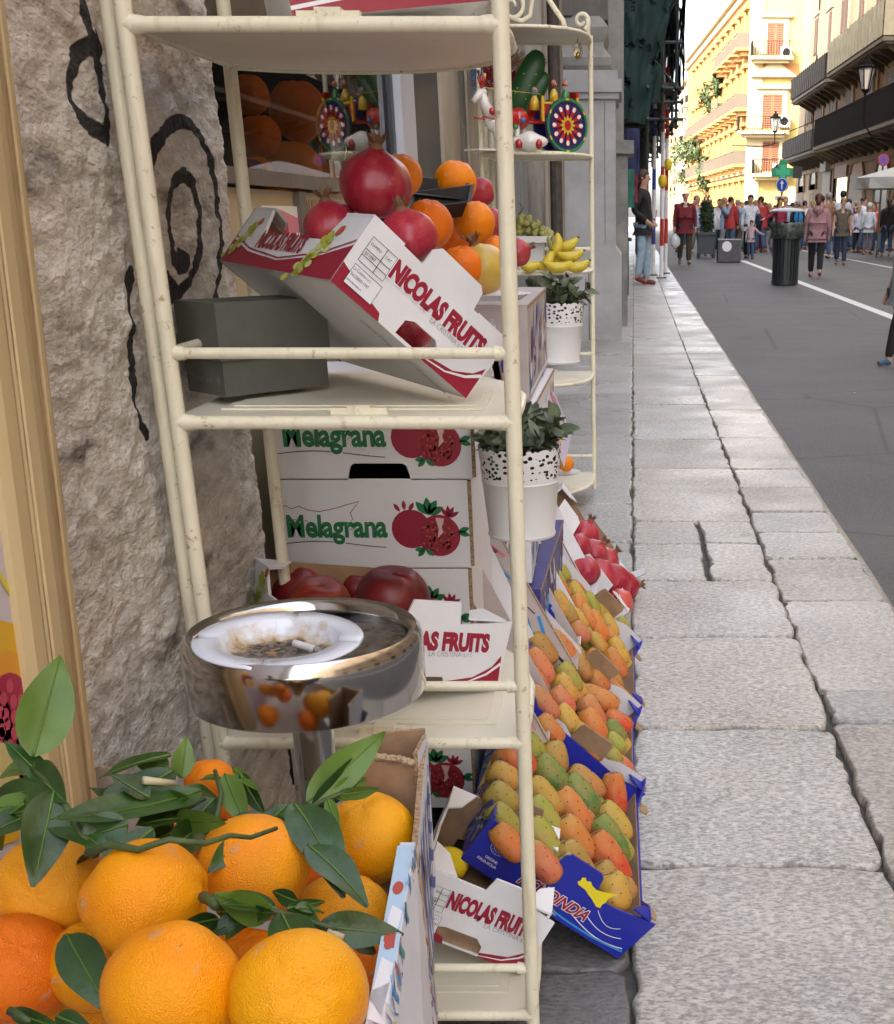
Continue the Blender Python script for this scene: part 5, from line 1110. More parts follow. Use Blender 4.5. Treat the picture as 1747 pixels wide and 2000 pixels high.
def pear_mesh(seed):
    rr=random.Random(seed); m=MB()
    def fn(d):
        z=d.z; e=(1/max(.72,(abs(z)**3+(1-z*z)**1.5)**(1/3)))*.97 if abs(z)<1 else .97; e=e-.13*max(0,-z)**1.5+.035*noise.noise(d*1.6+V((seed,1,0)))
        if z>.86: e-=.16*((z-.86)/.14)**1.5
        for q in dots: 
            k=(d-q).length_squared
            if k<.05: e+=.022*math.exp(-k*90)
        return e
    N=34; dots=[]
    for i in range(N):
        z=1-(i+.5)*1.75/N; a=i*2.399963+rr.uniform(-.15,.15)+seed; r=math.sqrt(max(0,1-z*z)); dots.append(V((r*math.cos(a),r*math.sin(a),z)))
    m.ball((0,0,0),(1,1,1.62),34,24,0,fn)
    for q in dots:
        e=fn(q)+.004; c=V((q.x*e,q.y*e,q.z*e*1.62)); nrm=V((q.x,q.y,q.z/1.62)).normalized(); M=frame(c,nrm.orthogonal(),z=nrm); m.lathe([(0,.022),(.040,.012),(.048,-.01)],6,1,M)
    m.lathe([(0,1.40),(.18,1.395),(.26,1.46),(.30,1.44),(.34,1.36)],12,2,wob=lambda q,t:1+.1*math.cos(7*q+seed))
    return me_of(m,'prickly_pear',[PEAR,AREO,CALY])
PM=[pear_mesh(k) for k in range(4)]
def pom_mesh(seed):
    m=MB()
    def fn(d):
        a=math.atan2(d.y,d.x); e=1+.035*math.cos(a*5+seed)*(1-d.z*d.z)+.04*noise.noise(d*1.5+V((seed,0,0)))
        if d.z>.93: e+=.09*((d.z-.93)/.07)**2
        if d.z<-.9: e-=.08*((-d.z-.9)/.1)
        return e
    m.ball((0,0,0),(1,1,.90),44,30,0,fn); return me_of(m,'pomegranate',POM)
POMM=[pom_mesh(1),pom_mesh(4)]
def calyx_mesh(open_):
    m=MB()
    m.lathe([(.26,.86),(.19,.97),(.16,1.05),(.20,1.14)],14,0,wob=lambda q,t:1+.06*math.cos(6*q))
    for k in range(6):
        a=k*PI/3+.1; r0=.19; o=open_*(1+.3*math.sin(k*2.1))
        M=Matrix.Rotation(a,4,'Z'); m.add([(r0,-.10,1.10),(r0,.10,1.10),(r0+o*.5,.075,1.24),(r0+o,.0,1.38),(r0+o*.5,-.075,1.24),(r0-.05,0,1.08)],[(0,1,2,3,4),(1,0,5)],0,M); m.add([(r0-.03,-.10,1.10),(r0-.03,.10,1.10),(r0+o*.5-.03,.075,1.24),(r0+o,.0,1.38),(r0+o*.5-.03,-.075,1.24)],[(4,3,2,1,0)],0,M)
    m.lathe([(.14,1.12),(.06,1.18),(0,1.16)],8,1); return me_of(m,'calyx',[CALY,KRAFTD])
CAL=[calyx_mesh(.16),calyx_mesh(.02)]
def peach_mesh(seed):
    m=MB()
    def fn(d):
        a=math.atan2(d.y,d.x); e=1+.03*noise.noise(d*1.4+V((seed,0,0)))
        e-=.075*math.exp(-((a/.14)**2))*(1-max(0,-d.z)**4)
        if d.z>.8: e-=.20*((d.z-.8)/.2)**1.6
        e+=.06*abs(math.sin(a*2.5+seed))*max(0,-d.z)**3
        return e
    m.ball((0,0,0),(1,1,.95),48,30,0,fn); return me_of(m,'peach',PEACH)
PCH=[peach_mesh(2),peach_mesh(6)]
def put(me,name,label,cat,c,r,axis=(0,0,1),spin=0,color=None,group=None,sc=(1,1,1),kids=()):
    o=bpy.data.objects.new(name,me); COL.objects.link(o); q=V(axis).normalized().to_track_quat('Z','Y')
    o.matrix_world=Matrix.Translation(V(c))@q.to_matrix().to_4x4()@Matrix.Rotation(spin,4,'Z')@Matrix.Diagonal((r*sc[0],r*sc[1],r*sc[2],1))
    tag(o,label,cat,group)
    if color: o.color=(*color,1)
    for nm,km in kids:
        k=bpy.data.objects.new(nm,km); COL.objects.link(k); k.parent=o
        if color: k.color=(*color,1)
    ORG[o]=V(c); return o
def pxr(x,y,depth_y,d): # centre on plane Y, radius from pixel diameter
    c=atY(x,y,depth_y); dist=(c-CAM).dot(V((0,cT,-sT))); return c,d/2*dist/F
ORC=(.82,.235,.001); ORC2=(.80,.175,.002); ORY=(.83,.315,.001)
CR=(.30,.008,.03); CR2=(.36,.02,.045)
# fruit in and behind crate A
pgs=[(735,361,1.60,139,(.1,-.1,1),CR,0,'large dark red pomegranate on top of the heap in the tilted crate'),
 (797,463,1.50,113,(-.15,-.25,1),CR2,1,'bright red pomegranate at the front of the tilted crate under the large one'),
 (650,447,1.60,112,(-.15,-.2,1),CR2,0,'streaked red pomegranate at the left end of the tilted crate')]
for k,(x,y,Y,dd,ax,cc,ci,lb) in enumerate(pgs):
    c,r=pxr(x,y,Y,dd); put(POMM[k%2],'pomegranate',lb,'pomegranate',c,r,ax,k*1.3,cc,'pomegranates in the tilted crate',kids=[('calyx',CAL[ci])])
orgs=[(783,343,1.72,84,ORC,'orange behind the large dark pomegranate'),(838,438,1.66,95,ORC2,'orange touching the right side of the large dark pomegranate, low in the tilted crate'),(890,356,2.45,84,ORC,'orange at the very top of the pile behind the shelf unit'),(927,434,2.38,82,ORC,'orange in the second row of the pile behind the shelf unit'),(903,522,2.25,84,ORC2,'orange just behind the tab of the tilted crate'),(965,500,2.42,78,ORC,'orange on the pile beside the post, above the yellow pomegranate'),(880,470,2.5,80,ORC2,'orange half hidden under the black tray'),(846,545,2.3,84,ORC,'orange at the bottom of the pile behind the tilted crate'),(800,520,2.4,84,ORC2,'orange low down at the back of the pile')]
for k,(x,y,Y,dd,cc,lb) in enumerate(orgs):
    c,r=pxr(x,y,Y,dd); put(OM[k%3],'orange',lb,'orange',c,r,(.2*math.sin(k),-.2,1),k,cc,'oranges piled behind the tilted crate',kids=[('stem_button',OSTEM)] if k in (0,2,3) else [])
for k,(x,y,Y,dd,cc,ax,ci,lb) in enumerate(((938,376,2.62,56,CR,(0,1,.2),0,'small red pomegranate behind the topmost orange'),(962,440,2.55,60,CR,(0,1,.3),0,'red pomegranate beside the post behind the oranges'),(941,527,2.28,104,(.52,.36,.06),(-.25,-.25,1),0,'yellow pomegranate with tall dry crown at the front of the pile'),(1012,492,2.7,54,CR,(1,0,.4),1,'red pomegranate just right of the shelf post'))):
    c,r=pxr(x,y,Y,dd); put(POMM[k%2],'pomegranate',lb,'pomegranate',c,r,ax,k*1.3,cc,'pomegranates on the pile behind the shelf unit',kids=[('calyx',CAL[ci])])
c,r=pxr(800,648,1.66,90); put(POMM[0],'pomegranate','dark pomegranate seen through the hand hole of the tilted crate','pomegranate',c,r,(0,0,1),0,CR,'pomegranates in the tilted crate')
# black trays
for k,(x,y,Y,ax) in enumerate(((848,378,2.38,.1),(862,398,2.30,-.12))):
    c=atY(x,y,Y); M=Matrix.Translation(c)@Matrix.Rotation(ax,4,'Y')@Matrix.Rotation(.3,4,'X'); m=MB()
    m.add([(-.05,-.04,.01),(.05,-.04,.01),(.05,.05,.01),(-.05,.05,.01),(-.035,-.03,-.016),(.035,-.03,-.016),(.035,.04,-.016),(-.035,.04,-.016)],[(4,5,6,7),(0,1,5,4),(1,2,6,5),(2,3,7,6),(3,0,4,7)],0,M); m.add([(-.056,-.046,.010),(.056,-.046,.010),(.056,.056,.010),(-.056,.056,.010),(-.05,-.04,.011),(.05,-.04,.011),(.05,.05,.011),(-.05,.05,.011)],[(0,1,5,4),(1,2,6,5),(2,3,7,6),(3,0,4,7)],0,M)
    o=obj('plastic_tray',m,DARK); tag(o,('upper black plastic punnet wedged among the oranges','lower black plastic punnet wedged among the oranges')[k],'tray','black punnets among the oranges')
# display of crates that carries the pile
VIO=mat('violet_card',(.05,.045,.22),.45,var=.3,vscale=14)
for k in range(5):
    z0_=.015+k*.18; xo=(.0,.012,-.006,.008,0)[k]; M=Matrix.Translation((-.53+xo,2.44,z0_))@Matrix.Rotation((.02,-.03,.02,-.01,.0)[k],4,'Z')
    L_,W_,h=.355,.62,.172
    t=thing('display_crate','printed crate, %s of the stack that carries the orange pile'%('lowest','second from the bottom','middle','second from the top','topmost')[k],'crate',tuple(M.translation),'crates under the orange pile')
    m=MB(); m.box(0,0,0,L_,W_,h,0,M); m.box(L_+.0003,-.002,h-.006,L_+.002,W_+.002,h-.001,1,M); obj('body',m,[VIO if k==1 else (mat('tinted_card',(.50,.44,.42),.6,var=.2,vscale=10) if k==4 else CARDW),KRAFTD],t)
    d=Decal(); rr=random.Random(k)
    for q in range(46): d.disc(rr.uniform(.02,W_-.02),rr.uniform(.02,h-.03),rr.uniform(.006,.035),rr.uniform(.004,.02),rr.choice([VIO,VIO,BLUEC,WHT,WHT,CYAN,RED,LILAC,KRAFT]),1+q%3,9,rr.uniform(0,3))
    d.strip([(0,.012),(W_,.012)],.008,WHT,4); d.make('side_print',M@frame((L_+.0003,0,0),(0,1,0),z=(1,0,0)),t)
    d=Decal()
    for q in range(30): x_=rr.uniform(.01,L_-.03); d.strip([(x_,rr.uniform(.005,.06)),(x_+rr.uniform(-.02,.02),rr.uniform(.08,h-.01))],rr.uniform(.003,.018),rr.choice([VIO,BLUEC,VIO,LILAC,WHT,KRAFT,CYAN]),1+q%3)
    d.make('front_print',M@frame((0,-.0003,0),(1,0,0),z=(0,-1,0)),t)
m=MB(); c=atY(948,584,2.26); m.lathe([(0,.0),(.06,.002),(.075,.012),(.078,.012)],24,M=Matrix.Translation((c.x,c.y+.03,c.z-.004))); tag(obj('white_plate',m,CARDW,None,True),'small white plate under the yellow pomegranate','plate')
m=MB(); m.prism([(0,0),(.42,0),(.42,.36),(0,.36)],frame((-.12,2.62,.575),V((-.0,.95,.0)),z=V((.93,0,.36))),.004,(0,1,1)); bd=obj('price_board',m,[LILAC,KRAFT],None); tag(bd,'tall colourful printed board leaning on the crates behind the shelf post','board')
d=Decal(); rr=random.Random(9)
for q in range(30): d.disc(rr.uniform(.03,.39),rr.uniform(.03,.33),rr.uniform(.01,.04),rr.uniform(.01,.03),rr.choice([PINK,YEL,ORP,VIO,GRN,CRIM,WHT]),1+q%4,10,rr.uniform(0,3))
d.make('fruit_print',frame((-.1197,2.62,.575),V((-.0,.95,.0)),z=V((.93,0,.36))),bd)
# fruit behind the shop window
for k,(x,y,Y,dd,cc) in enumerate(((487,185,2.35,78,ORC2),(582,215,2.75,112,ORC2),(508,265,2.45,82,ORC2),(575,330,2.55,108,ORC),(500,340,2.5,70,ORC),(640,258,3.05,92,ORC2),(530,392,2.6,90,ORC),(640,350,2.62,66,(.75,.2,.03)))):
    d_=ray(x,y); Xt=(-.68,-.72,-.70,-.69,-.70,-.78,-.7,-.69)[k]; c=atX(x,y,Xt); r=dd/2*(c-CAM).dot(V((0,cT,-sT)))/F
    put(OM[k%3],'orange','orange behind the shop glass, %s'%('highest, at the left edge','large one under the lamp reflection','just above the bottom row at the left','largest of the bottom row','leftmost of the bottom row','on the right of the large one','below the bottom row','reddish one at the right end of the row')[k],'orange',c,r,(0,0,1),k,cc,'oranges behind the shop glass')
c=atX(487,345,-.665); put(OM[0],'purple_fruit','dark purple passion fruit at the lower left corner behind the glass','fruit',c,.032,(0,0,1),0,(.10,.03,.09))
c=atX(673,335,-.68); put(OM[1],'yellow_melon','small pale yellow melon behind the shop glass next to the pomegranate','melon',c,.05,(0,0,1),0,(.7,.6,.2))
JM=atX(632,310,-.72); m=MB(); m.lathe([(0,0),(.06,0),(.065,.02),(.05,.10),(.062,.14),(.055,.2),(.03,.22),(0,.22)],20,M=Matrix.Translation(JM-V((0,0,.12)))); tag(obj('juice_machine',m,STEEL,None,True,40),'shiny metal juicer behind the shop glass','juicer')
# nectarines in crate C
for k,(x,y,Y,dd,cc,ax) in enumerate(((584,1158,1.80,104,(.17,.006,.010),(-.3,-.3,1)),(626,1182,1.72,122,(.22,.022,.008),(.25,-.2,1)),(700,1150,1.86,80,(.13,.006,.010),(.2,-.1,1)),(768,1172,1.66,146,(.095,.003,.009),(.05,-.1,1)),(690,1215,1.62,90,(.18,.012,.01),(0,-.3,1)),(838,1200,1.72,70,(.17,.012,.008),(0,0,1)),(868,1205,1.74,60,(.13,.008,.012),(.2,0,1)))):
    c,r=pxr(x,y,Y,dd); put(PCH[k%2],'nectarine','%s nectarine %s'%(('red','orange blushed','dark red','very large dark red','red','orange red','dark pinkish')[k],('at the left end of the peach crate','second from the left in the peach crate','in the back row of the peach crate','rising highest in the peach crate','half hidden by the ashtray rim','peeping out right of the largest one','at the right end of the peach crate')[k]),'nectarine',c,r,ax,2.2+k,cc,'nectarines in the lower shelf crate')
# lemon and leaf in crate D
c,r=pxr(880,1686,1.66,64); put(OM[1],'lemon','yellow lemon in the crate on the bottom shelf','lemon',c,r,(.9,-.2,-.3),0,(.80,.62,.01),sc=(1,1,1.2))
# ================================================================== PRICKLY PEAR CRATES
COLR={'O':(.56,.155,.035),'S':(.56,.13,.07),'R':(.52,.055,.022),'Y':(.52,.30,.05),'G':(.08,.17,.04),'T':(.40,.19,.05),'L':(.30,.30,.045)}
CN={'O':'orange','S':'salmon coloured','R':'red','Y':'yellow','G':'green','T':'tan','L':'lime green'}
def blue_crate(label,px,tilt,yaw,L,W,H,zr=0.004,text=False,org=None):
    R=ypr((0,0,0),yaw,tilt,0); ax=R@V((1,0,0)); az=R@V((0,0,1))
    if org is None:
        TR=atZ(px[0],px[1],H*math.cos(tilt)+zr); O=TR-ax*L-az*H
    else: O=V(org)
    M=ypr(O,yaw,tilt,0)
    fr=[(0,0),(L*.50,0),(L*.51,H*.16),(L*.58,H*.18),(L*.59,0),(L,0),(L*1.035,H),(L*.80,H*.82),(L*.68,H*.80)]+([(L*.655,H*1.20),(L*.63,H*1.26),(L*.45,H*1.26),(L*.42,H*1.16),(L*.41,H*.82)] if text else [])+[(L*.32,H*.74),(L*.16,H*.76),(L*.06,H*.98),(.0,H*1.0)]
    bk=[(0,0),(L,0),(L*1.03,H*1.15),(L*.80,H*1.12),(L*.72,H*1.0),(L*.42,H*1.0),(L*.36,H*1.12),(0,H*1.2)]
    en=[(0,0),(W,0),(W,H*1.15),(W*.92,H*1.05),(W*.84,H*.8),(W*.16,H*.8),(W*.08,H*1.02),(0,H*1.05)]
    T=crate('pear_crate',label,M,L,W,H,BLUEC,mat('white_lined_card',(.60,.58,.60),.55),front=fr,back=bk,endw=en,group='blue crates of prickly pears',flap=.5)
    m=MB(); m.prism([(L*.43,-.004),(L*.68,-.004),(L*.68,.030),(L*.665,.038),(L*.445,.038),(L*.43,.030)],M@frame((0,W-.008,H*1.0),(1,0,0),V((0,-.25,.97))),.004,(1,1,1)); obj('hand_tab',m,[BLUEC,KRAFT],T)
    # inner kraft faces of the ends
    m=MB(); m.box(L-.0065,.006,.004,L-.0045,W-.006,H*.8,0,M); m.box(.0045,.006,.004,.0065,W-.006,H*.8,0,M); m.prism([(0,0),(.016,.004),(.022,.022),(.004,.04)],M@Matrix.Translation((L-.004,W*.78,H*.92)),.003); m.prism([(0,0),(.016,.004),(.018,.02),(.003,.04)],M@Matrix.Translation((L-.004,.012,H*1.0)),.003); obj('kraft_lining',m,KRAFT,T)
    d=Decal(); rr=random.Random(len(label))
    for q in range(46):
        x_,y_=rr.uniform(.03,W-.03),rr.uniform(.01,H*.75)
        d.strip([(x_+i*.008,y_+.012*math.sin(i*.9+q)) for i in range(5)],rr.uniform(.003,.007),rr.choice([CYAN,WHT,GRN,LILAC,RED,BLUEC,PALEY]),1+q%3)
    d.poly([(W*.38+x*.10,H*.1+y*.05) for x,y in SICILY],YEL,4)
    d.text('FICHIDINDIA',W*.45,H*.35,.034,RED,5,.0006,.75,0,1,0,WHT,.0012)
    d.make('end_picture',M@frame((-.0003,W,0),(0,-1,0),z=(-1,0,0)),T)
    if text:
        d=Decal()
        d.poly([(L*.555+x*.062,H*.66+y*.036) for x,y in SICILY],YEL,2)
        for i,(c,ww) in enumerate(((WHT,.0010),(WHT,.0012),(WHT,.0016),(CYAN,.0035))):
            n=14; d.strip([(lin(L*(.74-.06*i if i<3 else .50),L*(.90+.04*i if i<3 else .99),t/n),H*(.62-.16*i)-.022*math.sin(t/n*2.2)*(1 if i<3 else .5)+.012*t/n) for t in range(n+1)],ww,c,2)
        d.text('FICHIDINDIA',L*.30,H*.24,.027,RED,6,.0008,.80,.35,.95,0.03,WHT,.0012)
        cx,cy=L*.125,H*.62; ring=lambda r:[(cx+r*math.cos(a*.2618),cy+r*math.sin(a*.2618)) for a in range(25)]
        d.strip(ring(.0140),.0006,WHT,3); d.strip(ring(.0085),.0005,WHT,3)
        for i,ch in enumerate('ITALIA'):
            a=2.35-i*.31; d.text(ch,cx+.0175*math.cos(a)-.0015,cy+.0175*math.sin(a),.0058,WHT,4,.0001,.9,rot=a-1.57)
        d.strip([(cx-.006,cy-.002),(cx-.002,cy+.003),(cx+.001,cy-.002),(cx+.006,cy+.003)],.001,WHT,3)
        for i in range(16):
            a=i*.3927; d.disc(cx+.0112*math.cos(a),cy+.0112*math.sin(a),.0007,.0007,WHT,3,6)
        d.text('ORIGINE:',cx-.010,H*.30,.0062,WHT,3,.0001,.85); d.text('ITALIA-SICILIA',cx-.019,H*.205,.0062,WHT,3,.0001,.85)
        d.make('front_print',M@frame((0,-.0003,0),(1,0,0),z=(0,-1,0)),T)
    return T,M
class MW_:
    pass
def M0(M): return M
def fill(M,H,lst,zoom,nm,gname,rs=1.0,zf=.86):
    x0,y0,sc=zoom; pt=M@V((0,0,H*zf)); nr=M.to_3x3()@V((0,0,1)); R3=M.to_3x3()
    items=[]
    for (zx,zy,ln,wd,ang,cc) in lst:
        x=x0+zx/sc; y=y0+zy/sc; d=ray(x,y); t=(pt-CAM).dot(nr)/d.dot(nr); c=CAM+d*t; r=wd/sc/2*t/F*rs
        # axis : image direction lifted into space
        a=R_(ang); im=V((-math.cos(a),0,0))+V((0,sT,cT))*math.sin(a); im=im-V((0,cT,-sT))*.10
        items.append((c,r*1.13,im.normalized(),cc,x,y,max(1.3,min(2.1,ln/wd*1.12))))
    L_,W_=(.292,.50) if M is M1 else ((.30,.415) if M is M2 else (.30,.42)); rf=random.Random(int(W_*1000)); Mi=M.inverted() if 0 else M0(M).inverted(); used=[Mi@i_[0] for i_ in items]
    for a in range(9):
        for b in range(7):
            q=V((.030+(L_-.055)*b/6+rf.uniform(-.008,.008),.035+(W_-.14)*a/8+rf.uniform(-.008,.008),H*zf-.020))
            if min(math.hypot(q.x-u.x,q.y-u.y) for u in used)<.047: continue
            c=M0(M)@q; used.append(q); sp=PX+(c-CAM).x*F/(c-CAM).dot(V((0,cT,-sT))); sy_=PY-(c-CAM).dot(V((0,sT,cT)))*F/(c-CAM).dot(V((0,cT,-sT))); im=V((-.55,.3,.75)); items.append((c,.0225,im.normalized(),rf.choice(list(set(i_[3] for i_ in lst)) if 0 else sorted(set(k_[5] for k_ in lst))),sp,sy_,1.6))
    ordn=sorted(range(len(items)),key=lambda i:items[i][5])
    rows={}
    for k,i in enumerate(ordn): rows.setdefault(k//5,[]).append(i)
    nth=['far','second','third','fourth','fifth','sixth','seventh','eighth','ninth','tenth','nearest'] if 1 else ['far','second','third','fourth','fifth','sixth','seventh','eighth']
    for rk,ix in rows.items():
        ix.sort(key=lambda i:items[i][4])
        for j,i in enumerate(ix):
            c,r,ax,cc,x,y,el=items[i]
            lb='%s prickly pear, %s in the %s row of %s'%(CN[cc],('leftmost','second from left','middle one','second from right','rightmost')[j],nth[rk],nm)
            col=tuple(v*random.uniform(.88,1.12) for v in COLR[cc])
            put(PM[i%4],'prickly_pear',lb,'prickly pear',c-nr*r*.25,r,ax,random.uniform(0,6),col,gname,sc=(1,1,el/1.62))
T1,M1=blue_crate('blue crate of mixed prickly pears nearest the camera with yellow island and red lettering',None,.642,.008,.292,.50,.083,text=True,org=(-.240,1.648,.1755))
fill(M1,.083,[(480,490,260,240,40,'R'),(745,468,230,205,80,'T'),(735,590,300,190,52,'G'),(400,600,220,190,35,'Y'),(385,755,230,200,40,'L'),(685,745,300,180,52,'Y'),(975,650,280,200,42,'T'),(955,745,330,190,54,'G'),(1180,730,290,165,85,'R'),(895,850,350,185,58,'O'),(690,900,330,185,58,'L'),(1185,920,290,170,55,'Y'),(400,920,270,195,50,'L'),(900,1045,330,215,60,'O'),(1155,1050,350,190,60,'G'),(690,1075,390,200,60,'L'),(1150,1190,400,215,60,'R'),(915,1240,370,225,60,'T'),(675,1205,300,185,50,'S'),(430,1065,280,170,50,'O'),(1135,1330,250,190,60,'T'),(905,1300,330,170,55,'L'),(1180,1420,270,225,75,'Y'),(590,400,240,180,60,'L')],(880,1350,3.637),'the nearest blue crate','prickly pears in the nearest crate')
T2,M2=blue_crate('middle blue crate of mostly orange prickly pears',(1254,1545),.80,.0,.30,.415,.083)
fill(M2,.083,[(220,1080,330,230,55,'T'),(400,1060,370,210,48,'O'),(195,1250,350,210,58,'S'),(150,1390,300,190,55,'S'),(480,1370,310,200,60,'L'),(600,1260,260,170,55,'T'),(440,1470,290,200,60,'Y'),(760,1385,230,210,60,'O'),(780,1560,380,205,25,'O'),(1000,1570,280,170,50,'O'),(410,1590,280,205,55,'S'),(235,1610,420,190,50,'S'),(700,1700,330,215,62,'S'),(960,1790,270,195,30,'R'),(460,1760,280,190,55,'Y'),(720,1830,330,210,60,'O'),(925,1890,240,175,50,'G'),(620,1930,260,180,50,'Y'),(930,2000,220,160,45,'L'),(300,1860,300,180,50,'O'),(880,2120,240,180,45,'L'),(700,2040,290,190,55,'O'),(1000,2220,220,160,45,'S')],(1020,1050,5.0),'the middle blue crate','prickly pears in the middle crate')
T3,M3=blue_crate('farthest blue crate of yellowish prickly pears beside the white pomegranate crate',(1254,1376),.84,.0,.30,.42,.083)
fill(M3,.083,[(415,345,160,125,60,'L'),(365,400,170,130,60,'L'),(380,500,240,175,55,'O'),(545,450,240,140,55,'O'),(400,650,270,165,60,'Y'),(560,560,280,140,60,'Y'),(590,680,260,150,60,'O'),(560,800,220,165,55,'Y'),(700,640,230,130,60,'L'),(590,915,210,150,50,'S'),(800,740,260,150,60,'Y'),(750,860,320,165,65,'O'),(1000,920,320,150,75,'L'),(750,1020,300,110,55,'Y'),(900,990,240,130,60,'O'),(960,1100,260,150,60,'Y'),(930,1220,300,170,60,'O'),(470,730,240,150,60,'T'),(660,770,250,140,60,'O'),(870,850,250,130,60,'Y')],(1020,1050,5.0),'the farthest blue crate','prickly pears in the farthest crate')
# white crate of pomegranates
tw=.95; Lw,Ww,Hw=.335,.42,.085
Rw=ypr((0,0,0),0,tw,0); TRw=atZ(1228,1196,Hw*math.cos(tw)+.004); Ow=TRw-Rw@V((Lw,0,Hw)); Mw=ypr(Ow,0,tw,0)
tw_=crate('pomegranate_crate','white crate of red pomegranates at the far end of the tilted crates',Mw,Lw,Ww,Hw,CARDW,KRAFT,group=None)
d=Decal(); d.text('Melagrana',Lw*.20,Hw*.30,.036,GRN,4,.0012,.86,0,1,0,WHT,.0012); d.strip([(Lw*(.12+x*.36),Hw*(.35+y*.5)) for x,y in SICILY],.001,RED,1); d.text('di',Lw*.12,Hw*.32,.026,BLK,3,0,.7,.3); d.strip([(Lw*.08,Hw*.3),(Lw*.4,Hw*.2),(Lw*.7,Hw*.2)],.0012,BLK,2); d.make('front_print',Mw@frame((0,-.0003,0),(1,0,0),z=(0,-1,0)),tw_)
d=Decal(); pomegranate_print(d,.12,.005,.085); d.make('end_print',Mw@frame((-.0003,Ww,0),(0,-1,0),z=(-1,0,0)),tw_)
m=MB(); m.prism([(-.002,0),(.075,0),(.075,.11),(.06,.125),(.0,.125)],Mw@frame((0,.0,Hw),(1,.0,0),V((0,.98,.2))),.003,(0,1,2)); obj('lid_flap',m,[CARDW,KRAFT,KRAFTD],tw_); m=MB(); m.prism([(0,0),(.05,0),(.05,.06),(0,.075)],Mw@frame((Lw-.05,.0,Hw),(1,0,0),V((0,.98,.2))),.003,(0,1,2)); obj('lid_flap',m,[CARDW,KRAFT,KRAFTD],tw_); m=MB(); m.prism([(0,0),(.10,0),(.085,.075),(.02,.07)],Mw@frame((Lw,Ww*.75,Hw*.8),(0,1,0),V((.25,0,.97))),.003,(1,0,2)); obj('lid_flap',m,[CARDW,KRAFT,KRAFTD],tw_)
pz=Mw@V((0,0,Hw)); nw=Mw.to_3x3()@V((0,0,1))
for k,(x,y,dd,cc,ax,cal) in enumerate(((1150,1040,52,CR2,(.35,.2,.8),1),(1135,1062,44,CR,(.3,.2,.8),0),(1165,1078,56,CR,(.6,.2,.6),1),(1190,1090,46,CR2,(.7,.1,.6),1),(1180,1120,62,CR2,(.4,-.2,.8),0),(1208,1132,64,CR,(.9,.0,.3),0),(1228,1140,50,CR,(.95,.0,.1),1),(1218,1172,46,(.5,.08,.06),(.5,0,.5),0),(1150,1110,50,CR,(.2,.2,.8),0))):
    dr=ray(x,y); t=(pz-CAM).dot(nw)/dr.dot(nw); r=dd*1.22/2*t/F
    put(POMM[k%2],'pomegranate','%s pomegranate %s'%(('bright red','dark red','crowned red','crowned crimson','large bright red','large dark red','dark crowned','pale orange red','deep red')[k],('topmost in the white crate','at the upper left of the white crate','just below the topmost in the white crate','at the outer edge of the white crate','in the middle of the white crate','lower right of the middle one in the white crate','against the kraft end of the white crate','lowest in the white crate behind the flap','hidden lower left in the white crate')[k]),'pomegranate',CAM+dr*t-nw*r*.3,r,ax,k,cc,'pomegranates in the white crate',kids=[('calyx',CAL[0])] if cal else [])
# leaning empty crates behind, supporting the row
for k in range(6):
    Y=2.02+k*.20; tl=1.12+.05*math.sin(k*2); M=ypr((-.345+.010*k,Y,.66-.01*k),0.02*math.sin(k),tl,0); L_,W_,H_=.50,.19,.05
    t=thing('leaning_crate','empty white crate propped on edge, %s from the front behind the blue crates'%('first','second','third','fourth','fifth','sixth')[k],'crate',tuple(M.translation),'empty crates propped behind the blue ones')
    m=MB(); m.box(0,0,-H_,L_,W_,-H_+.004,0,M); m.box(0,0,-H_+.004,L_,.004,0,0,M); m.box(0,W_-.004,-H_+.004,L_,W_,0,0,M); m.box(0,.004,-H_+.004,.004,W_-.004,0,0,M); m.box(L_-.004,.004,-H_+.004,L_,W_-.004,0,0,M); obj('tray',m,CARDW if k%2 else mat('tinted_card',(.50,.44,.42),.6,var=.2,vscale=10),t)
    d=Decal(); rr=random.Random(k+40)
    for q in range(12): x_=rr.uniform(.02,.42); d.strip([(x_,rr.uniform(.004,H_-.01)),(x_+rr.uniform(.04,.10),rr.uniform(.004,H_-.01))],rr.uniform(.002,.008),rr.choice([RED,CYAN,GRN,GRYP,PINK,KRAFT,BLK]),1+q%2)
    d.strip([(0,.002),(L_,.002)],.004,KRAFTD,4); d.strip([(0,H_-.002),(L_,H_-.002)],.003,KRAFTD,4); d.make('edge_print',M@frame((0,-.0003,-H_),(1,0,0),z=(0,-1,0)),t)
m=MB(); m.box(-.40,2.4,.0,-.30,3.35,.26); tag(obj('support_trestle',m,DARK),'dark trestle under the propped crates beside the carton stack','trestle')
# ================================================================== PLANTS IN LACE POTS
def lace_x(n,L,b,mp,src):
    uv=n.new('ShaderNodeAttribute'); uv.attribute_name='lace'
    v=vor(n,L,uv.outputs['Vector'],1.25); h=rng(n,L,v,.36,.40,1,0)
    sp=n.new('ShaderNodeSeparateXYZ'); L.new(uv.outputs['Vector'],sp.inputs[0])
    g=n.new('ShaderNodeMath'); g.operation='GREATER_THAN'; L.new(sp.outputs[2],g.inputs[0]); g.inputs[1].default_value=.5
    mu=n.new('ShaderNodeMath'); mu.operation='MULTIPLY'; L.new(h,mu.inputs[0]); L.new(g.outputs[0],mu.inputs[1])
    tr=n.new('ShaderNodeBsdfTransparent'); ms=n.new('ShaderNodeMixShader'); L.new(mu.outputs[0],ms.inputs[0]); L.new(b.outputs[0],ms.inputs[1]); L.new(tr.outputs[0],ms.inputs[2]); L.new(ms.outputs[0],n['Material Output'].inputs[0])
    return src
LACE=mat('white_lace_metal',(.70,.70,.69),.35,extra=lace_x); POTW=mat('white_enamel',(.70,.70,.69),.35,var=.05,vscale=10)
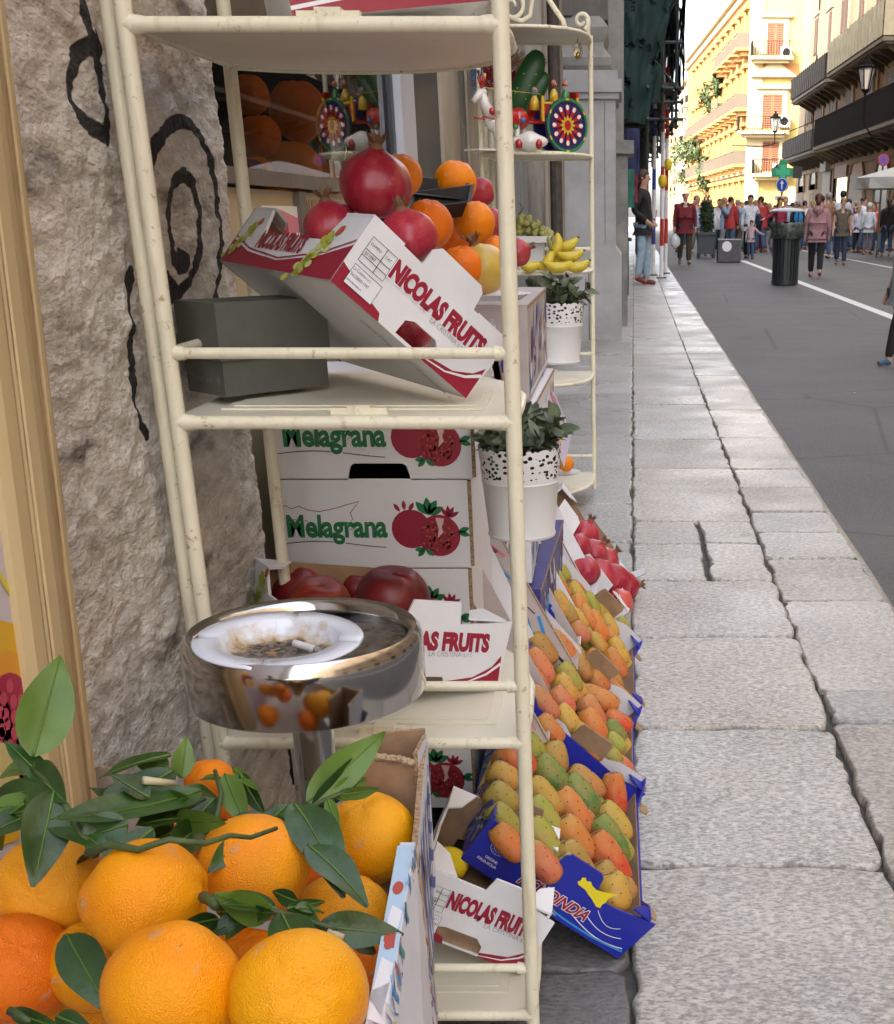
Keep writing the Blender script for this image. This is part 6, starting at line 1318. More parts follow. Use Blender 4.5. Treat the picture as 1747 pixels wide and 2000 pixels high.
LEAFG=mat('sage_leaf',(.115,.15,.08),.5,var=.5,vscale=40); SOIL=mat('dark_soil',(.02,.015,.01),.95)
def leaf(mb,base,dr,up,l,w_,curl=.25,fold=.25,mi=0,nu=8,tip=1.0,wav=0):
    dr=V(dr).normalized(); sd=dr.cross(V(up)).normalized(); up=sd.cross(dr).normalized(); vs=[]
    P=V(base); ang=0
    for i in range(nu+1):
        t=i/nu; ww=w_*.5*math.sin(PI*min(1,t**.8*.97+.015))**(.85)*(1-.25*t)*1.1
        dd=dr*math.cos(curl*t*2)-up*math.sin(curl*t*2); un=up*math.cos(curl*t*2)+dr*math.sin(curl*t*2)
        if i: P=P+dd*(l/nu)
        for j in (-1,-.5,0,.5,1):
            vs.append(P+sd*ww*j+un*(abs(j)*ww*fold+wav*w_*math.sin(t*9+j*2)*abs(j)))
    mb.add(vs,[(i*5+j,(i+1)*5+j,(i+1)*5+j+1,i*5+j+1) for i in range(nu) for j in range(4)],mi)
def pot_plant(label,cx,cy,zb,rt,rb_,h,nl,seed):
    T=thing('potted_plant',label,'potted plant',(cx,cy,zb),'plants in white lace pots'); To=Matrix.Translation((cx,cy,zb))
    m=MB(); m.lathe([(0,.004),(rb_*.96,.004),(rb_,.0),(rb_*1.03,.004),(rb_,.008),(lin(rb_,rt,.62),h*.62),(lin(rb_,rt,.62)*1.02,h*.63),(lin(rb_,rt,.64),h*.645)],40,M=To); obj('pot_body',m,POTW,T,True,40)
    N=72; prof=[(lin(rb_,rt,.64+.36*k/5),h*(.645+.355*k/5)) for k in range(6)]; m=MB(); vs=[];att=[]
    for k,(r,z) in enumerate(prof):
        for j in range(N+1):
            a=2*PI*j/N; zz=z+(h*.022*abs(math.sin(a*9)) if k==5 else 0); vs.append((r*math.cos(a),r*math.sin(a),zz)); att.append((j/N*34,k*1.25+.2,1 if k>0 else .0))
    m.add(vs,[(k*(N+1)+j,k*(N+1)+j+1,(k+1)*(N+1)+j+1,(k+1)*(N+1)+j) for k in range(5) for j in range(N)],0,To)
    me=m.mesh('lace_band',LACE,True,V((cx,cy,zb))); at=me.attributes.new('lace','FLOAT_VECTOR','POINT')
    for i,v in enumerate(att): at.data[i].vector=v
    obj('lace_band',me,None,T)
    m=MB(); m.lathe([(0,h*.86),(rt*.93,h*.86),(rt*.9,h*.6)],24,M=To); obj('soil',m,SOIL,T)
    rr=random.Random(seed); m=MB()
    for s in range(24):
        a=rr.uniform(0,6.28); sp=rr.uniform(.1,1.0); d=V((math.cos(a)*sp,math.sin(a)*sp,1.15)).normalized(); b0=V((cx,cy,zb+h*.86))+V((math.cos(a),math.sin(a),0))*rt*.45*sp; ln=rr.uniform(.035,.075)
        m.tube([b0,b0+d*ln*.5,b0+d*ln],[.0022,.0018,.001],5,1)
        for k in range(nl):
            t=rr.uniform(.25,1.0); q=rr.uniform(0,6.28); o=(d.orthogonal().normalized()); o.rotate(Matrix.Rotation(q,3,d)); dd=(o*rr.uniform(.6,1.1)+d*rr.uniform(.25,.9)).normalized()
            leaf(m,b0+d*ln*t,dd,d+V((rr.gauss(0,.5),rr.gauss(-.5,.5),rr.gauss(0,.3))),rr.uniform(.024,.040),rr.uniform(.014,.021),rr.uniform(-.1,.3),.18,0,6)
    obj('foliage',m,[LEAFG,mat('green_stem',(.06,.08,.03),.6)],T,True)
    m=MB(); m.tube([(cx-rt*.9,cy+.02,zb+h*.8),(cx-rt*1.05,cy+.05,zb+h*.95),(cx-rt*1.0,cy+.12,zb+h*.98)],.003,6); obj('hook',m,STEELB,T)
    return T
pot_plant('potted plant in a white lace pot hanging beside the pomegranate cartons, the nearer of two',-.158,1.955,.592,.064,.052,.138,13,4)
c=atY(1092,690,3.1); pot_plant('potted plant in a white lace pot hanging farther back behind the first one',c.x,3.1,.735,.062,.050,.135,11,8)
# ================================================================== ASHTRAY STAND
ac=V((-.326,1.222,.668)); AR=.1215
ash=thing('ashtray_stand','round polished steel standing ashtray behind the oranges','ashtray stand',(ac.x,ac.y,0)); TA=Matrix.Translation(ac)
def stain_x(n,L,b,mp,src):
    L.new(rng(n,L,noi(n,L,mp.outputs[0],40,5),.4,.7,.22,.55),b.inputs['Roughness']); return mix(n,L,rng(n,L,noi(n,L,mp.outputs[0],60,5),.58,.7),(.50,.49,.47),(.25,.22,.19))
m=MB(); m.lathe([(AR*.84,-.024),(AR*.845,-.012),(AR*.86,-.004),(AR*.90,.001),(AR*.945,.002),(AR*.98,-.003),(AR*.997,-.011),(AR,-.020),(AR*.998,-.062),(AR*.99,-.064),(AR*.5,-.066),(0,-.066)],96,M=TA); obj('bowl_rim',m,STEEL,ash,True,60)
m=MB(); m.lathe([(0,-.027),(AR*.5,-.0265),(AR*.80,-.025),(AR*.845,-.022)],64,M=TA); obj('tray_floor',m,mat('stained_steel',(.5,.49,.47),.35,metal=1,extra=stain_x),ash,True)
m=MB(); m.tube([ac-V((0,0,.066)),V((ac.x,ac.y,.012))],.0215,32); obj('pole',m,STEEL,ash,True,40)
m=MB(); m.lathe([(0,0),(.13,0),(.13,.008),(.05,.014),(.0215,.016)],40,M=Matrix.Translation((ac.x,ac.y,0))); obj('foot_plate',m,STEELB,ash,True,40)
pc=V((-.342,1.188,.6705)); PR=.0835; tlt=Matrix.Rotation(.03,4,'Y')@Matrix.Rotation(.03,4,'X'); TP=Matrix.Translation(pc)@tlt
def melam_x(n,L,b,mp,src):
    sp=n.new('ShaderNodeSeparateXYZ'); tc=n.new('ShaderNodeTexCoord'); L.new(tc.outputs['Object'],sp.inputs[0])
    ln=n.new('ShaderNodeVectorMath'); ln.operation='LENGTH'; cb=n.new('ShaderNodeCombineXYZ'); L.new(sp.outputs[0],cb.inputs[0]); L.new(sp.outputs[1],cb.inputs[1]); L.new(cb.outputs[0],ln.inputs[0])
    w1=noi(n,L,tc.outputs['Object'],70,6); a=n.new('ShaderNodeMath'); a.operation='MULTIPLY_ADD'; L.new(w1,a.inputs[0]); a.inputs[1].default_value=.045; L.new(ln.outputs['Value'],a.inputs[2])
    f1=rng(n,L,a.outputs[0],.066,.082,1,0); c=mix(n,L,f1,src,(.46,.33,.16)); f2=rng(n,L,a.outputs[0],.060,.069,1,0)
    c=mix(n,L,f2,c,mix(n,L,rng(n,L,noi(n,L,tc.outputs['Object'],160,4),.4,.62),(.045,.035,.03),(.20,.16,.13)))
    f3=rng(n,L,noi(n,L,tc.outputs['Object'],30,3),.66,.70); f4=n.new('ShaderNodeMath'); f4.operation='MULTIPLY'; L.new(f3,f4.inputs[0]); L.new(rng(n,L,ln.outputs['Value'],.060,.064,1,0),f4.inputs[1]); return mix(n,L,f4.outputs[0],c,(.42,.17,.03))
MEL=mat('white_melamine',(.66,.70,.78),.22,extra=melam_x,coat=.3)
pa=thing('ashtray','white scalloped melamine ashtray with brown stains lying in the steel stand','ashtray',tuple(pc)); pa.rotation_euler=tlt.to_euler(); 
m=MB(); N=96; prof=[(PR*.0,-.017),(PR*.52,-.017),(PR*.63,-.013),(PR*.705,-.001),(PR*.72,.0012),(PR*.87,.0014),(PR*.985,.001),(PR,-.0006),(PR*.985,-.0018),(PR*.76,-.0022),(PR*.66,-.0165),(PR*.55,-.021),(0,-.021)]
vs=[]
for i,(r,z) in enumerate(prof):
    for j in range(N):
        a=2*PI*j/N; q=min(abs((a-b+PI)%(2*PI)-PI) for b in (0.02,PI/2,PI,PI*1.5)); nt=math.exp(-(q/.055)**2); rr_=r*(1-.045*nt*(r>PR*.9)); zz=z-(.0030*nt if (PR*.6<r and z>-.003) else 0)-(.004*nt if i in(7,8,9) else 0); vs.append((rr_*math.cos(a),rr_*math.sin(a),zz))
m.add(vs,[(i*N+j,i*N+(j+1)%N,(i+1)*N+(j+1)%N,(i+1)*N+j) for i in range(len(prof)-1) for j in range(N)])
o=obj('plate',m.mesh('plate',MEL,True),None,pa)
d=Decal(); BRN=mat('faded_brown_print',(.42,.34,.28),.5)
for sgn in (1,-1):
    d.text('SICILIA',.019,(-.0650 if sgn>0 else .0722),.0100,BRN,3,.0001,.95,rot=PI)
    y_=-.0685*sgn; d.strip([(-.022,y_-.0055),(.022,y_-.0055),(.022,y_+.0055),(-.022,y_+.0055),(-.022,y_-.0055)],.0004,BRN,2)
me_=MB()
for pts,fs,mi_,ly in d.items: me_.add([(x,y,.0022+ly*.0003) for x,y in pts],fs,mi_)
obj('rim_print',me_.mesh('rim_print',d.mats),None,pa)
cg=thing('cigarette','stubbed out half smoked cigarette lying in the white ashtray','cigarette',tuple(pc+V((.012,.004,-.012))))
a0=pc+V((.012,.014,-.0095)); a1=pc+V((.042,-.006,-.0115)); dirc=(a1-a0)
m=MB(); m.tube([a0,a0+dirc*.82],.0038,16); obj('paper',m,mat('cigarette_paper',(.68,.67,.68),.7,var=.2,vscale=90),cg,True,40)
m=MB(); m.tube([a0+dirc*.82,a0+dirc*.9,a0+dirc],[.0040,.0036,.0022],12); obj('ash_tip',m,mat('ash',(.12,.11,.10),.9,col2=(.35,.34,.33),vscale=400),cg,True)
# ================================================================== FOREGROUND CRATE OF ORANGES
fc=thing('orange_crate','patterned cardboard crate full of leafy oranges in the foreground','crate',(-.42,.8,.42)); zt_,zb_=.600,.44
m=MB(); m.box(-.70,.45,zb_-.004,-.20,1.10,zb_); m.box(-.70,1.095,zb_,-.19,1.10,zt_-.085); m.box(-.70,.45,zb_,-.695,1.095,zt_); m.box(-.695,.45,zb_,-.2,.455,zt_); obj('carton_walls',m,mat('cream_card',(.52,.45,.38),.7,var=.15,vscale=10,bump=.15,bscale=60),fc)
XW=-.170
def wl(y,z,off=0): 
    k=(zt_-z)/(zt_-zb_); return V((lin(-.130,-.185,(y-.45)/.65)+lin(.034,-.004,(y-.45)/.65)*k+off,y,z))
m=MB()
m.add([wl(.78,zb_),wl(1.10,zb_),wl(1.10,zt_-.004),wl(1.04,zt_-.004),wl(.96,zt_-.018),wl(.78,zt_-.03)],[(0,1,2,3,4,5)]); m.add([p-V((.005,0,0)) for p in (wl(.78,zb_),wl(1.10,zb_),wl(1.10,zt_-.004),wl(1.04,zt_-.004),wl(.96,zt_-.018),wl(.78,zt_-.03))],[(5,4,3,2,1,0)],1)
m.add([p for q in (wl(1.10,zt_-.004),wl(1.04,zt_-.004),wl(.96,zt_-.018),wl(.78,zt_-.03)) for p in (q,q-V((.005,0,0)))],[(0,2,3,1),(2,4,5,3),(4,6,7,5)],2)
m.add([wl(1.10,zb_),wl(1.10,zb_,-.005),wl(1.10,zt_-.004,-.005),wl(1.10,zt_-.004)],[(0,1,2,3)],2)
obj('striped_side_wall',m,[mat('pale_blue_card',(.58,.62,.70),.5),KRAFT,KRAFTD],fc)
m=MB(); 
for y in (.45,): pass
a=[wl(.45,zb_,.003),wl(.885,zb_,.003),wl(.885,zt_+.0,.003),wl(.45,zt_+.006,.003)]; b=[p-V((.012,0,0)) for p in a]
m.add(a+b,[(0,1,2,3),(3,2,6,7),(1,5,6,2),(7,6,5,4)],[0,1,2,0]); obj('folded_side_panel',m,[mat('pale_printed_card',(.62,.62,.66),.5,var=.1,vscale=20),mat('pale_blue_card'),mat('mustard_card',(.55,.33,.03),.5)],fc)
CB=mat('cobalt_print',(.04,.06,.28),.5); TEAL=mat('teal_print',(.04,.25,.24),.5); RST=mat('rust_red_print',(.42,.07,.05),.5)
d=Decal(); rr=random.Random(17)
for q in range(330):
    x_,y_=rr.uniform(.01,.42),rr.uniform(.000,.145); th=rr.uniform(-.5,.5)+PI/2; n_=6; am=rr.uniform(.003,.009)
    d.strip([(x_+math.cos(th)*i*.006+am*math.sin(i*1.1+q),y_+math.sin(th)*i*.006) for i in range(n_)],rr.uniform(.002,.0085),rr.choice([CB,RST,TEAL,CB,RST,GRYP,PALEY,WHT,CYAN]),1+q%4)
d.strip([(.425,.0),(.425,.158)],.006,mat('mustard_card'),6)
def wmake(d,name,y0_,off,st):
    mb=MB()
    for pts,fs,mi_,ly in d.items: mb.add([wl(y0_+x,zb_+y,off+ly*st) for x,y in pts],fs,mi_)
    return obj(name,mb,d.mats,fc)
wmake(d,'carnival_print',.45,.0036,.00012)
d=Decal()
for i in range(9): d.poly([(.015+i*.035,0),(.028+i*.035,0),(.05+i*.035,.125),(.035+i*.035,.125)],CB,1)
wmake(d,'blue_stripes',.785,.0006,.00012)
d=Decal(); d.poly([(0,0),(.435,0),(.435,.012),(0,.012)],mat('sky_print',(.42,.58,.72),.5),1); d.poly([(.10,0),(.19,0),(.20,.012),(.12,.012)],RST,2).poly([(.20,.003),(.26,.0),(.27,.009),(.22,.012)],WHT,2).poly([(.30,.002),(.33,.0),(.34,.008),(.31,.01)],WHT,3).disc(.365,.006,.010,.004,RST,3).disc(.285,.006,.006,.003,RST,4).poly([(.28,.002),(.31,.002),(.32,.010),(.29,.010)],RST,2).poly([(.17,.0),(.24,.0),(.23,.012),(.19,.012)],WHT,2)
d.make('rim_print',frame(wl(.445,zt_+.0065,.003)+V((.0,0,.0004)),V((-.085,1,-.014)),z=(0,0,1)),fc,.0002)
# far corner of the crate: folded kraft corner with blue waves, and torn flap at left
m=MB(); cx,cy=-.185,1.085
m.prism([(0,0),(.05,0),(.05,.17),(0,.165)],frame((cx-.052,cy+.012,zb_),(1,0,0),(0,0,1)),.004,(1,0,2)); m.prism([(0,0),(.055,0),(.055,.165),(0,.17)],frame((cx+.0,cy-.045,zb_),(0,1,0),(0,0,1)),.004,(0,1,2)); m.prism([(0,0),(.05,0),(.05,.155),(0,.16)],frame((cx-.052,cy-.042,zb_),(1,.0,0),(0,0,1)),.004,(1,1,2)); obj('corner_post',m,[mat('pale_blue_card'),KRAFT,KRAFTD],fc)
d=Decal()
for i in range(5): d.strip([(.004+j*.0105,.02+i*.03+.008*math.sin(j*1.2)) for j in range(5)],.011,CB,1)
d.make('corner_waves',frame((cx+.0006,cy-.045,zb_),(0,1,0),(0,0,1)),fc)
m=MB(); 
for k in range(22):
    t=k/21; p=V((cx-.055+.05*t,cy-.028-.02*t,zb_+.163)); m.ball(p+V((random.uniform(-.002,.002),random.uniform(-.002,.002),0)),(.004,.004,.003),6,4,0,lambda d_:1+.5*noise.noise(d_*3+V((k,0,0))))
obj('torn_edge',m,mat('torn_card',(.50,.38,.24),.9,var=.4,vscale=200,bump=.5,bscale=300),fc)
m=MB(); A=atY(105,1497,1.09);B=atY(228,1497,1.09); m.add([(A.x,1.093,zb_),(B.x+.05,1.093,zb_),(B.x+.03,1.088,atY(270,1560,1.09).z),(B.x,1.085,B.z),(A.x+.01,1.085,A.z),(A.x-.03,1.09,atY(90,1560,1.09).z)],[(0,1,2,3,4,5)]); m.v+= [(x,y+.005,z) for x,y,z in m.v]; m.f.append([11,10,9,8,7,6]); m.m.append(0)
for i in range(6): m.f.append([i,i+6,(i+1)%6+6,(i+1)%6]); m.m.append(1)
obj('torn_flap',m,[mat('cream_card'),KRAFTD],fc)
m=MB(); m.box(-.66,.5,0,-.64,.54,zb_-.005); m.box(-.22,.5,0,-.2,.54,zb_-.005); m.box(-.66,1.04,0,-.64,1.08,zb_-.005); m.box(-.22,1.04,0,-.2,1.08,zb_-.005); m.box(-.68,.47,zb_-.03,-.19,1.09,zb_-.006); tag(obj('crate_stand',m,DARK),'dark low stand under the crate of leafy oranges','stand')
FO=[(290,1757,240,ORY,(1,.2,-.05),'large orange with a wrinkled stem end pointing right, above the front row',1),
 (100,1738,212,(.85,.36,.012),(.1,-1,.4),'blemished orange at the left edge with its star shaped stem end facing the camera',0),
 (35,1893,222,ORC2,(.35,-.5,.9),'deep orange one in the lower left corner with scarred skin',0),
 (337,1935,268,ORY,(-.3,-.1,-.9),'lemon shaped golden orange in the middle of the front row',1),
 (585,1950,270,(.84,.37,.003),(.30,-.75,.62),'golden orange with green stem button at the right of the front row',0),
 (495,1695,218,(.87,.33,.008),(0,.3,-1),'orange under the long branch in the middle of the crate',2),
 (724,1638,186,(.84,.38,.004),(-.1,-.1,1),'golden orange at the far right corner under the upright leaves',0),
 (672,1800,198,(.87,.36,.010),(.3,.2,1),'orange between the far right one and the front row',2),
 (192,1885,190,ORY,(0,0,1),'half hidden orange behind the dark leaf at the left',2),
 (482,1900,180,ORC,(0,0,1),'half hidden orange between the two front ones',0),
 (412,1530,100,ORC,(0,.2,1),'small dried up orange at the far side of the crate',2),(430,1600,120,ORC2,(.2,.1,1),'small orange below the dried up one',0),
 (622,1715,140,ORC2,(.2,.1,1),'deep orange one in the gap below the curled leaves',2),(700,1880,130,ORC2,(.2,.1,1),'deep orange one against the printed side panel',0),
 (170,2010,200,ORY,(0,0,1),'orange cut off by the lower edge of the picture',0),(355,1650,130,ORC,(0,0,1),'orange glimpsed under the branch left of centre',0),
 (20,2060,200,ORY,(0,0,1),'orange at the very bottom left corner',2),(560,2090,200,ORC,(0,0,1),'orange under the golden one at the bottom',0),(230,1640,110,ORC2,(0,0,1),'orange in deep shade under the big leaf',0)]
for k,(x,y,dd,cc,ax,lb,mi_) in enumerate(FO):
    sz=.084 if dd>150 else .078; 
    if k in (10,11): sz=.05
    if k in (8,9,12,13,15,16,19): dist=(.97,.93,0,0,0,0,0,0,0)[0] if 0 else {8:.93,9:.92,12:1.12,13:1.02,15:1.12,16:1.12,19:1.10}[k]; r=dd/2*dist/F
    else: dist=sz*F/dd; r=sz/2
    if k in (10,11): dist=1.06; r=dd/2*dist/F
    c=CAM+ray(x,y)*dist
    put(OM[mi_],'orange',lb,'orange',c,r*(1.0),ax,k*1.7,cc,'oranges in the foreground crate',kids=[('stem_button',OSTEM)] if k in (0,1,2,4,11) else [])
CLEAF=mat('citrus_leaf',(.026,.085,.008),.36,var=.5,vscale=30,spec=.5,vlo=.3,vhi=.7,objcol=True,bump=.3,bscale=90); CL2=mat('citrus_leaf_light',(.10,.19,.022),.45,var=.3,vscale=25); TW=mat('green_twig',(.07,.11,.03),.6,var=.4,vscale=80); DRYW=mat('cut_wood',(.50,.45,.28),.7)
def P2(x,y,dist): return CAM+ray(x,y)*dist
def sprig(label,path,dists,leaves,cut=None):
    pts=[P2(x,y,d) for (x,y),d in zip(path,dists)]; T=thing('orange_sprig',label,'leafy twig',tuple(pts[0]),'leafy twigs lying on the oranges')
    if len(pts)>1:
        m=MB(); k=len(pts); m.tube(pts,[.0030-.0014*i/(k-1) for i in range(k)],8); obj('twig',m,TW,T,True)
    for (x0,y0,d0,x1,y1,d1,wd,curl,tw,lt) in leaves:
        a=P2(x0,y0,d0);b=P2(x1,y1,d1); dr=b-a; vw=(CAM-(a+b)/2).normalized(); up=vw+V((0,0,.35)); up.rotate(Matrix.Rotation(tw,3,dr.normalized()))
        m=MB(); leaf(m,a,dr,up,dr.length*(1+abs(curl)*.15),wd/F*(d0+d1)/2*1.12,curl,.22,0,14,wav=.04)
        # midrib
        o=obj('leaf',m,CL2 if lt else CLEAF,T,True); q_=random.uniform(.75,1.35); o.color=(.028*q_,.078*q_,.008*q_*random.uniform(.6,2.2),1)
        ctr=[V(m.v[i*5+2]) for i in range(15)]; m2=MB(); m2.tube([p+up.normalized()*.0005 for p in ctr],[.0011-.0009*i/14 for i in range(15)],5); obj('midrib',m2,CL2,o,True)
    if cut:
        m=MB(); a,b=P2(*cut[0]),P2(*cut[1]); m.tube([a,b],[.0032,.0024],8); obj('cut_stem',m,DRYW,T,True)
    return T
sprig('upright leafy twig at the left rising in front of the cream frame',[(187,1672),(150,1615),(120,1560),(85,1520),(60,1500)],[.86,.87,.88,.89,.9],
 [(64,1478,.9,122,1278,.92,92,.12,.2,1),(95,1535,.9,14,1440,.9,52,.1,.5,0),(60,1500,.9,118,1560,.87,70,.1,.4,0),(88,1540,.89,-30,1560,.9,50,.15,-.3,0),(105,1545,.88,72,1715,.84,85,.18,-.2,0),(70,1500,.9,-20,1500,.92,46,.2,.3,1)])
sprig('long branch lying across the oranges with big dark leaves at the left',[(170,1668),(215,1650),(270,1660),(330,1640),(400,1648),(450,1632),(490,1636),(540,1618)],[.845,.84,.83,.828,.84,.86,.87,.90],
 [(392,1545,.97,90,1648,.84,92,-.12,.5,0),(340,1505,.98,165,1600,.90,75,.05,.4,0),(335,1475,1.0,190,1500,.98,52,.15,.9,0),(300,1540,.95,195,1530,.97,55,.1,.5,0),(352,1520,1.0,366,1440,1.0,38,.1,.2,1),(430,1640,.94,360,1590,.96,48,.1,.2,0),(330,1660,.90,415,1600,.93,60,.25,.4,0),(520,1625,.95,570,1605,.95,44,.2,.3,0),(420,1560,1.0,350,1620,.95,50,.3,.2,0),(300,1620,.88,215,1680,.85,48,.2,.3,0),(350,1600,.93,270,1600,.90,60,.15,.8,0),(470,1640,.92,420,1690,.89,40,.3,-.2,0),(250,1610,.88,150,1640,.86,70,.1,.1,0),(330,1500,1.0,260,1480,1.0,46,.1,.2,1)],cut=((280,1524,.93),(340,1530,.95)))
sprig('dried twig with limp pale leaves on the small orange',[(400,1650),(425,1590),(432,1550),(420,1505)],[.96,.98,1.0,1.02],
 [(440,1512,1.02,478,1612,.99,46,.1,.2,1),(400,1600,.98,365,1640,.96,40,.3,.5,0),(470,1510,1.02,505,1590,1.0,32,.2,.6,0),(430,1520,1.02,385,1515,1.03,18,.2,.4,1),(455,1500,1.03,500,1540,1.0,18,.1,.3,1)])
sprig('sprig at the right with tall upright leaf and curled dark leaves',[(485,1635),(560,1600),(620,1570),(665,1550),(700,1540)],[.95,.97,.99,1.0,1.0],
 [(600,1568,.99,755,1428,1.03,66,.06,.25,1),(610,1575,.99,735,1470,1.03,60,.1,.9,0),(575,1570,.96,672,1688,.90,88,.35,-.3,0),(600,1650,.93,722,1742,.90,72,.2,-.5,0),(560,1575,.97,480,1640,.94,40,.1,.4,0),(650,1555,1.0,720,1520,1.02,40,.1,.4,1),(640,1560,.99,660,1620,.97,24,.1,.2,1),(660,1552,1.0,742,1545,1.0,30,.1,.9,1),(560,1600,.97,500,1590,.97,34,.1,.3,0)])
sprig('drooping sprig in the middle with dark leaves over the golden front orange',[(415,1755),(470,1765),(540,1780),(600,1800),(655,1815)],[.84,.85,.85,.85,.84],
 [(550,1785,.84,605,1890,.78,82,.25,0,0),(620,1810,.85,788,1825,.86,66,.08,.2,0),(540,1775,.86,410,1740,.87,42,.15,.2,0),(520,1780,.86,400,1815,.83,46,.2,.3,0),(500,1770,.86,440,1820,.83,44,.2,.5,0),(560,1775,.86,640,1760,.88,22,.1,.3,0),(680,1830,.86,745,1850,.87,60,.3,-.5,0),(530,1770,.86,470,1735,.88,30,.2,.4,0)],cut=((640,1822,.84),(672,1832,.84)))
sprig('dark broad leaf tucked between the left oranges',[(130,1830)],[.86],[(130,1825,.86,205,1965,.82,82,.15,.2,0)])
sprig('small dark leaves at the bottom left corner of the crate',[(20,1975),(60,1995)],[.76,.75],[(20,1975,.77,110,2010,.74,34,.1,.5,0),(110,1985,.76,170,2010,.75,40,.2,.3,0)])
rl=random.Random(77)
def tangle(label,x0,x1,y0,y1,d0,d1,n,path,dd):
    L_=[]
    for k in range(n):
        x=rl.uniform(x0,x1); y=rl.uniform(y0,y1); t=(x-x0)/(x1-x0); d=lin(d0,d1,t)+rl.uniform(-.02,.03); a=rl.uniform(-.7,.7)+(PI if rl.random()<.5 else 0); l=rl.uniform(60,125)
        L_.append((x,y,d,x+l*math.cos(a),y-l*math.sin(a)*.8,d+rl.uniform(-.05,.05),l*rl.uniform(.42,.58),rl.uniform(-.1,.38),rl.uniform(-.9,.9),rl.random()<.15))
    sprig(label,path,dd,L_)
tangle('tangled dark leaves along the back left of the heap of oranges',170,400,1535,1650,.90,.97,13,[(180,1620),(260,1590),(330,1600),(400,1560)],[.90,.92,.94,.98])
tangle('tangled dark leaves between the dried orange and the right hand sprig',400,660,1560,1660,.96,1.0,11,[(400,1640),(470,1600),(540,1610),(640,1580)],[.95,.97,.98,1.0])
tangle('cluster of small dark leaves in the middle of the oranges',420,600,1750,1800,.84,.85,7,[(430,1770),(500,1780),(590,1790)],[.845,.845,.85])
tangle('few dark leaves at the far left edge over the blemished orange',-10,110,1560,1640,.86,.9,5,[(0,1600),(60,1590),(110,1610)],[.88,.88,.87])
m=MB(); a=P2(398,1752,.835); b=P2(424,1768,.815); m.tube([a,(a+b)/2,b],[.0042,.0034,.0042],8); tag(obj('orange_stalk',m,[TW],None,True),'short green stalk on the orange whose wrinkled end points right','stalk')
# ================================================================== LEANING POSTER BOARD AT THE LEFT
pbd=thing('poster_board','cream wooden framed poster of juice and raspberries leaning on the stone wall','poster board',(-.47,.9,0))
XB=-.498
WOOD=mat('worn_cream_wood',(.60,.46,.24),.5,var=.25,vscale=5,stretch=(1,1,.12),bump=.15,bscale=60)
WOODD=mat('brown_rubbed_edge',(.34,.20,.09),.6,col2=(.55,.42,.22),vscale=40,vlo=.4,vhi=.6,stretch=(1,1,.25))
eA,eB=atX(186,1488,-.484),atX(11,0,-.484)
def fy(z): return lin(eA.y,eB.y,(z-eA.z)/(eB.z-eA.z))   # outer edge
m=MB()
zs=[.10,1.75]
prof=[(0,-.02),(0,.008),(-.004,.014),(-.010,.014),(-.013,.009),(-.017,.010),(-.030,.016),(-.045,.018),(-.058,.016),(-.061,.011),(-.065,.012),(-.080,.010),(-.088,.004),(-.088,-.02)]
vs=[(XB+x,fy(z)+y,z) for z in zs for y,x in prof]; k=len(prof)
m.add(vs,[(i,(i+1)%k,(i+1)%k+k,i+k) for i in range(k)]+[tuple(range(k-1,-1,-1)),tuple(range(k,2*k))]); obj('frame',m,WOOD,pbd)
m=MB()
for y,x,w_ in ((-.0115,.0115,.0024),(-.0595,.0135,.0024),(-.0025,.0125,.0018)):
    m.add([(XB+x+.0008,fy(z)+y+dy,z) for z in zs for dy in (-w_,w_)],[(0,1,3,2)])
obj('rubbed_lines',m,WOODD,pbd)
m=MB(); m.box(XB-.012,.2,.10,XB-.002,eA.y-.03,1.75); obj('poster_sheet',m,mat('lilac_white_paper',(.56,.53,.60),.5),pbd)
def bp2(x,y): p=atX(x,y,XB-.002); return (p.y,p.z)
d=Decal()
d.poly([bp2(*q) for q in ((-40,1215),(0,1212),(45,1222),(70,1240),(85,1330),(70,1370),(20,1400),(-40,1400))],mat('juice_yellow',(.72,.42,.005),.4),1)
d.poly([bp2(*q) for q in ((-40,1290),(20,1270),(60,1300),(70,1370),(20,1400),(-40,1400))],mat('juice_orange',(.75,.33,.01),.4),2)
d.strip([bp2(-10,1110),bp2(65,1235)],.006,mat('straw_yellow',(.66,.58,.05),.4),2)
d.poly([bp2(*q) for q in ((-20,800),(6,822),(10,880),(-20,900))],mat('straw_yellow'),2)
for x,y,r in ((18,1405,.040),(-20,1425,.035),(95,1455,.040),(60,1470,.03)):
    a,b=bp2(x,y); d.disc(a,b,r,r*.95,CRIM,3,20)
    for i in range(16): q=i*2.4; d.disc(a+r*.8*math.sqrt((i+.5)/16)*math.cos(q),b+r*.8*math.sqrt((i+.5)/16)*math.sin(q),r*.16,r*.15,mat('raspberry_light',(.52,.06,.12),.35),4,8)
d.poly([bp2(*q) for q in ((-30,1480),(50,1500),(60,1560),(10,1600),(-30,1620))],ORP,3).poly([bp2(*q) for q in ((-30,1560),(30,1570),(35,1640),(-30,1660))],mat('juice_yellow'),4)
a,b=bp2(10,1530); d.disc(a,b,.02,.035,PALEY,5)
d.make('fruit_picture',frame((XB-.0018,0,0),(0,1,0),z=(1,0,0)),pbd)
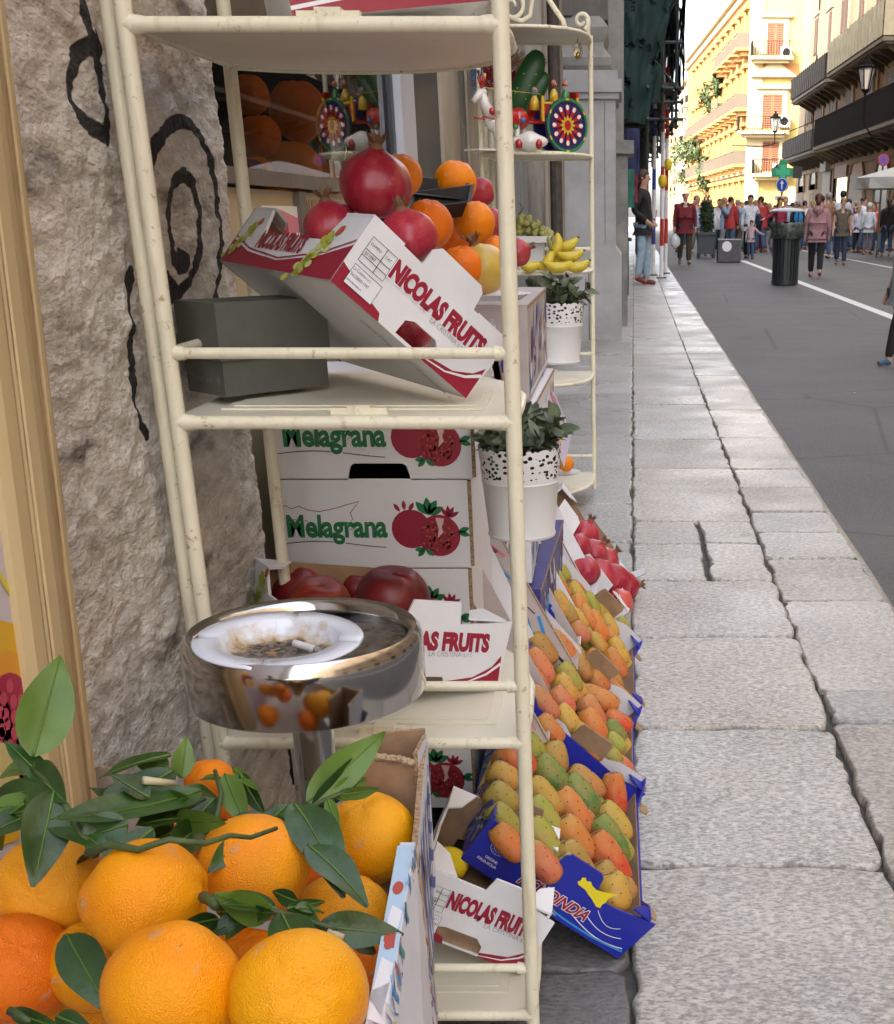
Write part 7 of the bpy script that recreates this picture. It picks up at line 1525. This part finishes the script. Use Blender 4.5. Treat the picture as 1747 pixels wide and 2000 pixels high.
# ================================================================== TOY CART, CACTUS AND FRUIT ON THE FAR UNIT
SZ=1.262; YC_=4.86
wc=atY(1107,251,YC_); ax_=V((-.80,-.60,0)).normalized(); nx=V((.60,-.80,0)).normalized()
cart=thing('toy_cart','miniature painted horse and cart with sunburst wheel on the far shelf unit','figurine',(wc.x-.1,YC_-.1,SZ))
CRD=mat('glazed_red',(.40,.015,.015),.2,coat=.5); CYE=mat('glazed_yellow',(.65,.42,.03),.25,coat=.5); CGR=mat('glazed_green',(.02,.20,.06),.25,coat=.5); CBL=mat('glazed_blue',(.03,.16,.38),.25,coat=.5); CWH=mat('glazed_white',(.68,.66,.60),.25,coat=.5); CNV=mat('glazed_navy',(.02,.02,.10),.25,coat=.5)
KS=1.22; Rw_=.072*KS; zc=SZ+.072
def CF(a,b,z): return V((wc.x,YC_,0))+ax_*a*KS*.9+nx*b*KS+V((0,0,SZ+(z-SZ)*KS))
MW=frame(CF(0,.0,zc),ax_*-1,(0,0,1))
for sd_,zz in ((0,0),(1,-.075)):
    Mq=MW@Matrix.Translation((0,0,zz)); m=MB(); m.lathe([(0,.006),(Rw_*.2,.007),(Rw_*.22,.003),(Rw_*.8,.003),(Rw_*.82,.006),(Rw_,.005),(Rw_,-.005),(0,-.005)],32,0,Mq); w_=obj('wheel',m,CNV,cart,True,30)
    if sd_==0:
        d=Decal(); d.strip([(Rw_*.93*math.cos(i*.1963),Rw_*.93*math.sin(i*.1963)) for i in range(33)],Rw_*.1,CGR,1)
        for i in range(12):
            a=i*PI/6; d.strip([(Rw_*.25*math.cos(a),Rw_*.25*math.sin(a)),(Rw_*.72*math.cos(a),Rw_*.72*math.sin(a))],[Rw_*.10,Rw_*.22],CRD,2); d.disc(Rw_*.64*math.cos(a),Rw_*.64*math.sin(a),Rw_*.075,Rw_*.10,WHT,3,8,a+PI/2)
            if i%2: d.disc(Rw_*.93*math.cos(a),Rw_*.93*math.sin(a),Rw_*.09,Rw_*.04,CYE,3,8,a+PI/2)
        for i in range(12): a=i*PI/6; d.leaf(0,0,Rw_*.36,Rw_*.14,a,CYE,4)
        d.disc(0,0,Rw_*.15,Rw_*.18,CRD,5); d.make('sunburst_paint',Mq@Matrix.Translation((0,0,.0072)),w_)
m=MB()
def cb(m,a0,a1,b0,b1,z0,z1,mi=0):
    vs=[CF(a,b,z) for z in (z0,z1) for a,b in ((a0,b0),(a1,b0),(a1,b1),(a0,b1))]; m.add(vs,[(3,2,1,0),(4,5,6,7),(0,1,5,4),(1,2,6,5),(2,3,7,6),(3,0,4,7)],mi)
cb(m,-.05,.09,-.07,-.012,SZ+.075,SZ+.085); cb(m,-.05,.09,-.014,-.008,SZ+.085,SZ+.13); cb(m,-.05,.09,-.074,-.068,SZ+.085,SZ+.13); cb(m,-.055,-.045,-.074,-.008,SZ+.085,SZ+.16)
for a in (-.048,-.005,.04,.085): cb(m,a-.004,a+.004,-.008,-.003,SZ+.08,SZ+.145,1)
cb(m,-.05,.09,-.007,-.004,SZ+.125,SZ+.131,1); cb(m,-.035,-.012,-.007,-.004,SZ+.09,SZ+.12,2); cb(m,.005,.03,-.007,-.004,SZ+.09,SZ+.12,1); cb(m,.012,.024,-.0045,-.002,SZ+.096,SZ+.114,3)
obj('cart_box',m,[CRD,CYE,CGR,CBL],cart)
m=MB()
for b in (-.06,-.015): m.tube([CF(.05,b,SZ+.08),CF(.16,b,SZ+.075),CF(.30,b,SZ+.085)],[.005,.004,.003],6)
m.tube([CF(.08,-.02,SZ+.15),CF(.2,-.03,SZ+.155),CF(.30,-.035,SZ+.16)],.0014,4,1); obj('shafts',m,[CRD,CYE],cart,True)
for k,(a,b,cA,cB) in enumerate(((-.02,-.03,CRD,CGR),(.02,-.035,CRD,CYE),(.09,-.04,CBL,CYE))):
    m=MB(); z=SZ+(.13 if k<2 else .11); m.lathe([(0,0),(.018,.0),(.014,.03),(.006,.045)],12,0,Matrix.Translation(CF(a,b,z))); m.ball(CF(a,b,z+.052),(.009,.009,.010),10,8,2); m.lathe([(.012,.056),(.006,.068),(0,.078 if k<2 else .07)],10,1,Matrix.Translation(CF(a,b,z))); obj('rider',m,[cB,cA,SKIN_],cart,True)
m=MB(); hc=CF(.20,-.035,SZ+.075)
def hb(a,b,z,ra,rb2,rz,mi=0):
    M=frame(CF(a,b,SZ+z),ax_,(0,0,1)); m.ball((0,0,0),(ra*KS,rz*KS,rb2*KS),18,12,mi,None,M)
hb(.21,-.035,.075,.062,.028,.032); m.tube([CF(.25,-.035,SZ+.085),CF(.275,-.035,SZ+.115),CF(.285,-.035,SZ+.145)],[.026,.018,.014],12); m.tube([CF(.275,-.035,SZ+.15),CF(.295,-.035,SZ+.140),CF(.318,-.035,SZ+.122)],[.014,.014,.008],12)
for a,bb in ((.17,-.05),(.175,-.02),(.245,-.05),(.25,-.02)): m.tube([CF(a,bb,SZ+.06),CF(a-.004,bb,SZ+.03),CF(a,bb,SZ+.004)],[.012,.007,.008],8)
m.tube([CF(.15,-.035,SZ+.09),CF(.135,-.035,SZ+.06),CF(.135,-.035,SZ+.03)],[.006,.008,.002],8); obj('horse',m,CWH,cart,True)
m=MB(); hb(.205,-.035,.083,.050,.033,.034); hb(.155,-.035,.085,.03,.030,.030); m.tube([CF(.262,-.058,SZ+.10),CF(.262,-.012,SZ+.10)],.012,8)
for q in range(4): m.ball(CF(.16+.03*q,-.003,SZ+(.062 if q%2 else .08)),.009,10,7,1+q%3)
m.tube([CF(.23,-.002,SZ+.10),CF(.235,-.0,SZ+.055)],.003,6,3); obj('caparison',m,[CRD,CBL,CGR,CYE],cart,True)
m=MB()
for q in range(14): a=q*2.4; m.tube([CF(.285,-.035,SZ+.158),CF(.285+.012*math.cos(a),-.035+.012*math.sin(a),SZ+.185+.008*(q%3))],[.006,.004],6,q%3)
obj('plume',m,[CRD,CYE,CNV],cart,True)
m=MB(); cb(m,.10,.33,-.075,.005,SZ-.001+.001,SZ+.005); obj('base_board',m,CWH,cart)
m=MB(); pw=atY(1035,284,4.72); m.ball((pw.x,4.72,SZ+.030),(.062,.026,.030),18,12,0,lambda d_:1+.12*math.cos(d_.x*5)); m.ball((pw.x-.035,4.705,SZ+.022),(.014,.012,.016),10,8,1); m.ball((pw.x+.032,4.705,SZ+.022),(.013,.012,.016),10,8,1); tag(obj('ceramic_ornament',m,[CWH,CRD],None,True),'white glazed ornament with red patches in front of the toy cart','ornament')
# cactus
CACT=mat('cactus_green',(.010,.085,.018),.4,var=.2,vscale=30)
cs=thing('ceramic_cactus','tall dark green two lobed ceramic cactus behind the toy cart','ornament',tuple(atY(1010,215,5.0)))
for (x0,y0,x1,y1,w_) in ((1003,225,1052,106,.046),(1022,225,1066,146,.031)):
    a=atY(x0,y0,5.0);b=atY(x1,y1,5.0); dr=b-a; M=frame((a+b)/2,dr,(0,1,0)); m=MB(); m.ball((0,0,0),(dr.length*.56,w_*.55,w_),20,16,0,lambda d_:min(1.08,1/max(.8,(abs(d_.x)**2.6+(d_.y**2+d_.z**2)**1.3)**(1/2.6))),M)
    for q in range(12): t=random.uniform(-.9,.95); p=M@V((dr.length*.5*t,-w_*.5*math.sqrt(max(.05,1-t*t)),w_*random.uniform(-.5,.5))); m.ball(p,.0022,6,4,1)
    for q in range(7): a_=-1+q*.33; tipp=M@V((dr.length*.55,0,0)); p=tipp-V((0,0,.0))+V((-.012+.005*q,0,-.006*q)); m.tube([p,p+V((math.sin(a_+1)*.014+.004,0,.010*math.cos(a_)))],[.0012,.0004],4,0)
    obj('lobe',m,[CACT,CWH],cs,True)
# feather plume ornament
m=MB(); rr=random.Random(3); c0=atY(968,150,5.1)
FE=[mat('feather_%s'%n,c,.9) for n,c in (('blue',(.10,.22,.42)),('crimson',(.33,.02,.06)),('pink',(.45,.22,.24)),('straw',(.45,.38,.20)))]
for q in range(420):
    u=rr.uniform(-1,1); v_=rr.uniform(-.6,1); base=c0+V((u*.085,rr.uniform(-.02,.02),v_*.07)); dr=V((u+rr.gauss(0,.4),rr.gauss(0,.3),v_*.5+.5+rr.gauss(0,.3))).normalized(); k=0 if u<-.55 else (1 if v_<.15 or abs(u)<.35 and rr.random()<.5 else (2 if u<.7 else 3)); m.tube([base,base+dr*.025,base+dr*.045+V((0,0,-.006))],[.0018,.0022,.0004],4,k)
tag(obj('feather_tuft',m,FE),'fluffy blue and crimson feather tuft behind the horse figurine','ornament')
# hanging glass pendants
for k,(x,y,Y) in enumerate(((1129,101,5.0),(1004,82,5.02))):
    c=atY(x,y,Y); m=MB(); m.ball(c,(.017,.010,.030) if k==0 else (.013,.010,.016),14,12,0,lambda d_:(1-.25*max(0,-d_.z))*(1+.18*noise.noise(d_*3.2))); m.ball(c+V((0,-.006,-.010)),(.008,.006,.012),8,6,1,lambda d_:1+.3*noise.noise(d_*4)); m.tube([c+V((0,0,.025)),c+V((0,0,.075 if k==0 else .06))],.0012,5,2); tag(obj('glass_pendant',m,[mat('clear_glass',(.9,.88,.82),.05,trans=.9),mat('gilt',(.45,.32,.06),.25,metal=1),IRON],None,True),('glass mask pendant hanging at the right of the far unit','small silvery pendant hanging left of the cactus')[k],'pendant','glass pendants on the far shelf unit')
# grapes
c=atY(1040,432,4.95); gz=.872
m=MB(); m.box(c.x-.085,4.88,.968,c.x+.075,5.06,.974); m.box(c.x-.085,4.88,.974,c.x-.082,5.06,.99);m.box(c.x-.085,4.88,.974,c.x+.075,4.883,.99); m.box(c.x+.072,4.88,.974,c.x+.075,5.06,.99); m.box(c.x-.05,4.93,.872,c.x+.04,5.02,.968); tag(obj('foil_tray',m,mat('pale_tray',(.60,.60,.60),.35)),'pale raised tray holding the grapes','tray')
m=MB(); rr=random.Random(8)
for q in range(92):
    t=rr.random(); px_=lin(1008,1076,t); hgt=(1-abs(t-.28)*1.15)*.075; z=.985+rr.uniform(0,max(.012,hgt)); X=atY(px_,430,4.95).x; m.ball((X+rr.uniform(-.004,.004),4.95+rr.uniform(-.05,.03),z),(.0125,.0125,.0135),10,8,0)
for q in range(5): m.ball((atY(1073,460,4.9).x+.003*q,4.885,.978-.010*q),(.011,.011,.012),10,8,0)
m.tube([(c.x-.05,4.95,1.06),(c.x-.03,4.95,1.085),(c.x-.045,4.95,1.10)],.002,5,1); tag(obj('grape_bunch',m,[mat('green_grape',(.34,.33,.10),.22,sub=.15,var=.25,vscale=20),TW],None,True),'bunch of pale green grapes on the raised tray','grapes')
# bananas
BAN=mat('banana_yellow',(.60,.46,.04),.4,var=.35,vscale=16,vlo=.5,vhi=.75)
for k,(x,y,ln,ang,Y) in enumerate(((1080,479,34,70,4.74),(1108,472,30,20,4.76),(1114,491,36,5,4.72),(1090,511,40,0,4.69),(1127,512,34,8,4.70),(1063,507,30,50,4.71),(1035,513,28,0,4.70),(1096,497,26,10,4.76),(1078,500,24,30,4.78))):
    c=atY(x,y,Y); l=ln/F*Y*1.32; a=R_(ang); d_=V((math.cos(a),.15,math.sin(a))); up=V((-math.sin(a),0,math.cos(a))); m=MB(); pts=[c+d_*l*(t-.5)-up*l*.20*(1-(2*t-1)**2) for t in (0,.06,.2,.4,.6,.8,.94,1)]
    m.tube(pts,[.004,.008,.015,.0195,.0195,.0155,.009,.004],10); m.tube([pts[-1],pts[-1]+d_*.008],[.004,.003],6,1); tag(obj('banana',m,[BAN,TW],None,True),'small plump banana %s'%('standing at the left top of the heap','at the top right of the heap','second at the right of the heap','in the middle of the bottom row','at the right end of the bottom row','leaning at the left of the heap','lying alone at the far left of the shelf','in the middle of the heap','hidden at the back of the heap')[k],'banana','small bananas on the far shelf')
# orange on the low far shelf
c=atY(1106,906,4.75); put(OM[0],'orange','single orange on the lowest plate of the far shelf unit','orange',c,.030,(0,0,1),0,ORC); m=MB(); m.lathe([(0,0),(.05,0),(.065,.008)],20,M=Matrix.Translation((c.x-.01,4.75,c.z-.036))); tag(obj('orange_dish',m,CARDW,None,True),'shallow dish under the single orange on the far unit','dish')
# small litter on the road
m=MB()
for k in range(26): x_,y_=random.uniform(1.2,4.2),random.uniform(4,14); s=random.uniform(.006,.014); m.add([(x_,y_,ROADZ+.004),(x_+s,y_,ROADZ+.005),(x_+s,y_+s,ROADZ+.006),(x_,y_+s*.8,ROADZ+.004)],[(0,1,2,3)])
tag(obj('paper_scraps',m,WHT),'tiny white paper scraps scattered on the asphalt','litter',kind='stuff')
